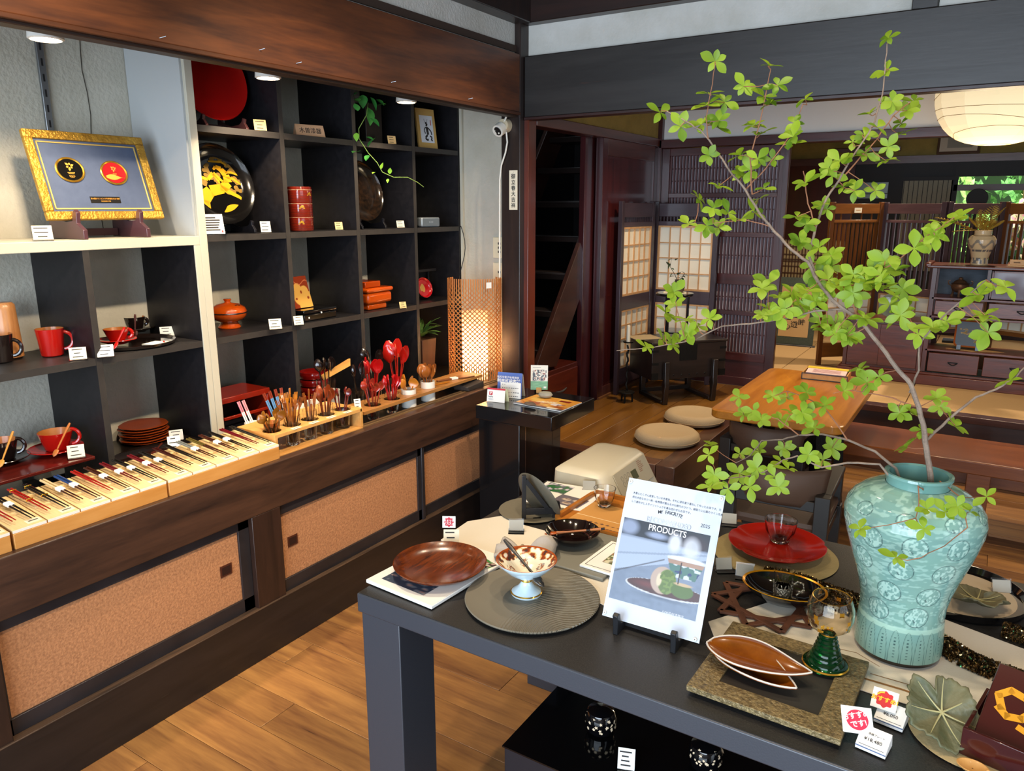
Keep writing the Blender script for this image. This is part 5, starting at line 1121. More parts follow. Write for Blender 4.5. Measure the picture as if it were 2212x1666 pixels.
MB().bx(-.115, .11, -.05, -.044, 0, .032).build('side', PB, t); MB().bx(-.115, .11, .10, .106, 0, .045).build('side', PB, t); MB().bx(-.115, -.109, -.044, .1, 0, .038).build('side', PB, t); MB().bx(.104, .11, -.044, .1, 0, .038).build('side', PB, t); MB().bx(-.115, .11, -.05, .106, 0, .004).build('bottom', PB, t)
for q in ((-.117, .112, -.052, -.049, .030, .034), (-.117, -.113, -.053, -.048, 0, .034), (.108, .112, -.053, -.048, 0, .034), (-.117, .112, -.053, -.049, 0, .004)): MB().bx(*q).build('dark_edge', DARKF, t)
MB().bx(-.1, .098, -.03, .05, 0, .004).build('pink_card', M('pink_card', '#e0c0bc', .7), t, (0, 0, .034), (R(6), 0, 0)); MB().bx(-.105, .1, .05, .098, 0, .004).build('yellow_card', M('yellow_card', '#d8b820', .7), t, (0, 0, .042))
g = MB(); 
for i in range(3): g.bx(-.07, .07, -.015+.02*i, -.011+.02*i, .0042, .0046)
g.build('print', M('card_print', '#a06068', .7), t, (0, 0, .036), (R(6), 0, 0))
FRM = M('chair_dark_frame', '#2a2622', .4); SEAT = M('chair_brown_leather', '#5a4436', .55, bump=.08, bs=90)
def chair(label, loc, rz):
    t = T('dining_chair', label, 'chair', loc, rz, 'dining chairs')
    for x, y, h in ((-.165, -.02, .60), (.165, -.02, .60), (-.165, .36, .44), (.165, .36, .44)): MB().add([(x-.024, y-.02, 0), (x+.024, y-.02, 0), (x+.024, y+.02, 0), (x-.024, y+.02, 0), (x-.026, y-.024, h), (x+.026, y-.024, h), (x+.026, y+.024, h), (x-.026, y+.024, h)], [(0,3,2,1),(4,5,6,7),(0,1,5,4),(1,2,6,5),(2,3,7,6),(3,0,4,7)]).build('leg', FRM, t, bevel=.003)
    MB().bx(-.14, .14, -.035, -.005, .535, .575).build('back_rail', FRM, t, bevel=.003); MB().bx(-.14, .14, .35, .375, .40, .44).build('front_rail', FRM, t, bevel=.003)
    for x in (-.165, .165):
        MB().bx(x-.014, x+.014, .0, .34, .40, .435).build('side_rail', FRM, t, bevel=.003); MB().bar((x, 0, .59), (x, .36, .59), .05, .022).build('arm', FRM, t, bevel=.004); MB().bx(x-.02, x+.02, .34, .38, .44, .59).build('arm_post', FRM, t, bevel=.003)
    loft([(rbox(-.17, .17, .0, .38, .05), .44), (rbox(-.18, .18, -.01, .39, .06), .46), (rbox(-.175, .175, -.005, .385, .06), .475)], 'seat', SEAT, t)
    g = MB(); n = 20; vs = []; fs = []; m = 7
    for i in range(n+1):
        a = -1+2*i/n
        for j in range(m+1):
            b = j/m; w = .16*(.86+.14*b); x = w*a; y = -.05+.10*abs(a)**2.2-.02*math.sin(b*math.pi); z = .565+.115*b-.012*abs(a)**3*(1-b)*4; vs.append((x, y, z))
    for i in range(n):
        for j in range(m): fs.append((i*(m+1)+j, (i+1)*(m+1)+j, (i+1)*(m+1)+j+1, i*(m+1)+j+1))
    o = g.add(vs, fs).build('backrest', SEAT, t, angle=80); s = o.modifiers.new('thickness', 'SOLIDIFY'); s.thickness = .022; s.offset = 1
    return t
chair('dark dining chair with brown curved back in front of the display table end', (-.585, 2.74, 0), R(2))
chair('second dining chair tucked under the honey table', (-.80, 3.40, 0), R(-4)).scale = (1, 1, .93)
t = T('long_bench', 'long brown wooden bench beside the tatami step', 'bench', (.55, 4.30, 0))
BW = wood('bench_wood', '#8a4a1e', '#6a3412', 'X', .8, .25, .35)
MB().bx(-1.2, 1.6, -.22, .22, .35, .415).build('seat_board', BW, t, bevel=.006)
for x in (-.85, -.5, 1.0): MB().bx(x-.05, x+.05, -.15, .15, 0, .35).build('leg', BW, t, bevel=.003)
MB().bx(-1.15, 1.5, .1, .12, .2, .34).build('stretcher', BW, t)

# ------------------------------------------------------------------ paper lantern
t = T('paper_lantern', 'large glowing washi paper lantern hanging by the back room', 'lantern', (-.085, 4.5, 2.135))
PAP = M('washi_glow', '#f2e2b8', .9, emit=(1, .78, .45), es=.55)
prof = [(.28*math.cos(R(a))**.75 if abs(a) < 89 else .02, .245*math.sin(R(a))) for a in range(-80, 81, 10)]
MB().lathe([(r_, z) for r_, z in prof], 12).build('shade', PAP, t, angle=5)
WIR = M('lantern_wire', '#8a6a3a', .6); rs = random.Random(4)
for k in range(7):
    a0 = rs.uniform(0, 6.28); z0 = -.21+.065*k; tl = rs.uniform(-.05, .05); pts = []
    for i in range(49):
        a = a0+2*math.pi*i/48; z = max(-.238, min(.238, z0+tl*math.sin(a+k))); e = math.asin(max(-1, min(1, z/.245))); r_ = .2815*max(.05, math.cos(e))**.75; seg = 2*math.pi/12; q = (a % seg)-seg/2; r_ *= math.cos(seg/2)/math.cos(q)*1.0+.004; pts.append((r_*math.cos(a), r_*math.sin(a), z))
    MB().tube(pts, .0012, 5).build('wire_ring', WIR, t)
MB().cyl((0, 0, .22), (0, 0, .48), .004).build('cord', DARKF, t); MB().lathe([(.05, -.243), (.05, -.238), (.03, -.236)], 20).build('bottom_ring', PAP, t)
pl = bpy.data.lights.new('lantern_light', 'POINT'); pl.energy = 9; pl.color = (1, .8, .52); pl.shadow_soft_size = .2; po = bpy.data.objects.new('lantern_light', pl); COL.objects.link(po); po.parent = t; po.location = (0, 0, -.42)

# ------------------------------------------------------------------ shoji screens in the corner
SCRW = wood('screen_wood', '#3a2a30', '#2a1c20', 'Z', .9, .35, .25); SCRX = wood('screen_rail_wood', '#44333a', '#32242a', 'X', .8, .35, .25); KUM = wood('kumiko_pine', '#c99a68', '#b58452', 'Z', 2, .5)
def screen(label, loc, rz, w, kind='shoji', z0=0, h=1.235, post=SCRW, rail=SCRX, name='folding_screen', group='folding screens'):
    t = T(name, label, 'screen', loc, rz, group)
    for x in (.017, w-.017): MB().bx(x-.017, x+.017, -.014, .014, 0, h).build('post', post, t, bevel=.002)
    rails = [(h-.10, h-.012), (1.075, 1.105), (.55, .64), (.06, .17)] if kind == 'shoji' else [(h-.085, h-.012), (1.085, 1.105), (.555, .61), (.30, .33), (.06, .17)]
    for a, b in rails: MB().bx(.034, w-.034, -.011, .011, a, b).build('rail', rail, t, bevel=.002)
    secs = [(.64, 1.075, 5, 4), (.17, .55, 5, 4)] if kind == 'shoji' else [(.33, .555, 4, 2)]
    for a, b, nx, ny in secs:
        sub = MB().bx(.036, w-.036, .002, .004, a, b).build('paper_panel', SHOJI, t)
        for q in ((.034, .046, a, b), (w-.046, w-.034, a, b), (.046, w-.046, a, a+.012), (.046, w-.046, b-.012, b)): MB().bx(q[0], q[1], -.009, .002, q[2], q[3]).build('kumiko_frame', KUM, sub)
        for i in range(1, nx): x = .046+(w-.092)*i/nx; MB().bx(x-.0035, x+.0035, -.007, .002, a+.012, b-.012).build('kumiko_bar', KUM, sub)
        for j in range(1, ny): z = a+.012+(b-a-.024)*j/ny; MB().bx(.046, w-.046, -.006, .002, z-.0035, z+.0035).build('kumiko_bar', KUM, sub)
    if kind == 'slat':
        n = 10
        for i in range(n): x = .034+(w-.068)*(i+.5)/n; MB().bx(x-.009, x+.009, -.007, .007, .61, 1.085).build('slat', post, t)
        for i in range(4): x = .05+(w-.1)*(i+.5)/4; MB().bx(x-.004, x+.004, -.004, .004, 1.105, h-.085).build('short_slat', post, t)
    else:
        for i in range(16): x = .034+(w-.068)*(i+.5)/16; MB().bx(x-.004, x+.004, -.004, .004, 1.105, h-.10).build('short_slat', post, t)
    return t
screen('shoji paper screen panel along the dark red door', (-2.012, 4.425, RZ), R(87), .475)
screen('shoji paper screen panel facing the shop beside the lattice door', (-2.03, 5.03, RZ), R(1), .45)
# slatted screens behind the tea cabinet; warm light and daylight put into the wood colours
WARMW = wood('screen_wood_warm_lit', '#6a3a14', '#4d290e', 'Z', .9, .35, .25); WARMX = wood('screen_rail_warm_lit', '#8a5220', '#6a3c14', 'X', .8, .35, .25)
DAYW = wood('screen_wood_day_lit', '#4a363a', '#382729', 'Z', .9, .35, .25); DAYX = wood('screen_rail_day_lit', '#6a4a48', '#523735', 'X', .8, .35, .25)
pA, pB, pC, pD, pE = Vector((-1.10, 6.16, RZ)), Vector((-.775, 6.46, RZ)), Vector((-.345, 6.30, RZ)), Vector((-.0, 6.50, RZ)), Vector((.40, 6.30, RZ))
for a, b, lab, pw, rw in ((pA, pB, 'slatted screen panel left of the tea cabinet, coloured as warmly lit', WARMW, WARMX), (pB, pC, 'slatted screen panel behind the low cabinet, coloured as daylit', DAYW, DAYX), (pC, pD, 'slatted screen panel behind the fern vase, coloured as daylit', DAYW, DAYX), (pD, pE, 'slatted screen panel at the right edge, coloured as warmly lit', WARMW, WARMX)):
    d = b-a; screen(lab, a, math.atan2(d.y, d.x), d.length-.004, 'slat', post=pw, rail=rw)
t = T('small_card', 'small cream card pinned on the leftmost slatted screen', 'card', (-.93, 6.295, RZ+1.175), R(42)); MB().bx(-.03, .03, -.003, -.001, -.018, .018).build('card', CARD, t)
MB().bx(-.018, .018, -.0036, -.003, -.002, .003).build('print', M('card_ochre_print', '#c08a50', .7), t)

# ------------------------------------------------------------------ iron-bound chest with stand, vase, candle
CHW = wood('chest_black_wood', '#261c17', '#17110e', 'X', .9, .35, .3)
ang = math.atan2(.262, .218)
t = T('iron_bound_chest', 'dark iron-bound wooden chest on a trestle', 'chest', (-1.715, 4.305, RZ), ang)
w, dp = .52, .30
MB().bx(0, w, 0, dp, .155, .375).build('body', CHW, t, bevel=.003); MB().bx(-.006, w+.006, -.006, dp+.006, .376, .392).build('lid', CHW, t, bevel=.003)
for x in (0.0, w-.045): MB().bx(x, x+.045, -.0035, 0, .16, .20).build('corner_plate', BLK_METAL, t); MB().bx(x, x+.045, -.0035, 0, .25, .265).build('corner_plate', BLK_METAL, t); MB().bx(x, x+.045, -.0035, 0, .33, .345).build('corner_plate', BLK_METAL, t)
MB().bx(.19, .31, -.004, 0, .27, .37).build('lock_plate', BLK_METAL, t)
for i in range(7): MB().lathe([(.006, 0), (.004, .003), (.001, .004)], 10).build('stud', BLK_METAL, t, (.1+.055*i, 0, .18), (R(90), 0, 0))
for x in (.09, .43):
    MB().prism([(-.006, 0), (.018, 0), (.02, .02), (.01, .05), (.02, .09), (.03, .12), (.016, .15), (.012, .27), (-.012, .27), (-.014, .15), (-.02, .12), (-.012, .08), (-.01, .03)], -.016, .016).xf(Matrix.Translation((x, -.022, 0)) @ Matrix(((0, 0, 1, 0), (1, 0, 0, 0), (0, 1, 0, 0), (0, 0, 0, 1)))).build('front_leg', CHW, t, bevel=.003)
    MB().bx(x-.016, x+.016, 0, dp, 0, .022).build('runner', CHW, t, bevel=.003); MB().bx(x-.016, x+.016, dp-.03, dp, .022, .155).build('rear_leg', CHW, t, bevel=.003)
MB().bx(.1, .42, dp-.05, dp-.03, .02, .045).build('stretcher', CHW, t)
CT = RZ+.393
o = tag(MB().bx(-.09, .09, -.08, .08, 0, .002).build('paper_mat', M('tan_paper', '#b8a27c', .8), None, (-1.84, 4.46, CT), (0, 0, ang)), 'tan paper lying on the left end of the chest', 'paper')
t = T('round_stand', 'small round black lacquer stand on the chest', 'stand', (-1.70, 4.60, CT))
MB().lathe([(.115, .262), (.118, .266), (.118, .274), (.115, .278), (.001, .278)], 40).build('top', KB, t); MB().lathe([(.10, .03), (.102, .034), (.102, .04), (.001, .04)], 40).build('lower_disc', KB, t)
for i in range(3): a = R(120*i+25); MB().bar((.085*math.cos(a), .085*math.sin(a), 0), (.085*math.cos(a), .085*math.sin(a), .264), .022, .010).build('leg', KB, t)
o = tag(MB().bx(-.07, .07, -.05, .05, 0, .0015).build('paper_mat', CARD, None, (-1.70, 4.60, CT+.2785), (0, 0, R(20))), 'pale paper mat under the small brown vase', 'paper')
t = T('small_vase', 'small brown pottery vase with a leafy camellia twig', 'vase', (-1.685, 4.61, CT+.2805))
MB().lathe([(.03, 0), (.034, .006), (.042, .03), (.04, .055), (.022, .068), (.02, .076), (.023, .08), (.018, .079), (.017, .06), (.001, .05)], 28).build('body', M('brown_pottery', '#4a3c2e', .6, var='#5c4a38', vs=20), t)
MB().tube([(0, 0, .06), (-.02, -.01, .11), (-.05, -.02, .16), (-.04, -.03, .215)], [.0025, .002, .0018, .001], 6).build('twig', M('twig_brown', '#4a3a28', .8), t); MB().tube([(0, 0, .06), (.03, -.01, .1), (.045, -.02, .12)], .0018, 6).build('twig', M('twig_brown', '#4a3a28', .8), t)
cl = leaf_mesh('leaf', M('camellia_leaf', '#35492f', .35, var='#4a5f40', vs=20), .045, .013, .2, .3); rs = random.Random(12)
for (x, z) in ((-.02, .1), (-.035, .12), (-.05, .15), (-.06, .165), (-.05, .18), (-.04, .21), (-.02, .2), (.0, .11), (.02, .1), (.035, .11), (.045, .12), (.03, .095), (-.01, .09), (.05, .105)):
    o = obj('leaf', cl, t, (x, -.015, z)); a = rs.uniform(0, 6.28); o.rotation_euler = Vector((math.cos(a), -.5, math.sin(a)*.8)).to_track_quat('X', 'Z').to_euler(); o.scale = (rs.uniform(.6, 1),)*3
t = T('candle_stand', 'black iron candle stand with a white candle', 'candle holder', (-1.875, 4.30, RZ))
for i in range(3): a = R(120*i-80); MB().tube([(0, 0, .07), (.035*math.cos(a), .035*math.sin(a), .06), (.04*math.cos(a), .04*math.sin(a), 0)], .006, 8).build('foot', BLK_METAL, t)
MB().lathe([(.05, .06), (.052, .064), (.05, .068), (.001, .07)], 24).build('base_plate', BLK_METAL, t); MB().tube([(.004*math.sin(k*1.4), .004*math.cos(k*1.4), .07+.014*k) for k in range(22)], .006, 8).build('twisted_stem', BLK_METAL, t)
MB().lathe([(.001, .375), (.03, .38), (.032, .388), (.001, .384)], 20).build('drip_pan', BLK_METAL, t); MB().lathe([(.012, .385), (.011, .485), (.001, .49)], 16).build('candle', M('candle_wax', '#e0d4bc', .5, sss=.2), t)

# ------------------------------------------------------------------ tea cabinet on the tatami
CW = wood('keyaki_cabinet', '#6a2f1c', '#451c10', 'X', .9, .35, .12, ring=2); CWZ = wood('keyaki_post', '#5c281a', '#3f1810', 'Z', .9, .35, .12); CWL = wood('keyaki_drawer', '#7e4a3c', '#4d2a28', 'X', 1.6, .35, .12, ring=3)
t = T('tea_cabinet', 'dark stepped tea cabinet with drawers and open niches', 'cabinet', (-.30, 5.87, RZ)); D = .27
MB().bx(-.60, .70, -.03, D, 0, .07).build('plinth', CW, t, bevel=.004); MB().bx(-.58, .70, -.012, D, .07, .085).build('base_board', CW, t, bevel=.003)
MB().bx(-.56, -.07, .015, D, .085, .41).build('low_body', CW, t)
MB().bx(-.58, -.06, -.01, D, .41, .43).build('low_top', CW, t, bevel=.004)
for x in (-.56, -.08): MB().bx(x-.012, x+.014, 0, .03, .085, .41).build('post', CWZ, t, bevel=.002)
for x0, x1, yy in ((-.545, -.33, .008), (-.34, -.095, .0)): MB().bx(x0, x1, yy, yy+.006, .1, .395).build('sliding_panel', CW, t, bevel=.002)
for x in (-.065, .665): MB().bx(x, x+.03, 0, .03, .085, .80).build('post', CWZ, t, bevel=.002); MB().bx(x, x+.03, D-.03, D, .085, .80).build('post', CWZ, t)
MB().bx(-.10, .72, -.03, D+.02, .80, .822).build('top_board', CW, t, bevel=.006); MB().bx(-.11, -.07, -.032, D, .808, .834).build('scroll_end', CW, t, bevel=.008)
for z0, z1 in ((.59, .605), (.465, .48), (.235, .25)): MB().bx(-.05, .68, .0, D, z0, z1).build('shelf', CW, t, bevel=.002)
MB().bx(-.05, .68, D-.008, D, .605, .80).build('back_panel', M('ink_wave_panel', '#4a545f', .6, var='#3a444e', vs=14, stretch=(1, 1, 3)), t)
MB().bx(.255, .275, 0, D-.01, .605, .80).build('divider', CWZ, t)
d_ = MB().bx(.29, .66, -.002, .012, .62, .785).build('door', M('plum_door', '#4a2a30', .3, coat=.4, var='#553238', vs=5), t, bevel=.002); MB().lathe([(.012, 0), (.012, .002), (.008, .001), (.001, .0005)], 20).build('round_pull', DARKIN, d_, (.62, -.003, .70), (R(90), 0, 0))
for q in ((.285, .665, .612, .622), (.285, .665, .783, .793), (.28, .29, .612, .793), (.655, .665, .612, .793)): MB().bx(q[0], q[1], -.005, .0, q[2], q[3]).build('door_frame', CW, d_)
for (x0, x1, z0, z1, m) in ((-.025, .255, .487, .583, CWL), (.285, .66, .487, .583, CWL), (-.025, .275, .095, .225, CW), (.30, .66, .095, .225, CW)):
    dr = MB().bx(x0, x1, -.004, .02, z0, z1).build('drawer', m, t, bevel=.003); xm, zm = (x0+x1)/2, (z0+z1)/2
    MB().tube([(xm-.028+.056*k/8, -.012, zm+.006-.016*math.sin(math.pi*k/8)) for k in range(9)], .0035, 8).build('handle', BLK_METAL, dr); MB().bx(xm-.03, xm+.03, -.006, -.004, zm+.003, zm+.01).build('handle_plate', BLK_METAL, dr)
MB().bx(-.05, .68, .0, D, .085, .09).build('inner_floor', DARKIN, t)
# things on and in the cabinet
t = T('landscape_vase', 'cream vase with an ink mountain landscape on the tea cabinet', 'vase', (-.105, 5.98, RZ+.823))
prof = [(.05, 0), (.052, .004), (.048, .04), (.06, .085), (.082, .14), (.083, .165), (.07, .188), (.052, .196), (.05, .205), (.051, .222), (.055, .226), (.049, .224), (.046, .2), (.001, .12)]
me = MB().lathe(prof, 48).mesh('body', PRINT_GLOSS)
def ink(me):
    n = len(me.vertices); co = np.empty(n*3); me.vertices.foreach_get('co', co); co = co.reshape(-1, 3); a = np.arctan2(co[:,1], co[:,0])/6.283+.5; z = co[:,2]/.226
    c = np.tile(np.array(lin('#c9b189')), (n, 1)); m1_ = (np.abs(z-.62-.09*np.sin(a*38)) < .03)+(np.abs(z-.58-.09*np.sin(a*38)) < .02); c = mixc(c, lin('#6a6a68'), m1_*.8); c = mixc(c, lin('#3f4650'), (np.abs(z-.42) < .035)*(nz(a*4, z, 12, 2) > .35)*.9); c = mixc(c, lin('#4f5660'), (z < .22)*(z > .05)*(nz(a*5, z*2, 5, 3) > .55)*.85); return c
def subdiv_lathe(prof, m=4):
    o = []
    for i in range(len(prof)-1):
        for k in range(m): o.append((prof[i][0]+(prof[i+1][0]-prof[i][0])*k/m, prof[i][1]+(prof[i+1][1]-prof[i][1])*k/m))
    return o+[prof[-1]]
me = MB().lathe(subdiv_lathe(prof, 8), 96).mesh('body', PRINT_GLOSS); rgb = np.ones((len(me.vertices), 4)); rgb[:, :3] = ink(me); at = me.color_attributes.new('print', 'FLOAT_COLOR', 'POINT'); at.data.foreach_set('color', rgb.ravel()); obj('body', me, t)
DF = M('dried_fern', '#8a6f1e', .7, var='#a88a2c', vs=20)
def frond(L, n=12):
    g = MB(); g.tube([(L*k/8, 0, -.06*L*(k/8)**2*2) for k in range(9)], [.0016]*8+[.0006], 5)
    for i in range(1, n):
        s = i/n; x = L*s; z = -.12*L*s*s; ln = L*.32*math.sin(math.pi*(.12+.85*s))**.8
        for sg in (-1, 1): g.add([(x, 0, z), (x+ln*.35, sg*ln*.45, z+.004), (x+ln*.6, sg*ln, z-.004), (x+ln*.2, sg*ln*.55, z)], [(0, 1, 2, 3)])
    return g.mesh('frond', DF, 80)
fm = frond(.16); fl_ = frond(.2); rs = random.Random(21)
for (dx, dz, s, f) in ((-.02, 1, .9, fm), (.03, 1, .9, fl_), (.08, .9, .9, fl_), (-.08, .6, .8, fm), (.1, .55, .8, fm), (-.04, .8, .7, fm), (.05, .6, .75, fm), (-.22, .55, 1.35, fl_), (-.12, .18, .9, fm), (-.2, .05, .9, fm), (.0, .7, .6, fm), (.07, .35, .7, fm)):
    o = obj('frond', f, t, (dx*.2, rs.uniform(-.02, .02), .222)); o.rotation_euler = (Vector((dx*5, rs.uniform(-.6, .1), dz))).normalized().to_track_quat('X', 'Z').to_euler(); o.scale = (s,)*3
t = T('incense_burner', 'bronze three-legged incense burner in the cabinet niche', 'incense burner', (-.195, 5.95, RZ+.606)); BRZ = M('old_bronze', '#5a4232', .4, .6, var='#7a5a40', vs=20)
MB().lathe([(.02, .03), (.045, .045), (.055, .07), (.05, .085), (.056, .09), (.05, .093), (.001, .09)], 28).build('body', BRZ, t); MB().lathe([(.045, .094), (.03, .11), (.012, .118), (.014, .128), (.001, .134)], 24).build('lid', BRZ, t)
for i in range(3): a = R(120*i+30); MB().tube([(.04*math.cos(a), .04*math.sin(a), .05), (.045*math.cos(a), .045*math.sin(a), .02), (.05*math.cos(a), .05*math.sin(a), 0)], [.009, .007, .009], 8).build('leg', BRZ, t)
for s in (-1, 1): MB().tube([(s*.05, 0, .075), (s*.07, 0, .085), (s*.072, 0, .105), (s*.06, 0, .11)], .004, 8).build('ear_handle', BRZ, t)
t = T('lacquer_plaque', 'black lacquer plaque with gold flowers in an amber frame', 'plaque', (-.10, 5.93, RZ+.262), rot=(R(-10), 0, 0))
loft([(rbox(-.088, .088, -.09, .09, .03), 0), (rbox(-.09, .09, -.092, .092, .03), .006), (rbox(-.08, .08, -.082, .082, .025), .012)], 'frame', M('amber_lacquer', '#8a4414', .2, coat=.6), t, loc=(0, 0, .1), rot=(R(90), 0, 0))
o = loft([(rbox(-.079, .079, -.081, .081, .025), .0123), (rbox(-.079, .079, -.081, .081, .025), .0126)], 'panel', M('plaque_black', '#0c0a0a', .35), t, loc=(0, 0, .1), rot=(R(90), 0, 0))
g = MB(); rs = random.Random(6)
for cx, cy in ((-.035, .02), (.035, -.04), (-.01, .01), (.05, -.02)):
    for i in range(9):
        x, y = cx+rs.uniform(-.025, .025), cy+rs.uniform(-.016, .016); r_ = rs.uniform(.004, .008); g.add([(x+r_*math.cos(2*math.pi*j/7), y+r_*.7*math.sin(2*math.pi*j/7), .0129) for j in range(7)], [tuple(range(7))])
g.build('gold_flowers', DGOLD, t, (0, 0, .1), (R(90), 0, 0))
for x in (-.055, .055): MB().bx(x-.012, x+.012, -.03, .03, -.01, .02).build('stand_foot', STANDB, t)
o = tag(MB().prism([(-.15, .0), (.0, -.06), (.19, .02), (.04, .07)], 0, .002).build('table_mat', M('tan_mat', '#b08a58', .8), None, (-.08, 5.945, RZ+.2505)), 'tan diamond mat under the lacquer plaque', 'place mat')
t = T('wooden_tag', 'small pale wooden name block on the tea cabinet', 'sign', (.105, 5.90, RZ+.823)); MB().bx(-.045, .045, -.012, .012, 0, .012).build('base', PB, t, bevel=.001); MB().bx(-.04, .042, -.006, .008, .012, .045).build('block', PB, t, bevel=.001); MB().bx(-.018, .018, -.0075, -.006, .024, .032).build('print', M('tag_brown', '#7a5a3a', .7), t)
t = T('glass_plate', 'greenish round plate standing on the low cabinet', 'plate', (-.60, 5.99, RZ+.431), rot=(R(78), 0, 0)); MB().lathe([(.03, 0), (.06, .004), (.085, .014), (.083, .017), (.06, .008), (.001, .005)], 36).build('body', M('celadon_glass', '#7d8470', .15, coat=.4), t, (0, .084, 0))
# leaning hanging scroll in the tatami room
t = T('hanging_scroll', 'hanging scroll with brush calligraphy leaning in the tatami room', 'scroll', (-1.45, 6.92, RZ), rot=(R(-7), 0, R(4)))
MB().bx(-.2, .17, -.002, .002, 0, .60).build('green_mount', M('green_silk', '#3f4a44', .7, var='#4a564f', vs=80), t); MB().bx(-.13, .12, -.0035, -.002, .08, .52).build('paper', M('scroll_paper', '#c9a878', .85), t); MB().cyl((-.22, 0, .0), (.19, 0, .0), .014, n=12).build('roller', DARKF, t)
for j, (x, s_) in enumerate(((.06, '雪月花時'), (0.0, '最憶君遊'), (-.06, '文道之心'))):
    for i, ch in enumerate(s_): text(ch, .062, INK, t, (x, -.004, .46-.085*i-.02*j), (R(90), 0, 0), bold=.0008)
# far-wall pieces
t = T('framed_picture', 'framed picture hung under the ceiling of the tatami room', 'picture', (-.43, FY-.06, 2.07), rot=(R(-12), 0, 0)); MB().bx(-.17, .17, -.01, .01, 0, .2).build('frame', M('picture_frame', '#4a3422', .4), t, bevel=.003); MB().bx(-.15, .15, -.013, -.01, .02, .18).build('mat', M('picture_mat', '#b8ac98', .7), t); MB().bx(-.09, .11, -.0145, -.013, .05, .15).build('print', M('picture_print', '#8a8578', .7), t)
t = T('wall_lamp', 'long narrow lamp box on the far ochre wall', 'lamp', (-1.2, FY-.08, 2.13)); MB().bx(-.3, .3, -.03, .03, -.02, .02).build('housing', M('lamp_box', '#5a4038', .4), t, bevel=.003); MB().bx(.0, .3, -.032, -.03, -.016, .018).build('diffuser', M('lamp_diffuser', '#b8b8c8', .5), t)
t = T('round_mirror', 'round dark disc silhouetted against the garden window', 'mirror', (-.22, 7.9, RZ)); MB().lathe([(.08, -.008), (.084, 0), (.08, .008), (.001, .01)], 40).build('disc', DARKIN, t, (0, 0, 1.27), (R(90), 0, 0)); MB().bx(-.012, .012, -.012, .012, 0, 1.2).build('post', DARKIN, t); MB().bx(-.12, .12, -.08, .08, 0, .02).build('base', DARKIN, t)
t = T('white_tag', 'pale green-white card stand at the right end of the tatami', 'card', (.30, 5.50, RZ+.001)); MB().bx(-.03, .03, -.001, .001, 0, .06).build('card', M('mint_card', '#c8dccb', .5), t, (0, 0, .003), (R(-12), 0, 0)); MB().bx(-.035, .035, -.02, .02, 0, .003).build('holder', ACRYL, t)
# ------------------------------------------------------------------ black display table
TZ = .70
DT = T('display_table', 'large black display table in the foreground', 'table', (-1.2, 1.196, 0))
TB = M('black_table_lacquer', '#31353d', .42, spec=.9, bump=.04, bs=300); TTOP = M('speckled_black_top', '#1c1b1b', .4, var='#2c2a28', vs=260, bump=.12, bs=420, detail=2, spec=.5)
MB().bx(0, 3.0, 0, .912, TZ-.05, TZ-.0015).build('top_slab', TB, DT, bevel=.003); MB().bx(.003, 2.997, .003, .909, TZ-.0015, TZ).build('top_surface', TTOP, DT)
for x in (.008, 2.87):
    for y in (.006, .78): MB().bx(x, x+.117, y, y+.126, 0, TZ-.0505).build('leg', TB, DT, bevel=.002)
# low black box under the table
t = T('low_black_box', 'low glossy black box under the display table', 'box', (-.886, 1.36, 0)); BXM = M('gloss_black_top', '#08080a', .08, coat=.5)
MB().bx(0, 1.3, 0, .50, .02, .295).build('body', M('black_box_side', '#1c1c22', .35, spec=.6), t, bevel=.003); MB().bx(-.004, 1.304, -.004, .504, .296, .3).build('top', BXM, t)
MB().bx(0.0, 1.3, -.0012, 0, .20, .204).build('seam', DARKIN, t)
NAT = M('black_natsume', '#070709', .06, coat=.8); PETAL = M('petal_cream', '#e0c9a8', .4)
fm_ = MB().add([(0, 0, 0)]+[(.0048*(1 if i % 2 else .55)*math.cos(R(36*i)), .0048*(1 if i % 2 else .55)*math.sin(R(36*i)), 0) for i in range(10)], [(0, i+1, (i+1) % 10+1) for i in range(10)]).mesh('blossom', PETAL)
for (px, py, lab) in ((1297, 1578, 'black lacquer tea caddy with cherry blossoms, left one under the table'), (1522, 1655, 'black lacquer tea caddy with cherry blossoms, right one under the table')):
    p = pz(px, py, .301); t = T('tea_caddy', lab, 'caddy', p, group='tea caddies under the table')
    MB().lathe([(.026, 0), (.034, .006), (.038, .022), (.0385, .036)], 36).build('body', NAT, t); MB().lathe([(.0387, .0365), (.0385, .046), (.034, .06), (.018, .068), (.001, .07)], 36).build('lid', NAT, t)
    rs = random.Random(px)
    for i in range(34):
        a = R(rs.uniform(-150, 30)); z = rs.uniform(.018, .062); r_ = (.0388 if z < .048 else .0388-(z-.048)*.55)
        o = obj('blossom', fm_, t, ((r_+.0004)*math.cos(a), (r_+.0004)*math.sin(a), z)); o.rotation_euler = Vector((math.cos(a), math.sin(a), 0 if z < .048 else .8)).to_track_quat('Z', 'Y').to_euler(); o.scale = (rs.uniform(.6, 1.1),)*3
card(pz(1352, 1664, .301), 'white price card on the low black box', .04, .05, R(20), 15, CARDW, True, 4)

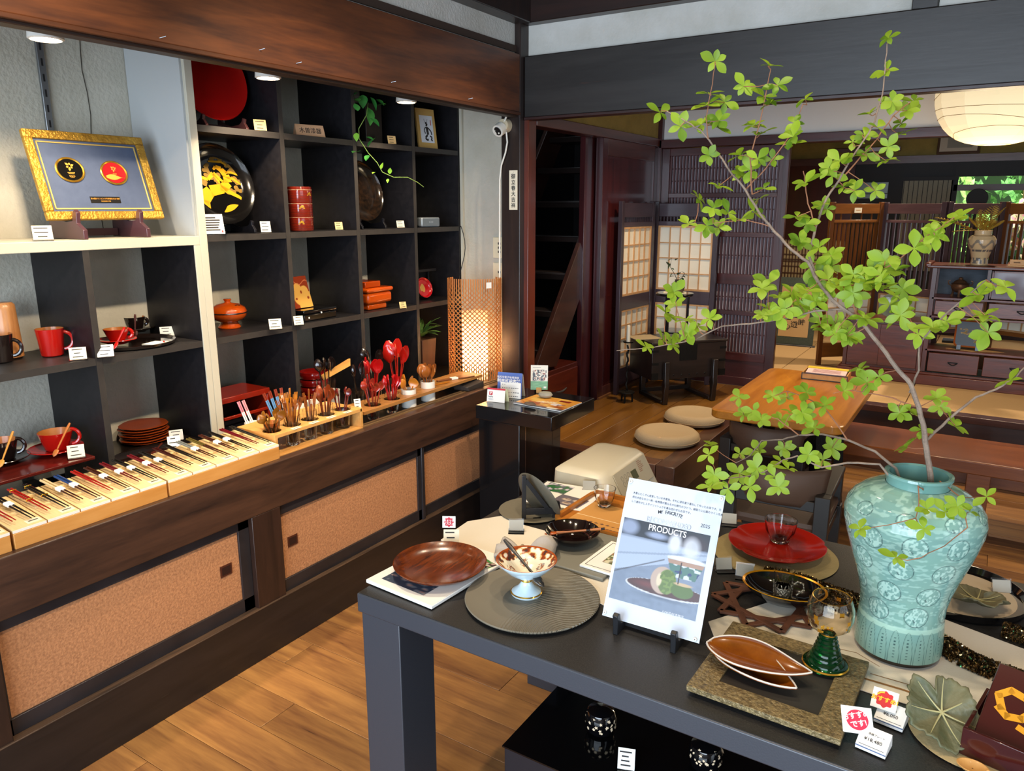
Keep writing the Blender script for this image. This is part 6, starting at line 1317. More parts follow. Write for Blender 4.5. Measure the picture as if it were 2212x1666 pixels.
# ------------------------------------------------------------------ white cloth runner with branch drawing
CLOTH = M('white_linen', '#d8d0c0', .9, bump=.1, bs=300)
def runner(name, label, poly, z, mat=CLOTH):
    g = MB().prism([(p[0], p[1]) for p in poly], 0, .002); o = g.build(name, mat, None, (0, 0, z), bevel=.0006); return tag(o, label, 'table runner')
def pzl(l, z): return [tuple(pz(a, b, z)[:2]) for a, b in l]
runner('table_runner', 'white linen runner along the left half of the table', pzl([(952, 1168), (1010, 1128), (1090, 1115), (1110, 1130), (1250, 1168), (1330, 1195), (1340, 1330), (1260, 1285), (1050, 1220), (1000, 1185)], TZ), TZ+.0006)
RUN2 = [(1530, 1345), (1700, 1290), (1870, 1330), (1990, 1325), (2040, 1340), (2200, 1400), (2400, 1470), (2400, 1660), (2200, 1590), (2085, 1560), (1980, 1530), (1880, 1500), (1700, 1440), (1580, 1385), (1545, 1385)]
runner('table_runner', 'white linen runner with a brown branch drawing under the vase', pzl(RUN2, TZ), TZ+.0006)
g = MB(); rs = random.Random(5)
for l, w in (([(1865, 1465), (1950, 1490), (2020, 1515), (2090, 1535)], .003), ([(1880, 1455), (1960, 1478), (2040, 1505)], .0012), ([(1780, 1395), (1850, 1410), (1900, 1440)], .0007), ([(1990, 1360), (2050, 1390), (2110, 1440)], .0006)):
    q = [pz(a, b, TZ+.0032) for a, b in l]
    for i in range(len(q)-1):
        d = (q[i+1]-q[i]); n = Vector((-d.y, d.x, 0)).normalized()*w; g.add([q[i]-n, q[i+1]-n, q[i+1]+n, q[i]+n], [(0, 1, 2, 3)])
o = g.build('ink_branch', M('brown_ink_print', '#8a6234', .8), bpy.data.objects['table_runner.001']); o.location = (0, 0, -(TZ+.0006)-.0002)

# ------------------------------------------------------------------ left end of the table
def mag(u, v):
    c = np.tile(np.array(lin('#ddd6c8')), (len(u), 1)); c = mixc(c, lin('#3a4a5c'), (u > .18)*(u < .75)*(v > .08)*(v < .3)*1.0); return mixc(c, lin('#8a6a70'), (u > .18)*(u < .75)*(v > .08)*(v < .3)*(nz(u, v, 15, 2) > .55))
q = [pz(798, 1264, TZ), pz(940, 1326, TZ), pz(1045, 1212, TZ), pz(955, 1168, TZ)]
t = T('magazine', 'white magazine under the brown wooden plate', 'magazine', (-1.093, 1.383, TZ+.0028), R(-4)); MB().bx(-.108, .108, -.15, .15, 0, .008).build('pages', CARDW, t, bevel=.001); MB().bx(-.107, .107, -.149, .149, .0082, .0088).build('cover', CARDW, t)
def mp(u, v): c = np.tile(np.array(lin('#3a4658')), (len(u), 1)); n = nz(u, v, 9, 2); c = mixc(c, lin('#7a8088'), (n > .5)*1.0); return mixc(c, lin('#b08a80'), (n > .72)*1.0)
picture('photo', .14, .07, 30, 16, mp, t, (-.01, -.09, .0092))
def mp2(u, v): c = np.tile(np.array(lin('#c8c4bc')), (len(u), 1)); n = nz(u, v, 9, 4); c = mixc(c, lin('#3f7a3a'), (n > .62)*1.0); c = mixc(c, lin('#3a2a28'), (n < .33)*1.0); return mixc(c, lin('#a84a58'), (np.abs(n-.48) < .04)*1.0)
picture('photo', .11, .06, 30, 16, mp2, t, (.045, .085, .0092), (0, 0, R(-15))); MB().bx(-.07, .03, .128, .132, .0088, .0091).build('print', INK, t); MB().bx(-.05, .05, .119, .122, .0088, .0091).build('print', INK, t)
t = T('wooden_plate', 'round glossy brown wooden plate on the magazine', 'plate', (-1.082, 1.37, TZ+.0125))
URU = wood('urushi_grain', '#74340f', '#451c0b', 'Y', 6, .25, .3, ring=.5, bump=.02, stretch=9, dark='#2a0f06')
MB().lathe([(.075, 0), (.085, .004), (.108, .018), (.116, .026), (.1165, .028), (.114, .0285), (.105, .02), (.085, .010), (.001, .009)], 64).build('body', URU, t)
card(pz(975, 1182, TZ+.003), 'cream price card at the left edge of the display table', .042, .045, R(32), 18, CARD)
def sale_flag(label, p, rz, tilt, col, kind, size=.042, txt='おすすめ!'):
    t = T('sale_flag', label, 'sale tag', p, rot=(tilt, 0, rz)); MB().bx(-size/2, size/2, -size*.45, size*.45, -.0004, .0004).build('card', CARDW, t, bevel=.0002)
    n = 48; P = [((size*.36*(1+.10*math.cos(8*2*math.pi*i/n) if kind else size*0+1))*math.cos(2*math.pi*i/n), size*.34*(1+.10*math.cos(8*2*math.pi*i/n) if kind else 1)*math.sin(2*math.pi*i/n)) for i in range(n)]
    P = [(size*.36*(1+(.10*math.cos(8*2*math.pi*i/n) if kind else 0))*math.cos(2*math.pi*i/n), size*.34*(1+(.10*math.cos(8*2*math.pi*i/n) if kind else 0))*math.sin(2*math.pi*i/n)) for i in range(n)]
    MB().prism(P, .0005, .0008).build('red_mark', M('tag_red', col, .5), t); return t
YEL = M('tag_yellow', '#f0c030', .5)
p = pz(966, 1148, TZ+.04); t = sale_flag('small red and white sale flag on the first price card', Vector((-1.178, 1.535, TZ+.062)), R(30), R(80), '#c01a30', True, .036); text('ちょっと\nオススメ', .0075, CARDW, t, (0, 0, .0011), bold=.0002)
# round stone-grey plate with compote
t = T('stone_plate', 'large round stone-grey plate with a combed pattern', 'plate', (-.825, 1.388, TZ+.001))
m_, nt_, b_ = _nt('combed_slate'); N_, L_ = nt_.nodes, nt_.links; _in(b_, 'Base Color', (*lin('#6c675a'), 1)); _in(b_, 'Roughness', .5)
tc = N_.new('ShaderNodeTexCoord'); mp_ = N_.new('ShaderNodeMapping'); mp_.inputs['Location'].default_value = (-.16, .10, 0); L_.new(tc.outputs['Object'], mp_.inputs[0]); wv = N_.new('ShaderNodeTexWave'); wv.wave_type = 'RINGS'; wv.rings_direction = 'Z'; wv.inputs['Scale'].default_value = 42; wv.inputs['Distortion'].default_value = 2.0; wv.inputs['Detail Scale'].default_value = 1.5; L_.new(mp_.outputs[0], wv.inputs['Vector'])
sx_ = N_.new('ShaderNodeSeparateXYZ'); L_.new(tc.outputs['Object'], sx_.inputs[0]); mr_ = N_.new('ShaderNodeMapRange'); mr_.inputs['From Min'].default_value = .0; mr_.inputs['From Max'].default_value = .05; L_.new(sx_.outputs['X'], mr_.inputs[0]); ml_ = N_.new('ShaderNodeMath'); ml_.operation = 'MULTIPLY'; L_.new(wv.outputs['Fac'], ml_.inputs[0]); L_.new(mr_.outputs[0], ml_.inputs[1]); bp_ = N_.new('ShaderNodeBump'); bp_.inputs['Strength'].default_value = .8; bp_.inputs['Distance'].default_value = .004; L_.new(ml_.outputs[0], bp_.inputs['Height']); L_.new(bp_.outputs[0], b_.inputs['Normal'])
MB().lathe([(.12, 0), (.145, .002), (.156, .006), (.158, .009), (.156, .011), (.145, .0095), (.001, .009)], 72).build('body', m_, t)
CZ = TZ+.011
t = T('compote_bowl', 'white and gold patterned footed porcelain bowl', 'bowl', (-.845, 1.395, CZ))
prof = [(.036, 0), (.037, .004), (.034, .008), (.02, .018), (.012, .03), (.012, .036), (.02, .042), (.045, .058), (.065, .078), (.071, .086), (.0715, .088)]
CEL = M('pale_blue_porcelain', '#c4d8e0', .12, coat=.5)
MB().lathe(prof, 56).build('body', CEL, t)
MB().lathe([(.0355, .003), (.0378, .005), (.0355, .007)], 48).build('gold_ring', MG, t); MB().lathe([(.0125, .032), (.0135, .034), (.0125, .036)], 32).build('gold_ring', MG, t)
ins = [(.0715, .088), (.070, .0885), (.062, .079), (.05, .068), (.035, .058), (.018, .05), (.001, .048)]
me = MB().lathe(subdiv_lathe(ins, 8), 160, cap=False).mesh('inside', PRINT_GLOSS); n = len(me.vertices); co = np.empty(n*3); me.vertices.foreach_get('co', co); co = co.reshape(-1, 3); rr = np.hypot(co[:,0], co[:,1])/.0715; aa = np.arctan2(co[:,1], co[:,0])/6.2832+.5
c = np.tile(np.array(lin('#e6e2d0')), (n, 1)); bnd = rr > (.72+.06*np.sin(aa*6.283*5)); nn = nz(aa*7, rr*1.3, 8, 3); c = mixc(c, lin('#8a3a18'), bnd*1.0); c = mixc(c, lin('#d8b070'), bnd*(nn > .52)*1.0); c = mixc(c, lin('#e8e0cc'), bnd*(nn > .66)*1.0); c = mixc(c, lin('#3a3430'), bnd*(nn < .3)*.9); c = mixc(c, lin('#9a4414'), (rr > .95)*1.0)
for k_ in range(5):
    ca = (k_+.3)/5; d_ = np.hypot((aa-ca)*3.6, (rr-.5)); c = mixc(c, lin('#a8622a'), (d_ < .14)*(nz(aa*9, rr*3, 12, k_) > .5)*.9); c = mixc(c, lin('#4a4a5c'), (d_ < .16)*(nz(aa*9, rr*3, 13, k_+9) > .68)*.9)
rgb = np.ones((n, 4)); rgb[:, :3] = c; at = me.color_attributes.new('print', 'FLOAT_COLOR', 'POINT'); at.data.foreach_set('color', rgb.ravel()); obj('inside', me, t)
SIL = M('dark_silver', '#4a4744', .25, .7)
a_, b2_ = Vector((-.815, 1.375, CZ+.066)), Vector((-.91, 1.40, CZ+.118)); t = T('dark_spoon', 'dark metal spoon resting in the footed bowl', 'spoon', a_)
MB().tube([Vector((0, 0, 0)).lerp(b2_-a_, k_/6) for k_ in range(7)], [.004, .003, .0032, .0036, .0044, .0056, .0036], 8).build('handle', SIL, t); o = MB().lathe([(.001, 0), (.009, .006), (.012, .018), (.008, .032), (.001, .04)], 16, sy=.35).build('bowl', SIL, t); o.rotation_euler = (a_-b2_).to_track_quat('Z', 'Y').to_euler()
# napkin with ring
t = T('napkin', 'grey linen napkin fanned through a shell ring', 'napkin', (-.962, 1.565, TZ+.003), R(20)); LIN = M('grey_linen', '#a8a29c', .9, bump=.1, bs=250)
def fan(x0, dirx, L, W, lift):
    vs = []; fs = []; n, m = 8, 10
    for i in range(n+1):
        s = i/n
        for j in range(m+1): w = (j/m-.5)*2; vs.append((x0+dirx*L*s*(1-.12*w*w), w*(.012+W*s), .012+lift*math.sin(s*2.6)*(1-.5*w*w)+.008*math.cos(w*7)*s))
    for i in range(n):
        for j in range(m): fs.append((i*(m+1)+j, (i+1)*(m+1)+j, (i+1)*(m+1)+j+1, i*(m+1)+j+1))
    o = MB().add(vs, fs).build('fold', LIN, t, angle=80); s_ = o.modifiers.new('thickness', 'SOLIDIFY'); s_.thickness = .004; return o
fan(.008, 1, .085, .055, .05); fan(-.008, -1, .06, .05, .012)
MB().tube([(.0, .014*math.cos(2*math.pi*k_/20), .016+.014*math.sin(2*math.pi*k_/20)) for k_ in range(21)], .005, 8).build('ring', M('shell_ring', '#8a7a66', .25, coat=.5, var='#c0a888', vs=60), t)
# grey tray with framed photo and dark bowl
t = T('grey_tray', 'flat grey slate tray under the dark bowl', 'tray', (-.835, 1.675, TZ+.0028), R(-1)); MB().bx(-.115, .115, -.12, .12, 0, .010).build('body', M('grey_slate', '#77766c', .6), t, bevel=.003)
t = T('dark_bowl', 'shallow dark lacquer bowl on the grey slate tray', 'bowl', (-.885, 1.70, TZ+.0135)); MB().lathe([(.038, 0), (.045, .004), (.066, .022), (.074, .032), (.0745, .034), (.072, .034), (.062, .022), (.046, .012), (.044, .010), (.001, .009)], 52).build('body', M('wine_black_lacquer', '#140a09', .1, coat=.8), t); MB().lathe([(.0455, .0115), (.0475, .013), (.0455, .0128)], 48).build('inner_line', M('wine_line', '#4a1c18', .3), t)
a_, b2_ = Vector((-.925, 1.685, TZ+.034)), Vector((-.805, 1.735, TZ+.056)); t = T('wood_spoon', 'orange-brown wooden spoon lying in the dark bowl', 'spoon', a_); MB().tube([Vector((0, 0, 0)).lerp(b2_-a_, k_/7) for k_ in range(8)], [.005, .0035, .0028, .0028, .003, .0034, .004, .003], 8).build('handle', SPW, t); o = MB().lathe([(.001, -.005), (.008, .002), (.010, .014), (.006, .028), (.001, .034)], 16, sy=.35).build('bowl', M('spoon_orange', '#a8501c', .3, coat=.4), t); o.rotation_euler = (a_-b2_).to_track_quat('Z', 'Y').to_euler(); MB().tube([(b2_-a_)*.62, b2_-a_], [.0033, .0036], 8).build('dark_end', KS, t)
t = T('photo_frame', 'white card with a food photograph beside the poster', 'photo card', (-.735, 1.66, TZ+.0135), R(-3)); MB().bx(-.06, .06, -.085, .085, 0, .006).build('card', CARDW, t, bevel=.001); 
for q in ((-.05, .05, -.075, -.0735), (-.05, .05, .0735, .075), (-.05, -.0485, -.075, .075), (.0485, .05, -.075, .075)): MB().bx(*q, .006, .0063).build('line', INK, t)
def fph(u, v): c = np.tile(np.array(lin('#8a8a80')), (len(u), 1)); n = nz(u, v, 9, 11); c = mixc(c, lin('#5c6a3a'), (n > .5)*1.0); c = mixc(c, lin('#a87a5a'), (n < .35)*1.0); return mixc(c, lin('#d8d4b8'), (n > .7)*1.0)
picture('photo', .06, .08, 20, 26, fph, t, (.01, 0, .0066))
# grey plate on a black easel, matching flat plate
SLT = M('warm_grey_slate', '#6e6858', .5, bump=.05, bs=120)
o = tag(MB().lathe([(.001, 0), (.085, 0), (.098, .004), (.1, .006), (.085, .005), (.001, .005)], 56).build('flat_plate', SLT, None, (-1.10, 1.845, TZ+.001)), 'flat warm-grey plate lying behind the black plate easel', 'plate')
t = T('plate_easel', 'black easel seen from behind holding a grey plate', 'easel', (-1.055, 1.80, TZ+.0065), R(38)); EB = M('easel_black', '#1b1c1f', .4)
MB().bx(-.012, .012, -.004, .004, 0, .0).bx(-.045, -.033, -.006, .006, 0, .135).bx(-.045, .06, -.005, .005, .012, .032).build('upright', EB, t, bevel=.001); MB().prism([(.045, 0), (.06, 0), (.07, .03), (.066, .05), (.055, .052), (.05, .03)], -.005, .005).xf(Matrix.Rotation(R(90), 4, 'X')).build('front_hook', EB, t, bevel=.001); MB().bar((-.035, 0, .12), (.03, 0, .03), .01, .012).build('brace', EB, t)
nb_ = (Vector(-FWD)*math.cos(R(62))+(Vector(RGT)*-.80+Vector(UPV)*-.60)*math.sin(R(62))).normalized()
t2 = T('grey_plate', 'warm-grey round plate leaning on the black easel', 'plate', PY(1160, 1076, 1.835)); t2.rotation_euler = (-nb_).to_track_quat('Z', 'Y').to_euler()
MB().lathe([(.001, 0), (.07, 0), (.083, .005), (.086, .008), (.07, .006), (.001, .005)], 56).build('body', M('olive_slate', '#5c574a', .42), t2)
# magazine at the back
t = T('magazine', 'open white food magazine at the back left corner of the table', 'magazine', (-1.07, 2.0, TZ+.001), R(8)); MB().bx(-.1, .1, -.098, .098, 0, .006).build('pages', CARDW, t, bevel=.001)
def fp3(u, v): c = np.tile(np.array(lin('#5a5a6a')), (len(u), 1)); n = nz(u, v, 8, 21); c = mixc(c, lin('#2f6a3c'), (n > .55)*1.0); c = mixc(c, lin('#d0ccd8'), (n < .32)*1.0); return c
def fp4(u, v): c = np.tile(np.array(lin('#6a6470')), (len(u), 1)); c = mixc(c, lin('#c8b8a8'), blob(u, v, .35, .6, .16, .14)+blob(u, v, .7, .65, .14, .12)+blob(u, v, .5, .25, .16, .13)); return mixc(c, lin('#5a2a20'), blob(u, v, .5, .28, .1, .06)+blob(u, v, .36, .66, .1, .05))
picture('photo', .09, .07, 24, 18, fp3, t, (-.045, .05, .0064), (0, 0, R(-10))); picture('photo', .1, .075, 24, 18, fp4, t, (.03, -.04, .0064), (0, 0, R(-12)))
# wooden tray with paper mat and glass cup
t = T('wood_tray', 'rectangular orange-brown wooden tray with a lip', 'tray', (-.80, 1.93, TZ+.001), R(-2)); TW = wood('tray_amber', '#b87428', '#9a5a1a', 'X', 1, .35, .2)
loft([(rbox(-.2, .2, -.13, .13, .03), 0), (rbox(-.2, .2, -.13, .13, .03), .005)], 'base', TW, t)
g = MB().ring(rbox(-.205, .205, -.135, .135, .032), rbox(-.193, .193, -.123, .123, .025), .0052, .018); g.build('lip', TW, t)
t = T('paper_mat', 'tan paper mat with a printed script on the wooden tray', 'place mat', (-.84, 1.905, TZ+.0075), R(-2))
MB().bx(-.13, .14, -.085, .09, 0, .001).build('sheet', M('tan_kraft', '#c28c48', .8), t); MB().bx(-.13, .14, -.02, -.0175, .001, .0014).build('torn_edge', M('pale_torn_edge', '#e8cfa0', .8), t)
g = MB(); rs = random.Random(3)
for i in range(9): x = -.09+.018*i; g.add([(x, -.052, .0012), (x+.006, -.046+rs.uniform(-.004, .004), .0012), (x+.014, -.05, .0012), (x+.008, -.055, .0012)], [(0, 3, 2, 1)])
for i in range(24): x = -.125+.011*i; g.add([(x, -.078, .0012), (x+.009, -.0775, .0012), (x+.009, -.072, .0012), (x, -.0725, .0012)], [(0, 1, 2, 3)])
g.build('print', M('script_print', '#6a4a38', .8), t)
def cup(label, loc, r0, r1, h, facets=9): 
    g = MB(); g.lathe([(r0*.85, 0), (r0, .003), (r1*.86, h*.5), (r1, h), (r1-.0018, h), (r1*.86-.0022, h*.5), (r0-.004, .010), (.001, .008)], 45, fn=lambda a, r, z: r*(1+(.025*math.cos(facets*a) if .001 < z < h*.62 else 0))); return tag(g.build('glass_cup', GLS, None, loc), label, 'glass cup')
cup('clear faceted glass cup on the wooden tray', (-.925, 1.985, TZ+.0088), .02, .034, .058)
for (px, py, lab, rz) in ((1115, 1150, 'clear acrylic card stand with a white card by the flat plate', R(30)), (1272, 1062, 'clear acrylic card stand behind the glass cup', R(25)), (1565, 1235, 'clear acrylic card stand by the brown trivet', R(35)), (1608, 1250, 'second clear acrylic card stand by the brown trivet', R(15)), (1575, 1135, 'clear acrylic card stand behind the poster', R(20)), (2165, 1285, 'clear acrylic card stand at the right rear edge', R(25))):
    p = pz(px, py, TZ+.003); t = T('card_stand', lab, 'card stand', p, rz, 'clear acrylic card stands'); MB().bx(-.022, .022, -.014, .022, 0, .003).build('base', ACRYL, t); MB().bx(-.022, .022, -.001, .001, 0, .034).build('back', ACRYL, t, (0, .004, .003), (R(-22), 0, 0)); MB().bx(-.02, .02, -.002, -.0012, .001, .03).build('card', M('pale_card', '#aaa89e', .6), t, (0, .004, .003), (R(-22), 0, 0))

# ------------------------------------------------------------------ poster on an easel
PH, PW = .31, .2185
t = T('poster', 'A4 poster with a cake photograph standing on a black easel', 'poster', (-.534, 1.389, TZ+.02), rot=(R(-25), 0, R(1.5)))
MB().bx(-PW/2, PW/2, 0, .002, 0, PH).build('acrylic_back', M('acrylic_edge', '#c8d4e0', .1), t); MB().bx(-PW/2+.002, PW/2-.002, -.0006, 0, .002, PH-.002).build('sheet', M('poster_paper', '#b9bfca', .45), t)
def post(u, v):
    c = np.tile(np.array(lin('#7f8ea6')), (len(u), 1)); n = nz(u, v, 9, 2)
    c = mixc(c, lin('#28303c'), (v > .80)*1.0); c = mixc(c, lin('#a8b8d8'), blob(u, v, .08, .9, .14, .12, .5)*.8+blob(u, v, .42, .86, .16, .05, .6)*.9); c = mixc(c, lin('#4a3a44'), blob(u, v, .85, .85, .2, .14, .6)*.8)
    w = np.clip((.80-v)/.03, 0, 1)*(v > .38+(.62*(u-0))*.55-.02); c = mixc(c, lin('#b4c4dc'), np.clip(w, 0, 1)); c = mixc(c, lin('#8c9cb4'), np.clip(w, 0, 1)*(np.abs(v-.56-.2*u) < .012)*.7)
    d = v-(.33+.50*u); c = mixc(c, lin('#3a3438'), np.clip(1-np.abs(d)/.014, 0, 1)*(u < .55)); f = (d < 0); c = mixc(c, lin('#6c7f98'), f*(v < .45)*np.clip((.62-v), 0, .5)*1.2*(1-.3*n)); c = mixc(c, lin('#9fb2cc'), f*nz(u, v, 24, 5)*.25)
    c = mixc(c, lin('#e8ecf6'), blob(u, v, .63, .82, .09, .14, .5)*.95+blob(u, v, .82, .80, .12, .16, .5)*.8)
    cup_ = (v > .43)*(v < .66)*(np.abs(u-.79) < .13+.38*(v-.43)); c = mixc(c, lin('#d8e0ea'), cup_*1.0); c = mixc(c, lin('#1f6a5c'), cup_*(v < .58)*(nz(u, v, 22, 8) > .55)*.9); c = mixc(c, lin('#2a3a7a'), cup_*(v < .56)*(nz(u, v, 20, 9) > .7)*.9); c = mixc(c, lin('#a8703c'), cup_*(v > .58)*(v < .63)*.8); c = mixc(c, lin('#eef2fa'), blob(u, v, .79, .66, .235, .03, .3))
    pl_ = blob(u, v, .62, .255, .47, .095, .02); c = mixc(c, lin('#dfe2ea'), pl_); pl2 = blob(u, v, .62, .262, .455, .085, .03); c = mixc(c, lin('#4a1f1c'), pl2); c = mixc(c, lin('#7a3230'), blob(u, v, .42, .27, .22, .05, .8)*.7); sh_ = blob(u, v, .6, .15, .4, .035, .9); c = mixc(c, lin('#46566c'), sh_*.6)
    rind = blob(u, v, .565, .36, .135, .165, .06); c = mixc(c, lin('#c8b0a0'), rind); cake = blob(u, v, .62, .355, .105, .15, .06); c = mixc(c, lin('#5f7a34'), cake*(1.0)); c = mixc(c, lin('#7f9a48'), cake*(nz(u, v, 40, 3) > .55)*.7); cr = blob(u, v, .53, .36, .035, .09, .3); c = mixc(c, lin('#e8d8b8'), cr*(nz(u, v, 18, 6) > .4))
    c2 = blob(u, v, .80, .29, .13, .085, .06); c = mixc(c, lin('#55722f'), c2); c = mixc(c, lin('#d0b48c'), blob(u, v, .80, .365, .12, .022, .3)); pick = (np.abs(u-(.745-.0*(v))) < .006)*(v > .36)*(v < .62); return mixc(c, lin('#3a2c30'), pick*1.0)
picture('photo', .196, .18, 150, 140, (lambda u_, v_: post(u_, v_)*.6), t, (-.004, -.0009, .131), (R(90), 0, 0), PRINT)
DKT = M('poster_ink', '#2c2e34', .7); LGT = M('poster_grey', '#858b96', .7); PWH = M('poster_white', '#d4d6da', .6)
for i, s_ in enumerate(('木曽にたくさん成育している木曽桧。それに漆を塗り重ねして作ったお皿です。天', '然の木目なので一枚一枚表情が異なるのも魅力のひとつ。縁取りには銀のラインを施', 'して素朴さとスタイリッシュさを兼ね合わせたお皿です。')): text(s_, .0058, DKT, t, (-PW/2+.016, -.0009, .278-.0095*i), (R(90), 0, 0), 'LEFT', sx=.93, thick=.0001)
for i, ch in enumerate('MY FAVORITE'):
    a = (i-5)*.058
    if ch != ' ': text(ch, .0105, DKT, t, (.0+.13*math.sin(a*.66), -.0009, .120+.13*math.cos(a*.66)), (R(90), a*.66, 0), thick=.0001, bold=.0001)
text('RECOMMENDED', .0165, LGT, t, (0, -.0010, .228), (R(90), 0, 0), sx=.82, thick=.0001); text('RECOMMENDED', .0160, M('poster_paper_fill', '#b9bfca', .45), t, (0, -.0013, .2281), (R(90), 0, 0), sx=.82, thick=.0001)
text('PRODUCTS', .0185, PWH, t, (0, -.0013, .2105), (R(90), 0, 0), sx=.9, thick=.0001, bold=.0003); text('2025', .0105, DKT, t, (PW/2-.03, -.0009, .238), (R(90), 0, 0), thick=.0001)
text('山加荻村漆器店', .0068, PWH, t, (.045, -.0013, .042), (R(90), 0, 0), thick=.0001)
for x, z in ((-.103, .302), (.103, .302), (-.104, .008), (.1, .006)): MB().lathe([(.0045, 0), (.004, .003), (.001, .004)], 12).build('clear_pin', WPL, t, (x, -.0008, z), (R(90), 0, 0))
t = T('plate_easel', 'black plastic easel holding up the poster', 'easel', (-.534, 1.389, TZ))
for x in (-.065, .065):
    MB().prism([(-.03, 0), (.0, 0), (.05, .012), (.10, .12), (.09, .125), (.04, .03), (-.005, .018), (-.014, .024), (-.018, .046), (-.026, .05), (-.034, .046), (-.03, .02)], -.006, .006).xf(Matrix.Translation((x, 0, 0)) @ Matrix(((0, 0, 1, 0), (1, 0, 0, 0), (0, 1, 0, 0), (0, 0, 0, 1)))).build('bracket', EB, t, bevel=.0015)
MB().bx(-.065, .065, .07, .082, .08, .09).build('cross_bar', EB, t); MB().bx(-.065, .065, .01, .022, .004, .012).build('cross_bar', EB, t)

# ------------------------------------------------------------------ red plate on a mat with a glass
o = tag(MB().lathe([(.001, 0), (.155, 0), (.158, .002), (.155, .004), (.001, .004)], 64).build('round_mat', M('olive_beige_mat', '#9a8a5e', .85, bump=.15, bs=160, var='#8c7c52', vs=12), None, (-.405, 1.94, TZ+.001)), 'round beige mat under the red petal plate', 'place mat')
t = T('petal_plate', 'red lacquer plate with a notched petal outline', 'plate', (-.405, 1.955, TZ+.0055)); pf = lambda a, r, z: r*(1-(.05*max(0, 1-abs(((a*5/(2*math.pi)+.2) % 1)-.5)*-1-.5*0) if False else .045*math.exp(-(((a*5/(2*math.pi)+.2) % 1)-.5)**2/.003))) if r > .08 else r
MB().lathe([(.08, 0), (.09, .006), (.118, .02), (.124, .0255), (.1245, .027), (.121, .027), (.10, .02), (.08, .0165), (.001, .0155)], 100, fn=pf).build('body', M('vermilion_plate', '#9a170c', .18, coat=.5), t)
cup('clear glass cup standing on the red petal plate', (-.405, 1.985, TZ+.0215), .024, .043, .062, 11)

# ------------------------------------------------------------------ trivet, oval dish, tea glass, tinsel
t = T('lattice_trivet', 'brown interlaced star trivet', 'trivet', (-.355, 1.655, TZ+.003), R(12)); TR = M('brown_cork_resin', '#5a3422', .55)
R1, n = .12, 10
for i in range(n):
    a, b = R(36*i), R(36*(i+3)); p0, p1 = Vector((R1*math.cos(a), R1*math.sin(a), .004+.0003*(i % 3))), Vector((R1*math.cos(b), R1*math.sin(b), .004+.0003*(i % 3))); MB().bar(p0, p1, .0135, .0055).build('strip', TR, t, bevel=.001)
t = T('oval_dish', 'black oval dish with a broad gold rim on the trivet', 'dish', (-.325, 1.688, TZ+.0095), R(4))
MB().lathe([(.035, 0), (.05, .004), (.072, .022), (.083, .036), (.0835, .037), (.0805, .0365), (.07, .024), (.045, .008), (.001, .006)], 64, sx=1.12, sy=.82).build('body', BLQ, t); MB().lathe([(.0795, .0345), (.0836, .0372), (.0842, .038), (.0832, .0392), (.0785, .0372)], 64, sx=1.12, sy=.82).build('gold_rim', M('rim_gold', '#c98a10', .25, .5), t)
t = T('tea_glass', 'small tea glass in a pierced silver holder', 'tea glass', (-.325, 1.675, TZ+.0165)); SLV = M('antique_silver', '#8a7f6c', .3, .85, bump=.6, bs=200)
MB().lathe([(.018, .002), (.019, .03), (.0235, .076), (.0225, .076), (.018, .03), (.016, .006), (.001, .005)], 32).build('glass', GLS, t)
g = MB().lathe([(.021, 0), (.0215, .003), (.02, .008), (.0198, .03), (.0205, .036), (.0195, .036), (.0192, .008), (.001, .002)], 32); g.build('holder', SLV, t)
for i in range(8): a = R(45*i); MB().bar((.0203*math.cos(a), .0203*math.sin(a), .008), (.0212*math.cos(a+.5), .0212*math.sin(a+.5), .046), .002, .002).build('filigree', SLV, t); MB().bar((.0203*math.cos(a+.5), .0203*math.sin(a+.5), .008), (.0212*math.cos(a), .0212*math.sin(a), .046), .002, .002).build('filigree', SLV, t)
MB().tube([(.02, 0, .012), (.034, .004, .008), (.03, .003, .02), (.044, .008, .034), (.042, .008, .048), (.03, .005, .052), (.022, .002, .044)], .0022, 8).build('handle', SLV, t)
TINM = [M('tinsel_bronze', '#7a5c34', .22, .8), M('tinsel_dark', '#2e251c', .3, .7), M('tinsel_bright', '#c9ac78', .15, .9), M('tinsel_green', '#3a7a4a', .2, .7)]
def tinsel(label, path, w, n, seed):
    rs = random.Random(seed); q = [pz(a, b, TZ+.004) for a, b in path]; g = MB(); base = q[0]
    for _ in range(n):
        i = rs.randrange(len(q)-1); s_ = rs.random(); c = q[i].lerp(q[i+1], s_)-base; d = q[i+1]-q[i]; nn = Vector((-d.y, d.x, 0)).normalized(); o_ = rs.uniform(-1, 1); c = c+nn*(o_*w); c.z = rs.uniform(0, .02)*(1-o_*o_*.7)
        m3 = Euler((rs.uniform(0, 6), rs.uniform(0, 6), rs.uniform(0, 6))).to_matrix(); L = rs.uniform(.002, .005); wd_ = .0012
        g.mat(rs.choices((0, 1, 2, 3), (45, 30, 22, 3))[0]); g.add([c+m3 @ Vector(p) for p in ((-L, -wd_, 0), (L, -wd_, 0), (L, wd_, .001), (-L, wd_, 0))], [(0, 1, 2, 3)])
    o = g.build('tinsel_garland', TINM, None, base); tag(o, label, 'garland'); o['kind'] = 'stuff'
tinsel('bronze tinsel garland running behind the tea glass to the vase', [(1650, 1250), (1705, 1258), (1775, 1285), (1860, 1315)], .052, 13000, 1)
tinsel('bronze tinsel garland curling on the white runner at the right', [(2030, 1390), (2080, 1425), (2150, 1455), (2260, 1490)], .030, 8000, 2)
tinsel('short bronze tinsel end above the right garland', [(2165, 1365), (2200, 1375), (2260, 1400)], .024, 3500, 3)

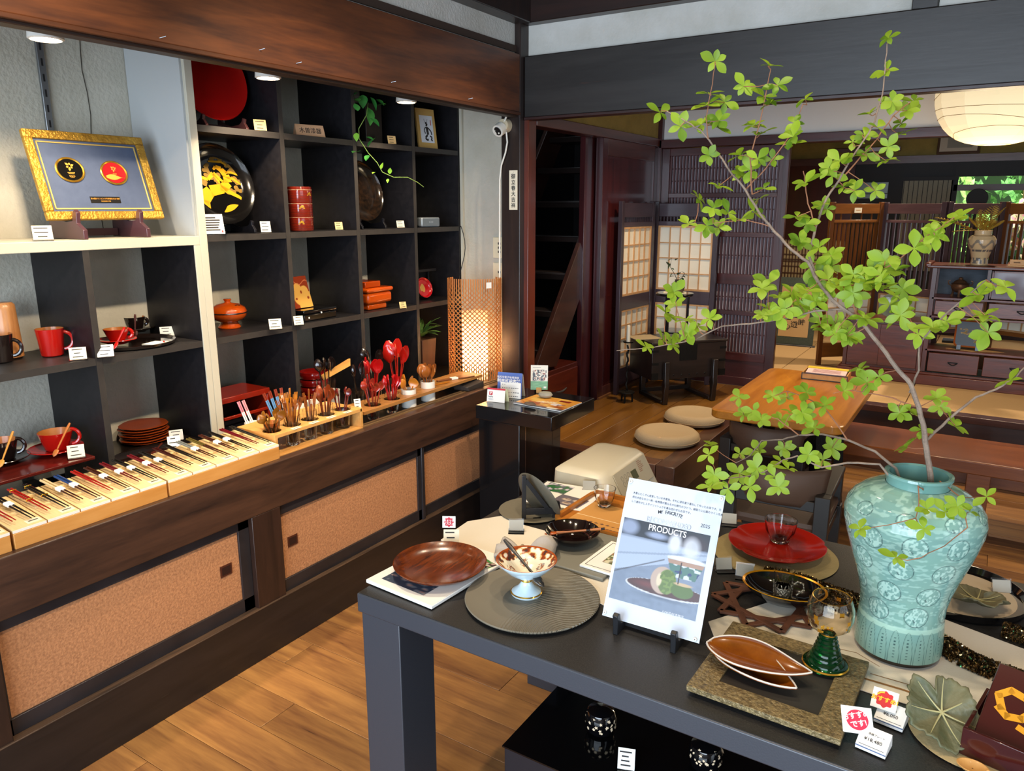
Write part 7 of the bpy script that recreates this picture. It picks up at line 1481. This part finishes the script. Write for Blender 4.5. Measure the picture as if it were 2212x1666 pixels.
# ------------------------------------------------------------------ square tray with leaf dishes and goblet
t = T('square_tray', 'square bronze-edged tray with a black centre', 'tray', (-.258, 1.376, TZ+.0028), R(-1.5)); BRZE = M('cracked_bronze', '#8f7c54', .42, .3, var='#54472f', vs=150, bump=.5, bs=130)
W2 = .137
for P in ([(-W2, -W2), (W2, -W2), (.09, -.09), (-.09, -.09)], [(W2, -W2), (W2, W2), (.09, .09), (.09, -.09)], [(W2, W2), (-W2, W2), (-.09, .09), (.09, .09)], [(-W2, W2), (-W2, -W2), (-.09, -.09), (-.09, .09)]): MB().prism(P, .006, .018).build('border', BRZE, t, bevel=.0012)
MB().bx(-.09, .09, -.09, .09, .006, .0135).build('centre', M('matte_black_centre', '#2a2825', .5), t); MB().bx(-.12, .12, -.12, .12, 0, .006).build('foot', TB, t)
AMB = M('amber_lacquer_leaf', '#8a4a0c', .2, coat=.6, var='#6a340a', vs=18, detail=6); WED = M('white_edge', '#cfc6b8', .4)
def leafdish(label, c, rz, L, z, s=1.0, tilt=0):
    t = T('leaf_dish', label, 'dish', c, rot=(tilt, 0, rz), group='leaf-shaped dishes'); vs = []; fs = []; n, m = 24, 10
    for i in range(n+1):
        u = i/n; w = L*.265*math.sin(math.pi*min(1, u**.75))**.85+.0004
        for j in range(m+1): v = (j/m-.5)*2; vs.append(((u-.5)*L, v*w, .016*(v*v)*(w/(L*.24))+.014*(2*abs(u-.5))**3))
    for i in range(n):
        for j in range(m): fs.append((i*(m+1)+j, (i+1)*(m+1)+j, (i+1)*(m+1)+j+1, i*(m+1)+j+1))
    o = MB().add(vs, fs).build('body', AMB, t, angle=80); q = o.modifiers.new('thickness', 'SOLIDIFY'); q.thickness = .003; q.offset = -1
    e = [vs[i*(m+1)] for i in range(n+1)]+[vs[i*(m+1)+m] for i in range(n, -1, -1)]; MB().tube(e+[e[0]], .0016, 6).build('white_rim', WED, t)
leafdish('lower amber leaf-shaped dish on the square tray', Vector((-.305, 1.357, TZ+.0215)), R(-22), .19, 0)
leafdish('upper amber leaf-shaped dish on the square tray', Vector((-.30, 1.365, TZ+.0335)), R(2), .2, 0)
t = T('wine_goblet', 'gold-flecked glass goblet with a ribbed green foot', 'goblet', (-.19, 1.452, TZ+.0215)); GG = M('green_glass', '#0f5a2c', .06, trans=.85, ior=1.4)
pr_ = [(.001, 0), (.042, 0), (.043, .003), (.041, .006)]+[(.036-.021*(k_/14)**.7+.0016*(k_ % 2), .008+.058*k_/14) for k_ in range(15)]+[(.012, .068), (.001, .068)]
MB().lathe(pr_, 40).build('foot', GG, t); MB().lathe([(.0418, .002), (.0438, .0035), (.0418, .006)], 40).build('gold_ring', MG, t); MB().lathe([(.0135, .066), (.0155, .068), (.0135, .070)], 32).build('gold_ring', MG, t)
bw = [(.012, .070), (.02, .072), (.036, .085), (.0435, .105), (.043, .125), (.037, .143), (.035, .146)]; GGL = M('gold_tint_glass', '#fcf2e0', .03, trans=1, ior=1.3); MB().lathe(bw+[(r_-.0014, z) for r_, z in bw[::-1]], 48).build('cup', GGL, t); MB().lathe([(.0346, .1455), (.0356, .147), (.0340, .1465)], 40).build('gold_ring', MG, t)
GFL = M('gold_flake', '#d9a030', .25, .8); fl2 = MB().add([(.004*math.cos(2*math.pi*i/8)*(1.4 if i % 2 else .8), .004*math.sin(2*math.pi*i/8)*(1.4 if i % 2 else .8), 0) for i in range(8)], [tuple(range(8))]).mesh('gold_flake', GFL); rs = random.Random(9)
for i in range(26):
    a = rs.uniform(0, 6.28); k_ = rs.choice((2, 3, 4)); r_, z = bw[k_]; r2, z2 = bw[k_+1]; s_ = rs.random(); rr_ = r_+(r2-r_)*s_+.0006; zz = z+(z2-z)*s_; o = obj('gold_flake', fl2, t, (rr_*math.cos(a), rr_*math.sin(a), zz)); o.rotation_euler = Vector((math.cos(a), math.sin(a), .0)).to_track_quat('Z', 'Y').to_euler(); o.scale = (rs.uniform(.5, 1.3),)*3

# ------------------------------------------------------------------ price tags, leaf dish, lacquer box on the right
def block_tag(label, p, rz, price, lines):
    t = T('price_block', label, 'price tag', p, rz); MB().add([(-.024, -.014, 0), (.024, -.014, 0), (.024, .03, 0), (-.024, .03, 0), (-.024, -.014, .008), (.024, -.014, .008), (.024, .022, .026), (-.024, .022, .026)], [(0,3,2,1),(4,5,6,7),(0,1,5,4),(1,2,6,5),(2,3,7,6),(3,0,4,7)]).build('block', CARDW, t, bevel=.0006)
    MB().bx(-.024, .024, -.0146, -.014, .0055, .0075).build('blue_edge', M('edge_blue', '#5a6a8c', .5), t); sl2 = math.atan2(.018, .036); cen = (0, .002, .0165)
    text(price, .0088, INK, t, (0, -.001, .0155), (sl2, 0, 0), thick=.0001); text(lines, .0045, INK, t, (.003, .0085, .0205), (sl2, 0, 0), thick=.0001); MB().bx(-.02, .02, -.0115, -.0105, .0096, .0098).build('print', INK, t); return t
block_tag('white price block reading 18,480 yen', pz(1884, 1618, TZ+.003), R(-8), '¥18,480', '漆器プレート')
block_tag('white price block partly under the grey-green leaf dish', pz(1922, 1562, TZ+.003), R(-8), '¥6,050', '小皿')
t = sale_flag('white tag with a round red recommendation mark', Vector((-.108, 1.287, TZ+.034)), R(20), R(38), '#d02a48', False, .05); text('おすすめ\nです!', .012, CARDW, t, (0, 0, .0011), (0, 0, R(15)), bold=.0003)
t = sale_flag('white tag with a red cloud mark and yellow lettering', Vector((-.075, 1.372, TZ+.035)), R(-2), R(35), '#c81a2a', True, .042); text('おすすめ!', .0105, YEL, t, (0, -.001, .0011), bold=.0003)
MB().tube([(-.013, .006, .0012), (-.008, .011, .0012), (-.002, .0125, .0012)], .0016, 6).build('yellow_swash', YEL, t)
o = tag(MB().lathe([(.001, 0), (.1, 0), (.102, .001), (.1, .002), (.001, .002)], 56).build('round_mat', M('tan_mat_right', '#a8956a', .85, bump=.1, bs=160), None, (.065, 1.395, TZ+.003)), 'round tan mat under the leaf dish and lacquer box', 'place mat')
def bigleaf(label, loc, rot, Rr, mat, seed, name='leaf_plate'):
    rs = random.Random(seed); t = T(name, label, 'dish', loc, rot=rot); n, m = 96, 12; vs = [(0, 0, .004)]; fs = []; ph = [rs.uniform(0, 6) for _ in range(4)]
    for j in range(1, m+1):
        s = j/m
        for i in range(n):
            a = 2*math.pi*i/n; r_ = Rr*s*(1+.07*math.sin(5*a+ph[0])+.035*math.sin(17*a+ph[1])*s+.03*math.sin(31*a+ph[2])*s); r_ *= 1-.62*math.exp(-((a-math.pi*1.5)/.16)**2)*s
            vs.append((r_*math.cos(a)*.92, r_*math.sin(a), .004+.014*s*s+.005*math.sin(5*a+ph[3])*s+.0035*abs(math.sin(3.5*(a-math.pi*1.5)))**.5*s))
    for i in range(n): fs.append((0, 1+i, 1+(i+1) % n))
    for j in range(m-1):
        for i in range(n): fs.append((1+j*n+i, 1+(j+1)*n+i, 1+(j+1)*n+(i+1) % n, 1+j*n+(i+1) % n))
    o = MB().add(vs, fs).build('blade', mat, t, angle=80); q = o.modifiers.new('thickness', 'SOLIDIFY'); q.thickness = .003
    for k_ in range(7):
        a = R(270)+R(51.4*k_+25); l = [(Rr*.9*s*math.cos(a)*.92, Rr*.9*s*math.sin(a), .0088+.0135*s*s) for s in (0, .2, .4, .6, .8, 1)]; MB().tube(l, [.0018, .0015, .0012, .001, .0007, .0004], 5).build('vein', M('leaf_vein', '#a8a070', .6), t)
LFG = M('lichen_green', '#6e694c', .55, var='#4c5238', vs=26, bump=.3, bs=60, detail=6)
bigleaf('grey-green leaf-shaped plate with a frilled edge', (.012, 1.375, TZ+.038), (R(-34), R(6), R(215)), .064, LFG, 3)
t = T('lacquer_box', 'dark red lacquer box with a gold flower on its tilted lid', 'box', (.145, 1.385, TZ+.0055), R(-12)); BXL = M('oxblood_lacquer', '#3a100e', .16, coat=.6)
for q in ((-.085, .085, -.075, -.069, 0, .05), (-.085, .085, .069, .075, 0, .05), (-.085, -.079, -.069, .069, 0, .05), (.079, .085, -.069, .069, 0, .05)): MB().bx(*q).build('side', BXL, t, bevel=.001)
MB().bx(-.08, .08, -.07, .07, 0, .006).build('bottom', BLQ, t)
ld = MB().bx(-.075, .085, -.065, .075, 0, .012).build('lid', BXL, t, (.004, -.002, .062), (R(42), 0, R(-3)), bevel=.002)
g = MB()
for l, w in (([(-.05, -.0), (-.06, .02), (-.045, .035), (-.02, .03), (-.01, .01), (-.02, -.005), (-.04, -.01), (-.055, -.0)], .006), ([(-.012, .03), (.0, .05), (.03, .052), (.05, .035), (.045, .015), (.02, .008), (.0, .015)], .006), ([(.05, .02), (.075, .015)], .006), ([(-.02, -.02), (.0, -.025), (.015, -.02)], .005), ([(.03, -.02), (.06, -.03), (.075, -.028)], .006), ([(0, .01), (.012, -.002), (.02, -.012)], .005)):
    for i in range(len(l)-1):
        (x0, y0_), (x1, y1_) = l[i], l[i+1]; d = Vector((x1-x0, y1_-y0_)).normalized(); nn = Vector((-d.y, d.x))*w; e = d*w*.5; g.add([(x0-nn.x-e.x, y0_-nn.y-e.y, .0127), (x1-nn.x+e.x, y1_-nn.y+e.y, .0127), (x1+nn.x+e.x, y1_+nn.y+e.y, .0127), (x0+nn.x-e.x, y0_+nn.y-e.y, .0127)], [(0, 1, 2, 3)])
g.build('gold_flower', M('gold_flower_paint', '#c98a14', .4, .3), ld)
t = T('wood_spoon', 'pale wooden spoon at the bottom right edge', 'spoon', pz(2100, 1664, TZ+.006)); MB().lathe([(.001, 0), (.014, .003), (.018, .008), (.0165, .0085), (.012, .005), (.001, .0035)], 24, sx=1.3).build('bowl', PB, t); MB().tube([(.02, 0, .006), (.06, -.02, .008), (.11, -.045, .008)], [.004, .003, .004], 8).build('handle', PB, t)
# tray with a leaf behind the vase
t = T('round_tray', 'round black tray behind the vase', 'tray', (.015, 1.955, TZ+.001)); MB().lathe([(.13, 0), (.14, .003), (.145, .02), (.142, .02), (.135, .006), (.001, .005)], 56).build('body', BLQ, t); MB().lathe([(.001, .0052), (.12, .0052), (.121, .006), (.001, .0062)], 48).build('pale_sheet', M('pale_sheet', '#b8a890', .8), t)
bigleaf('grey leaf-shaped plate on the round black tray', (.055, 1.90, TZ+.016), (R(8), R(5), R(150)), .062, M('lichen_grey', '#6a6448', .6, var='#57543c', vs=20, bump=.3, bs=60), 8)

# ------------------------------------------------------------------ celadon vase
VC = Vector((-.08, 1.625, TZ+.003))
vs_ = T('celadon_vase', 'big celadon vase with crane medallions holding the branches', 'vase', VC)
vprof = [(.066, 0), (.078, .003), (.082, .012), (.0825, .03), (.0815, .06), (.079, .09), (.080, .115), (.086, .145), (.096, .18), (.108, .215), (.119, .25), (.1265, .28), (.128, .30), (.124, .318), (.114, .334), (.098, .347), (.08, .356), (.064, .361), (.058, .363)]
fine = []
for i in range(len(vprof)-1):
    m_ = max(2, int(abs(vprof[i+1][1]-vprof[i][1])/.0016)+int(abs(vprof[i+1][0]-vprof[i][0])/.003)); fine += [(vprof[i][0]+(vprof[i+1][0]-vprof[i][0])*k_/m_, vprof[i][1]+(vprof[i+1][1]-vprof[i][1])*k_/m_) for k_ in range(m_)]
fine.append(vprof[-1]); me = MB().lathe(fine, 420).mesh('body', print_mat('celadon_glaze', .1), 70)
n = len(me.vertices); co = np.empty(n*3); me.vertices.foreach_get('co', co); co = co.reshape(-1, 3); ang_ = np.arctan2(co[:,1], co[:,0]); z = co[:,2]; rad = np.hypot(co[:,0], co[:,1])
u = ang_/6.2832+.5; c = np.tile(np.array(lin('#7b9f90')), (n, 1)); c = mixc(c, lin('#71968f'), nz(u*3, z*4, 6, 1)*.8)
cl_ = nz(u*14, z*50, 3.0, 2)*.45+nz(u*30, z*110, 3.0, 3)*.55; upz = z > .085; c = mixc(c, lin('#9fc0b2'), upz*np.clip((cl_-.54)/.06, 0, 1)*.6)
DK = lin('#2c4446')
for row, (zc_, cnt) in enumerate(((.115, 7), (.165, 8), (.222, 9), (.277, 10), (.325, 9))):
    for k_ in range(cnt):
        a0 = (k_+.5*(row % 2)+.2)/cnt*2*math.pi-math.pi; d = (ang_-a0+math.pi) % (2*math.pi)-math.pi; dz = z-zc_; sl3 = 1.0 if zc_ < .31 else 1.5; dd = np.hypot(d*rad, dz*sl3); rr2 = .022 if row < 4 else .018
        ins_ = (dd < rr2)*1.0; c = mixc(c, lin('#6f948a'), ins_*.55); c = mixc(c, lin('#a9c8ba'), (dd < rr2)*(nz(u*60, z*70, 3.3, 5+row) > .56)*.85); ln = np.clip(1-np.abs(dd-rr2)/.0013, 0, 1); c = mixc(c, DK, ln); leg_ = (np.hypot(d*rad*1.0+.004, (dz+.009)) < .004)*(np.abs(d*rad+.004+(dz+.009)*.6) < .0012); c = mixc(c, DK, leg_*.9)
# lappets around the foot
nb = 22; ph = (u*nb) % 1-.5; zz = (z-.012)/.068; env = .42*np.sqrt(np.clip(1-zz**2.2, 0, 1)); low = (z > .012)*(z < .08); ed = np.abs(np.abs(ph)-env); c = mixc(c, lin('#a9c9b4'), (z >= .078)*(z < .088)*.7); c = mixc(c, lin('#7c9e90'), low*(np.abs(ph) < env)*.6); c = mixc(c, DK, low*np.clip(1-ed/.035, 0, 1)*.85); c = mixc(c, DK, low*(np.abs(ph) < .06)*(np.sin(z*900) > .55)*(zz > .15)*(zz < .8)*.9)
c = mixc(c, lin('#84a695'), (z < .012)*1.0)
rgb = np.ones((n, 4)); rgb[:, :3] = c; at = me.color_attributes.new('print', 'FLOAT_COLOR', 'POINT'); at.data.foreach_set('color', rgb.ravel()); obj('body', me, vs_)
MB().lathe([(.057, .362), (.0575, .374), (.062, .381), (.0615, .386), (.057, .387), (.0525, .384), (.051, .36), (.049, .3), (.001, .28)], 64, cap=False).build('rim', M('celadon_rim', '#6b968e', .12, coat=.3), vs_)

# ------------------------------------------------------------------ branches (an arrangement standing in the vase)
BARK = M('branch_bark', '#8a7868', .8, var='#6e5c4e', vs=40, bump=.3, bs=200); BARK2 = M('young_twig', '#8f5f42', .7)
m_, nt_, b_ = _nt('young_leaf'); N_, L_ = nt_.nodes, nt_.links; out_ = [q for q in N_ if q.type == 'OUTPUT_MATERIAL'][0]
oi_ = N_.new('ShaderNodeObjectInfo'); rp_ = N_.new('ShaderNodeValToRGB'); rp_.color_ramp.elements[0].color = (*lin('#5f8418'), 1); rp_.color_ramp.elements[1].color = (*lin('#97b42e'), 1); L_.new(oi_.outputs['Random'], rp_.inputs[0]); L_.new(rp_.outputs[0], b_.inputs['Base Color']); _in(b_, 'Roughness', .5)
tr_ = N_.new('ShaderNodeBsdfTranslucent'); L_.new(rp_.outputs[0], tr_.inputs[0]); mxs = N_.new('ShaderNodeMixShader'); mxs.inputs[0].default_value = .4; L_.new(b_.outputs[0], mxs.inputs[1]); L_.new(tr_.outputs[0], mxs.inputs[2]); L_.new(mxs.outputs[0], out_.inputs[0])
YL = m_
BR = T('flowering_branch', 'tall leafy green branches arranged in the celadon vase', 'branches', VC+Vector((0, 0, .2))); BO = BR.location
def P3(l, y0=1.63, y1=None):
    k_ = len(l); y1 = y0 if y1 is None else y1; return [PY(a, b, y0+(y1-y0)*i/(k_-1))-BO for i, (a, b) in enumerate(l)]
branches = [
 ([(2014, 1062), (2010, 1030), (2003, 985), (1997, 935), (1985, 880), (1967, 830), (1940, 800), (1900, 745), (1855, 690), (1800, 650), (1768, 610), (1745, 565), (1710, 540), (1672, 500), (1640, 460), (1610, 410), (1570, 360), (1540, 315), (1512, 280), (1480, 262), (1440, 240)], 1.63, 1.50, .0062, .0011),
 ([(1768, 610), (1748, 555), (1762, 490), (1785, 430), (1812, 390), (1840, 340), (1868, 300), (1890, 262), (1906, 205), (1912, 150), (1916, 95)], 1.585, 1.72, .003, .001),
 ([(1762, 490), (1745, 440), (1740, 400), (1735, 370)], 1.60, 1.55, .0015, .0009),
 ([(1795, 412), (1850, 350), (1895, 300), (1930, 250), (1965, 222)], 1.66, 1.78, .0018, .0009),
 ([(1965, 848), (1985, 800), (1986, 745), (2020, 700), (2065, 660), (2100, 630), (2130, 605)], 1.62, 1.52, .0022, .001),
 ([(1986, 745), (1970, 700), (1960, 670), (1955, 640)], 1.60, 1.66, .0015, .0009),
 ([(2003, 950), (2050, 905), (2108, 858), (2150, 842), (2190, 820), (2212, 795)], 1.63, 1.72, .003, .0015),
 ([(1958, 1068), (1935, 1012), (1890, 975), (1830, 950), (1775, 938), (1725, 940), (1690, 950), (1645, 952), (1620, 985), (1590, 1000)], 1.62, 1.74, .0034, .001),
 ([(1958, 1066), (1900, 1003), (1830, 1000), (1775, 1010), (1722, 985), (1690, 995), (1650, 1020), (1610, 1030), (1560, 1035)], 1.60, 1.50, .0026, .0009),
 ([(1725, 940), (1680, 905), (1640, 900), (1600, 880), (1572, 862)], 1.68, 1.75, .0016, .0008),
 ([(1830, 950), (1780, 880), (1740, 860), (1700, 845), (1650, 862)], 1.65, 1.58, .0016, .0008),
 ([(1985, 880), (1930, 860), (1880, 850), (1830, 842), (1800, 850)], 1.63, 1.56, .0016, .0008),
 ([(1830, 668), (1760, 672), (1690, 690), (1620, 700), (1560, 705), (1500, 735), (1440, 745), (1395, 752), (1332, 758)], 1.58, 1.48, .0022, .0008),
 ([(1710, 540), (1665, 490), (1610, 475), (1560, 480), (1500, 485)], 1.56, 1.50, .0014, .0007),
 ([(1610, 410), (1640, 380), (1680, 330), (1715, 280), (1735, 225)], 1.54, 1.60, .0015, .0008),
 ([(1625, 420), (1620, 340), (1640, 270), (1655, 200), (1665, 150)], 1.54, 1.47, .0015, .0008),
 ([(1530, 300), (1525, 255), (1535, 200), (1545, 140)], 1.51, 1.46, .0012, .0007),
 ([(1880, 720), (1850, 680), (1830, 620), (1880, 600), (1930, 570), (1990, 520), (2060, 470)], 1.60, 1.46, .0018, .0008),
 ([(2003, 1075), (1995, 1060), (1983, 1050), (1985, 1090), (1978, 1120)], 1.60, 1.49, .0016, .0008),
 ([(2030, 1040), (2075, 1075), (2090, 1140), (2040, 1180), (1990, 1205)], 1.62, 1.45, .0014, .0007),
]
nodes = []
for l, y0, y1, r0, r1 in branches:
    q = P3(l, y0, y1); sm = []; rs = random.Random(len(l)+int(l[0][0]))
    for i in range(len(q)-1):
        for s_ in (0, .33, .66):
            v_ = q[i].lerp(q[i+1], s_)
            if s_: v_ += Vector((rs.uniform(-1, 1), rs.uniform(-1, 1), rs.uniform(-1, 1)))*.0012
            sm.append(v_)
    sm.append(q[-1]); k_ = len(sm); MB().tube(sm, [r0+(r1-r0)*(i/(k_-1))**.8 for i in range(k_)], 8).build('branch', BARK if r0 > .0018 else BARK2, BR); nodes += sm
A = lambda u_, v_: (1380+u_*.402, 30+v_*.402); B = lambda u_, v_: (1680+u_*.264, 560+v_*.264); Cc = lambda u_, v_: (1500+u_*.2221, 830+v_*.2221); Dd = lambda u_, v_: (1780+u_*.3002, 980+v_*.3002)
CL = [A(*q) for q in ((115,530),(225,605),(335,595),(420,610),(365,490),(410,255),(375,430),(460,475),(430,575),(565,390),(705,280),(745,385),(670,445),(700,490),(620,600),(660,640),(840,590),(895,460),(830,660),(815,700),(375,760),(545,760),(640,780),(720,785),(600,840),(550,870),(430,925),(320,995),(670,940),(640,1000),(400,1045),(480,1070),(620,1070),(550,1105),(265,1130),(365,1140),(430,1150),(895,910),(1340,130),(1330,310),(1360,470),(1240,540),(1280,610),(1210,650),(1150,690),(1440,520),(1480,470),(1410,590),(1400,650),(1340,715),(1330,790),(1220,750),(1150,770),(1080,790),(1020,830),(1040,870),(1100,930),(1160,950),(1270,950),(980,1030),(1010,1050),(850,1090),(900,1130),(870,1230),(1035,1300),(1025,1360),(980,1400),(700,1450),(1200,1400),(1130,1440),(1270,1380),(1310,1350),(1380,1380),(1240,1450),(1310,1480),(1420,1480),(1060,1460),(1150,1500),(1350,1560),(1010,1500),(900,1490),(820,1500),(860,1560),(780,1590),(660,1620),(1590,1190),(1640,1130),(1720,1100),(1480,1260),(1540,1220),(1830,1510),(1930,1490),(1970,1470),(1860,1620))]
CL += [B(*q) for q in ((975,505),(1150,615),(1270,560),(1380,510),(1680,500),(1720,600),(1900,1000),(670,910),(830,960),(730,1010),(575,630),(740,500),(350,530),(470,540),(1000,1260),(1130,1280),(1180,1400),(1055,1540),(1330,1210),(1300,1140),(1450,1370),(540,1080))]
CL += [Cc(*q) for q in ((435,130),(755,120),(895,130),(1090,80),(1270,210),(480,300),(580,270),(650,350),(840,350),(1050,280),(1090,310),(950,280),(1170,430),(165,600),(140,690),(440,680),(630,650),(870,620),(850,760),(1110,690),(1340,620),(1250,740),(915,830),(610,820),(780,900),(440,870),(190,885),(160,1000),(330,1020),(540,1000),(820,1000))]
CL += [Dd(*q) for q in ((260,545),(520,750),(720,540),(740,400),(870,420),(960,380),(1050,420),(1170,310))]
CL += [(1396,750),(1432,735),(1452,745),(1467,731),(1487,720),(1458,656),(1438,676),(1455,630),(1483,691),(1507,705),(1533,689)]
_r = random.Random(31); CL += [(a_+_r.uniform(-28, 28), b_+_r.uniform(-22, 22)) for a_, b_ in list(CL) if 1580 < a_ < 1960 and 540 < b_ < 730]
lm = [leaf_mesh('leaf', YL, L_m, L_m*.29, .18, c_, 8, 1.35, .8) for L_m, c_ in ((.034, .12), (.029, .3), (.025, .5))]
rs = random.Random(77); NA = [np.array(q) for q in nodes]; NA = np.array([list(q) for q in nodes]); count = 0; rest = MB(); tw = MB()
camp = Vector((0, 0, CAMZ))
for ci, (cx_, cy_) in enumerate(CL):
    # depth: the nearest branch point in view direction decides how far away the tuft hangs
    d0 = Vector(ray(cx_, cy_)).normalized(); pts_ = NA+np.array(BO)-np.array(camp); al = pts_ @ np.array(d0); off = np.linalg.norm(pts_-np.outer(al, np.array(d0)), axis=1); k_ = int(np.argmin(off)); dist = al[k_]+rs.uniform(-.045, .045)
    if cx_ > 1840 and cy_ > 1070: dist = min(dist, 1.58)
    c = camp+d0*dist-BO; a_ = Vector(NA[k_])
    if (c-a_).length > .006: tw.tube([a_, a_.lerp(c, .5)+Vector((rs.uniform(-1, 1), rs.uniform(-1, 1), rs.uniform(-1, .6)))*.006, c], [.0010, .0008, .0007], 5)
    nl_ = rs.choice((4, 5, 5, 6)); tilt = Euler((rs.uniform(-.7, .7), rs.uniform(-.7, .7), 0)).to_matrix(); a0 = rs.uniform(0, 6.28)
    # tufts open towards the light and the viewer
    ax = (Vector((0, 0, 1))*.8-Vector(d0)*.75).normalized(); base_q = ax.to_track_quat('Z', 'X').to_matrix()
    for j in range(nl_):
        a = a0+2*math.pi*j/nl_+rs.uniform(-.25, .25); el = rs.uniform(.05, .55); dv = tilt @ (base_q @ Vector((math.cos(a)*math.cos(el), math.sin(a)*math.cos(el), math.sin(el)))); up_ = tilt @ (base_q @ Vector((0, 0, 1)))
        xq = dv.normalized(); zq = (up_-xq*up_.dot(xq)).normalized(); yq = zq.cross(xq); mt_ = Matrix((xq, yq, zq)).transposed(); s_ = rs.uniform(.6, 1.0)*(1.1 if cx_ > 1600 and 500 < cy_ < 800 else 1.0); me_ = lm[rs.choice((0, 0, 1, 2))]
        if count < 300 and (ci % 5 != 4): o = obj('leaf', me_, BR, c, mt_.to_euler()); o.scale = (s_,)*3; count += 1
        else: rest.add([c+mt_ @ (Vector(v_.co)*s_) for v_ in me_.vertices], [tuple(p_.vertices) for p_ in me_.polygons])
o = rest.build('small_leaves', YL, BR, angle=80); o['kind'] = 'stuff'
o = tw.build('twigs', BARK2, BR); o['kind'] = 'stuff'
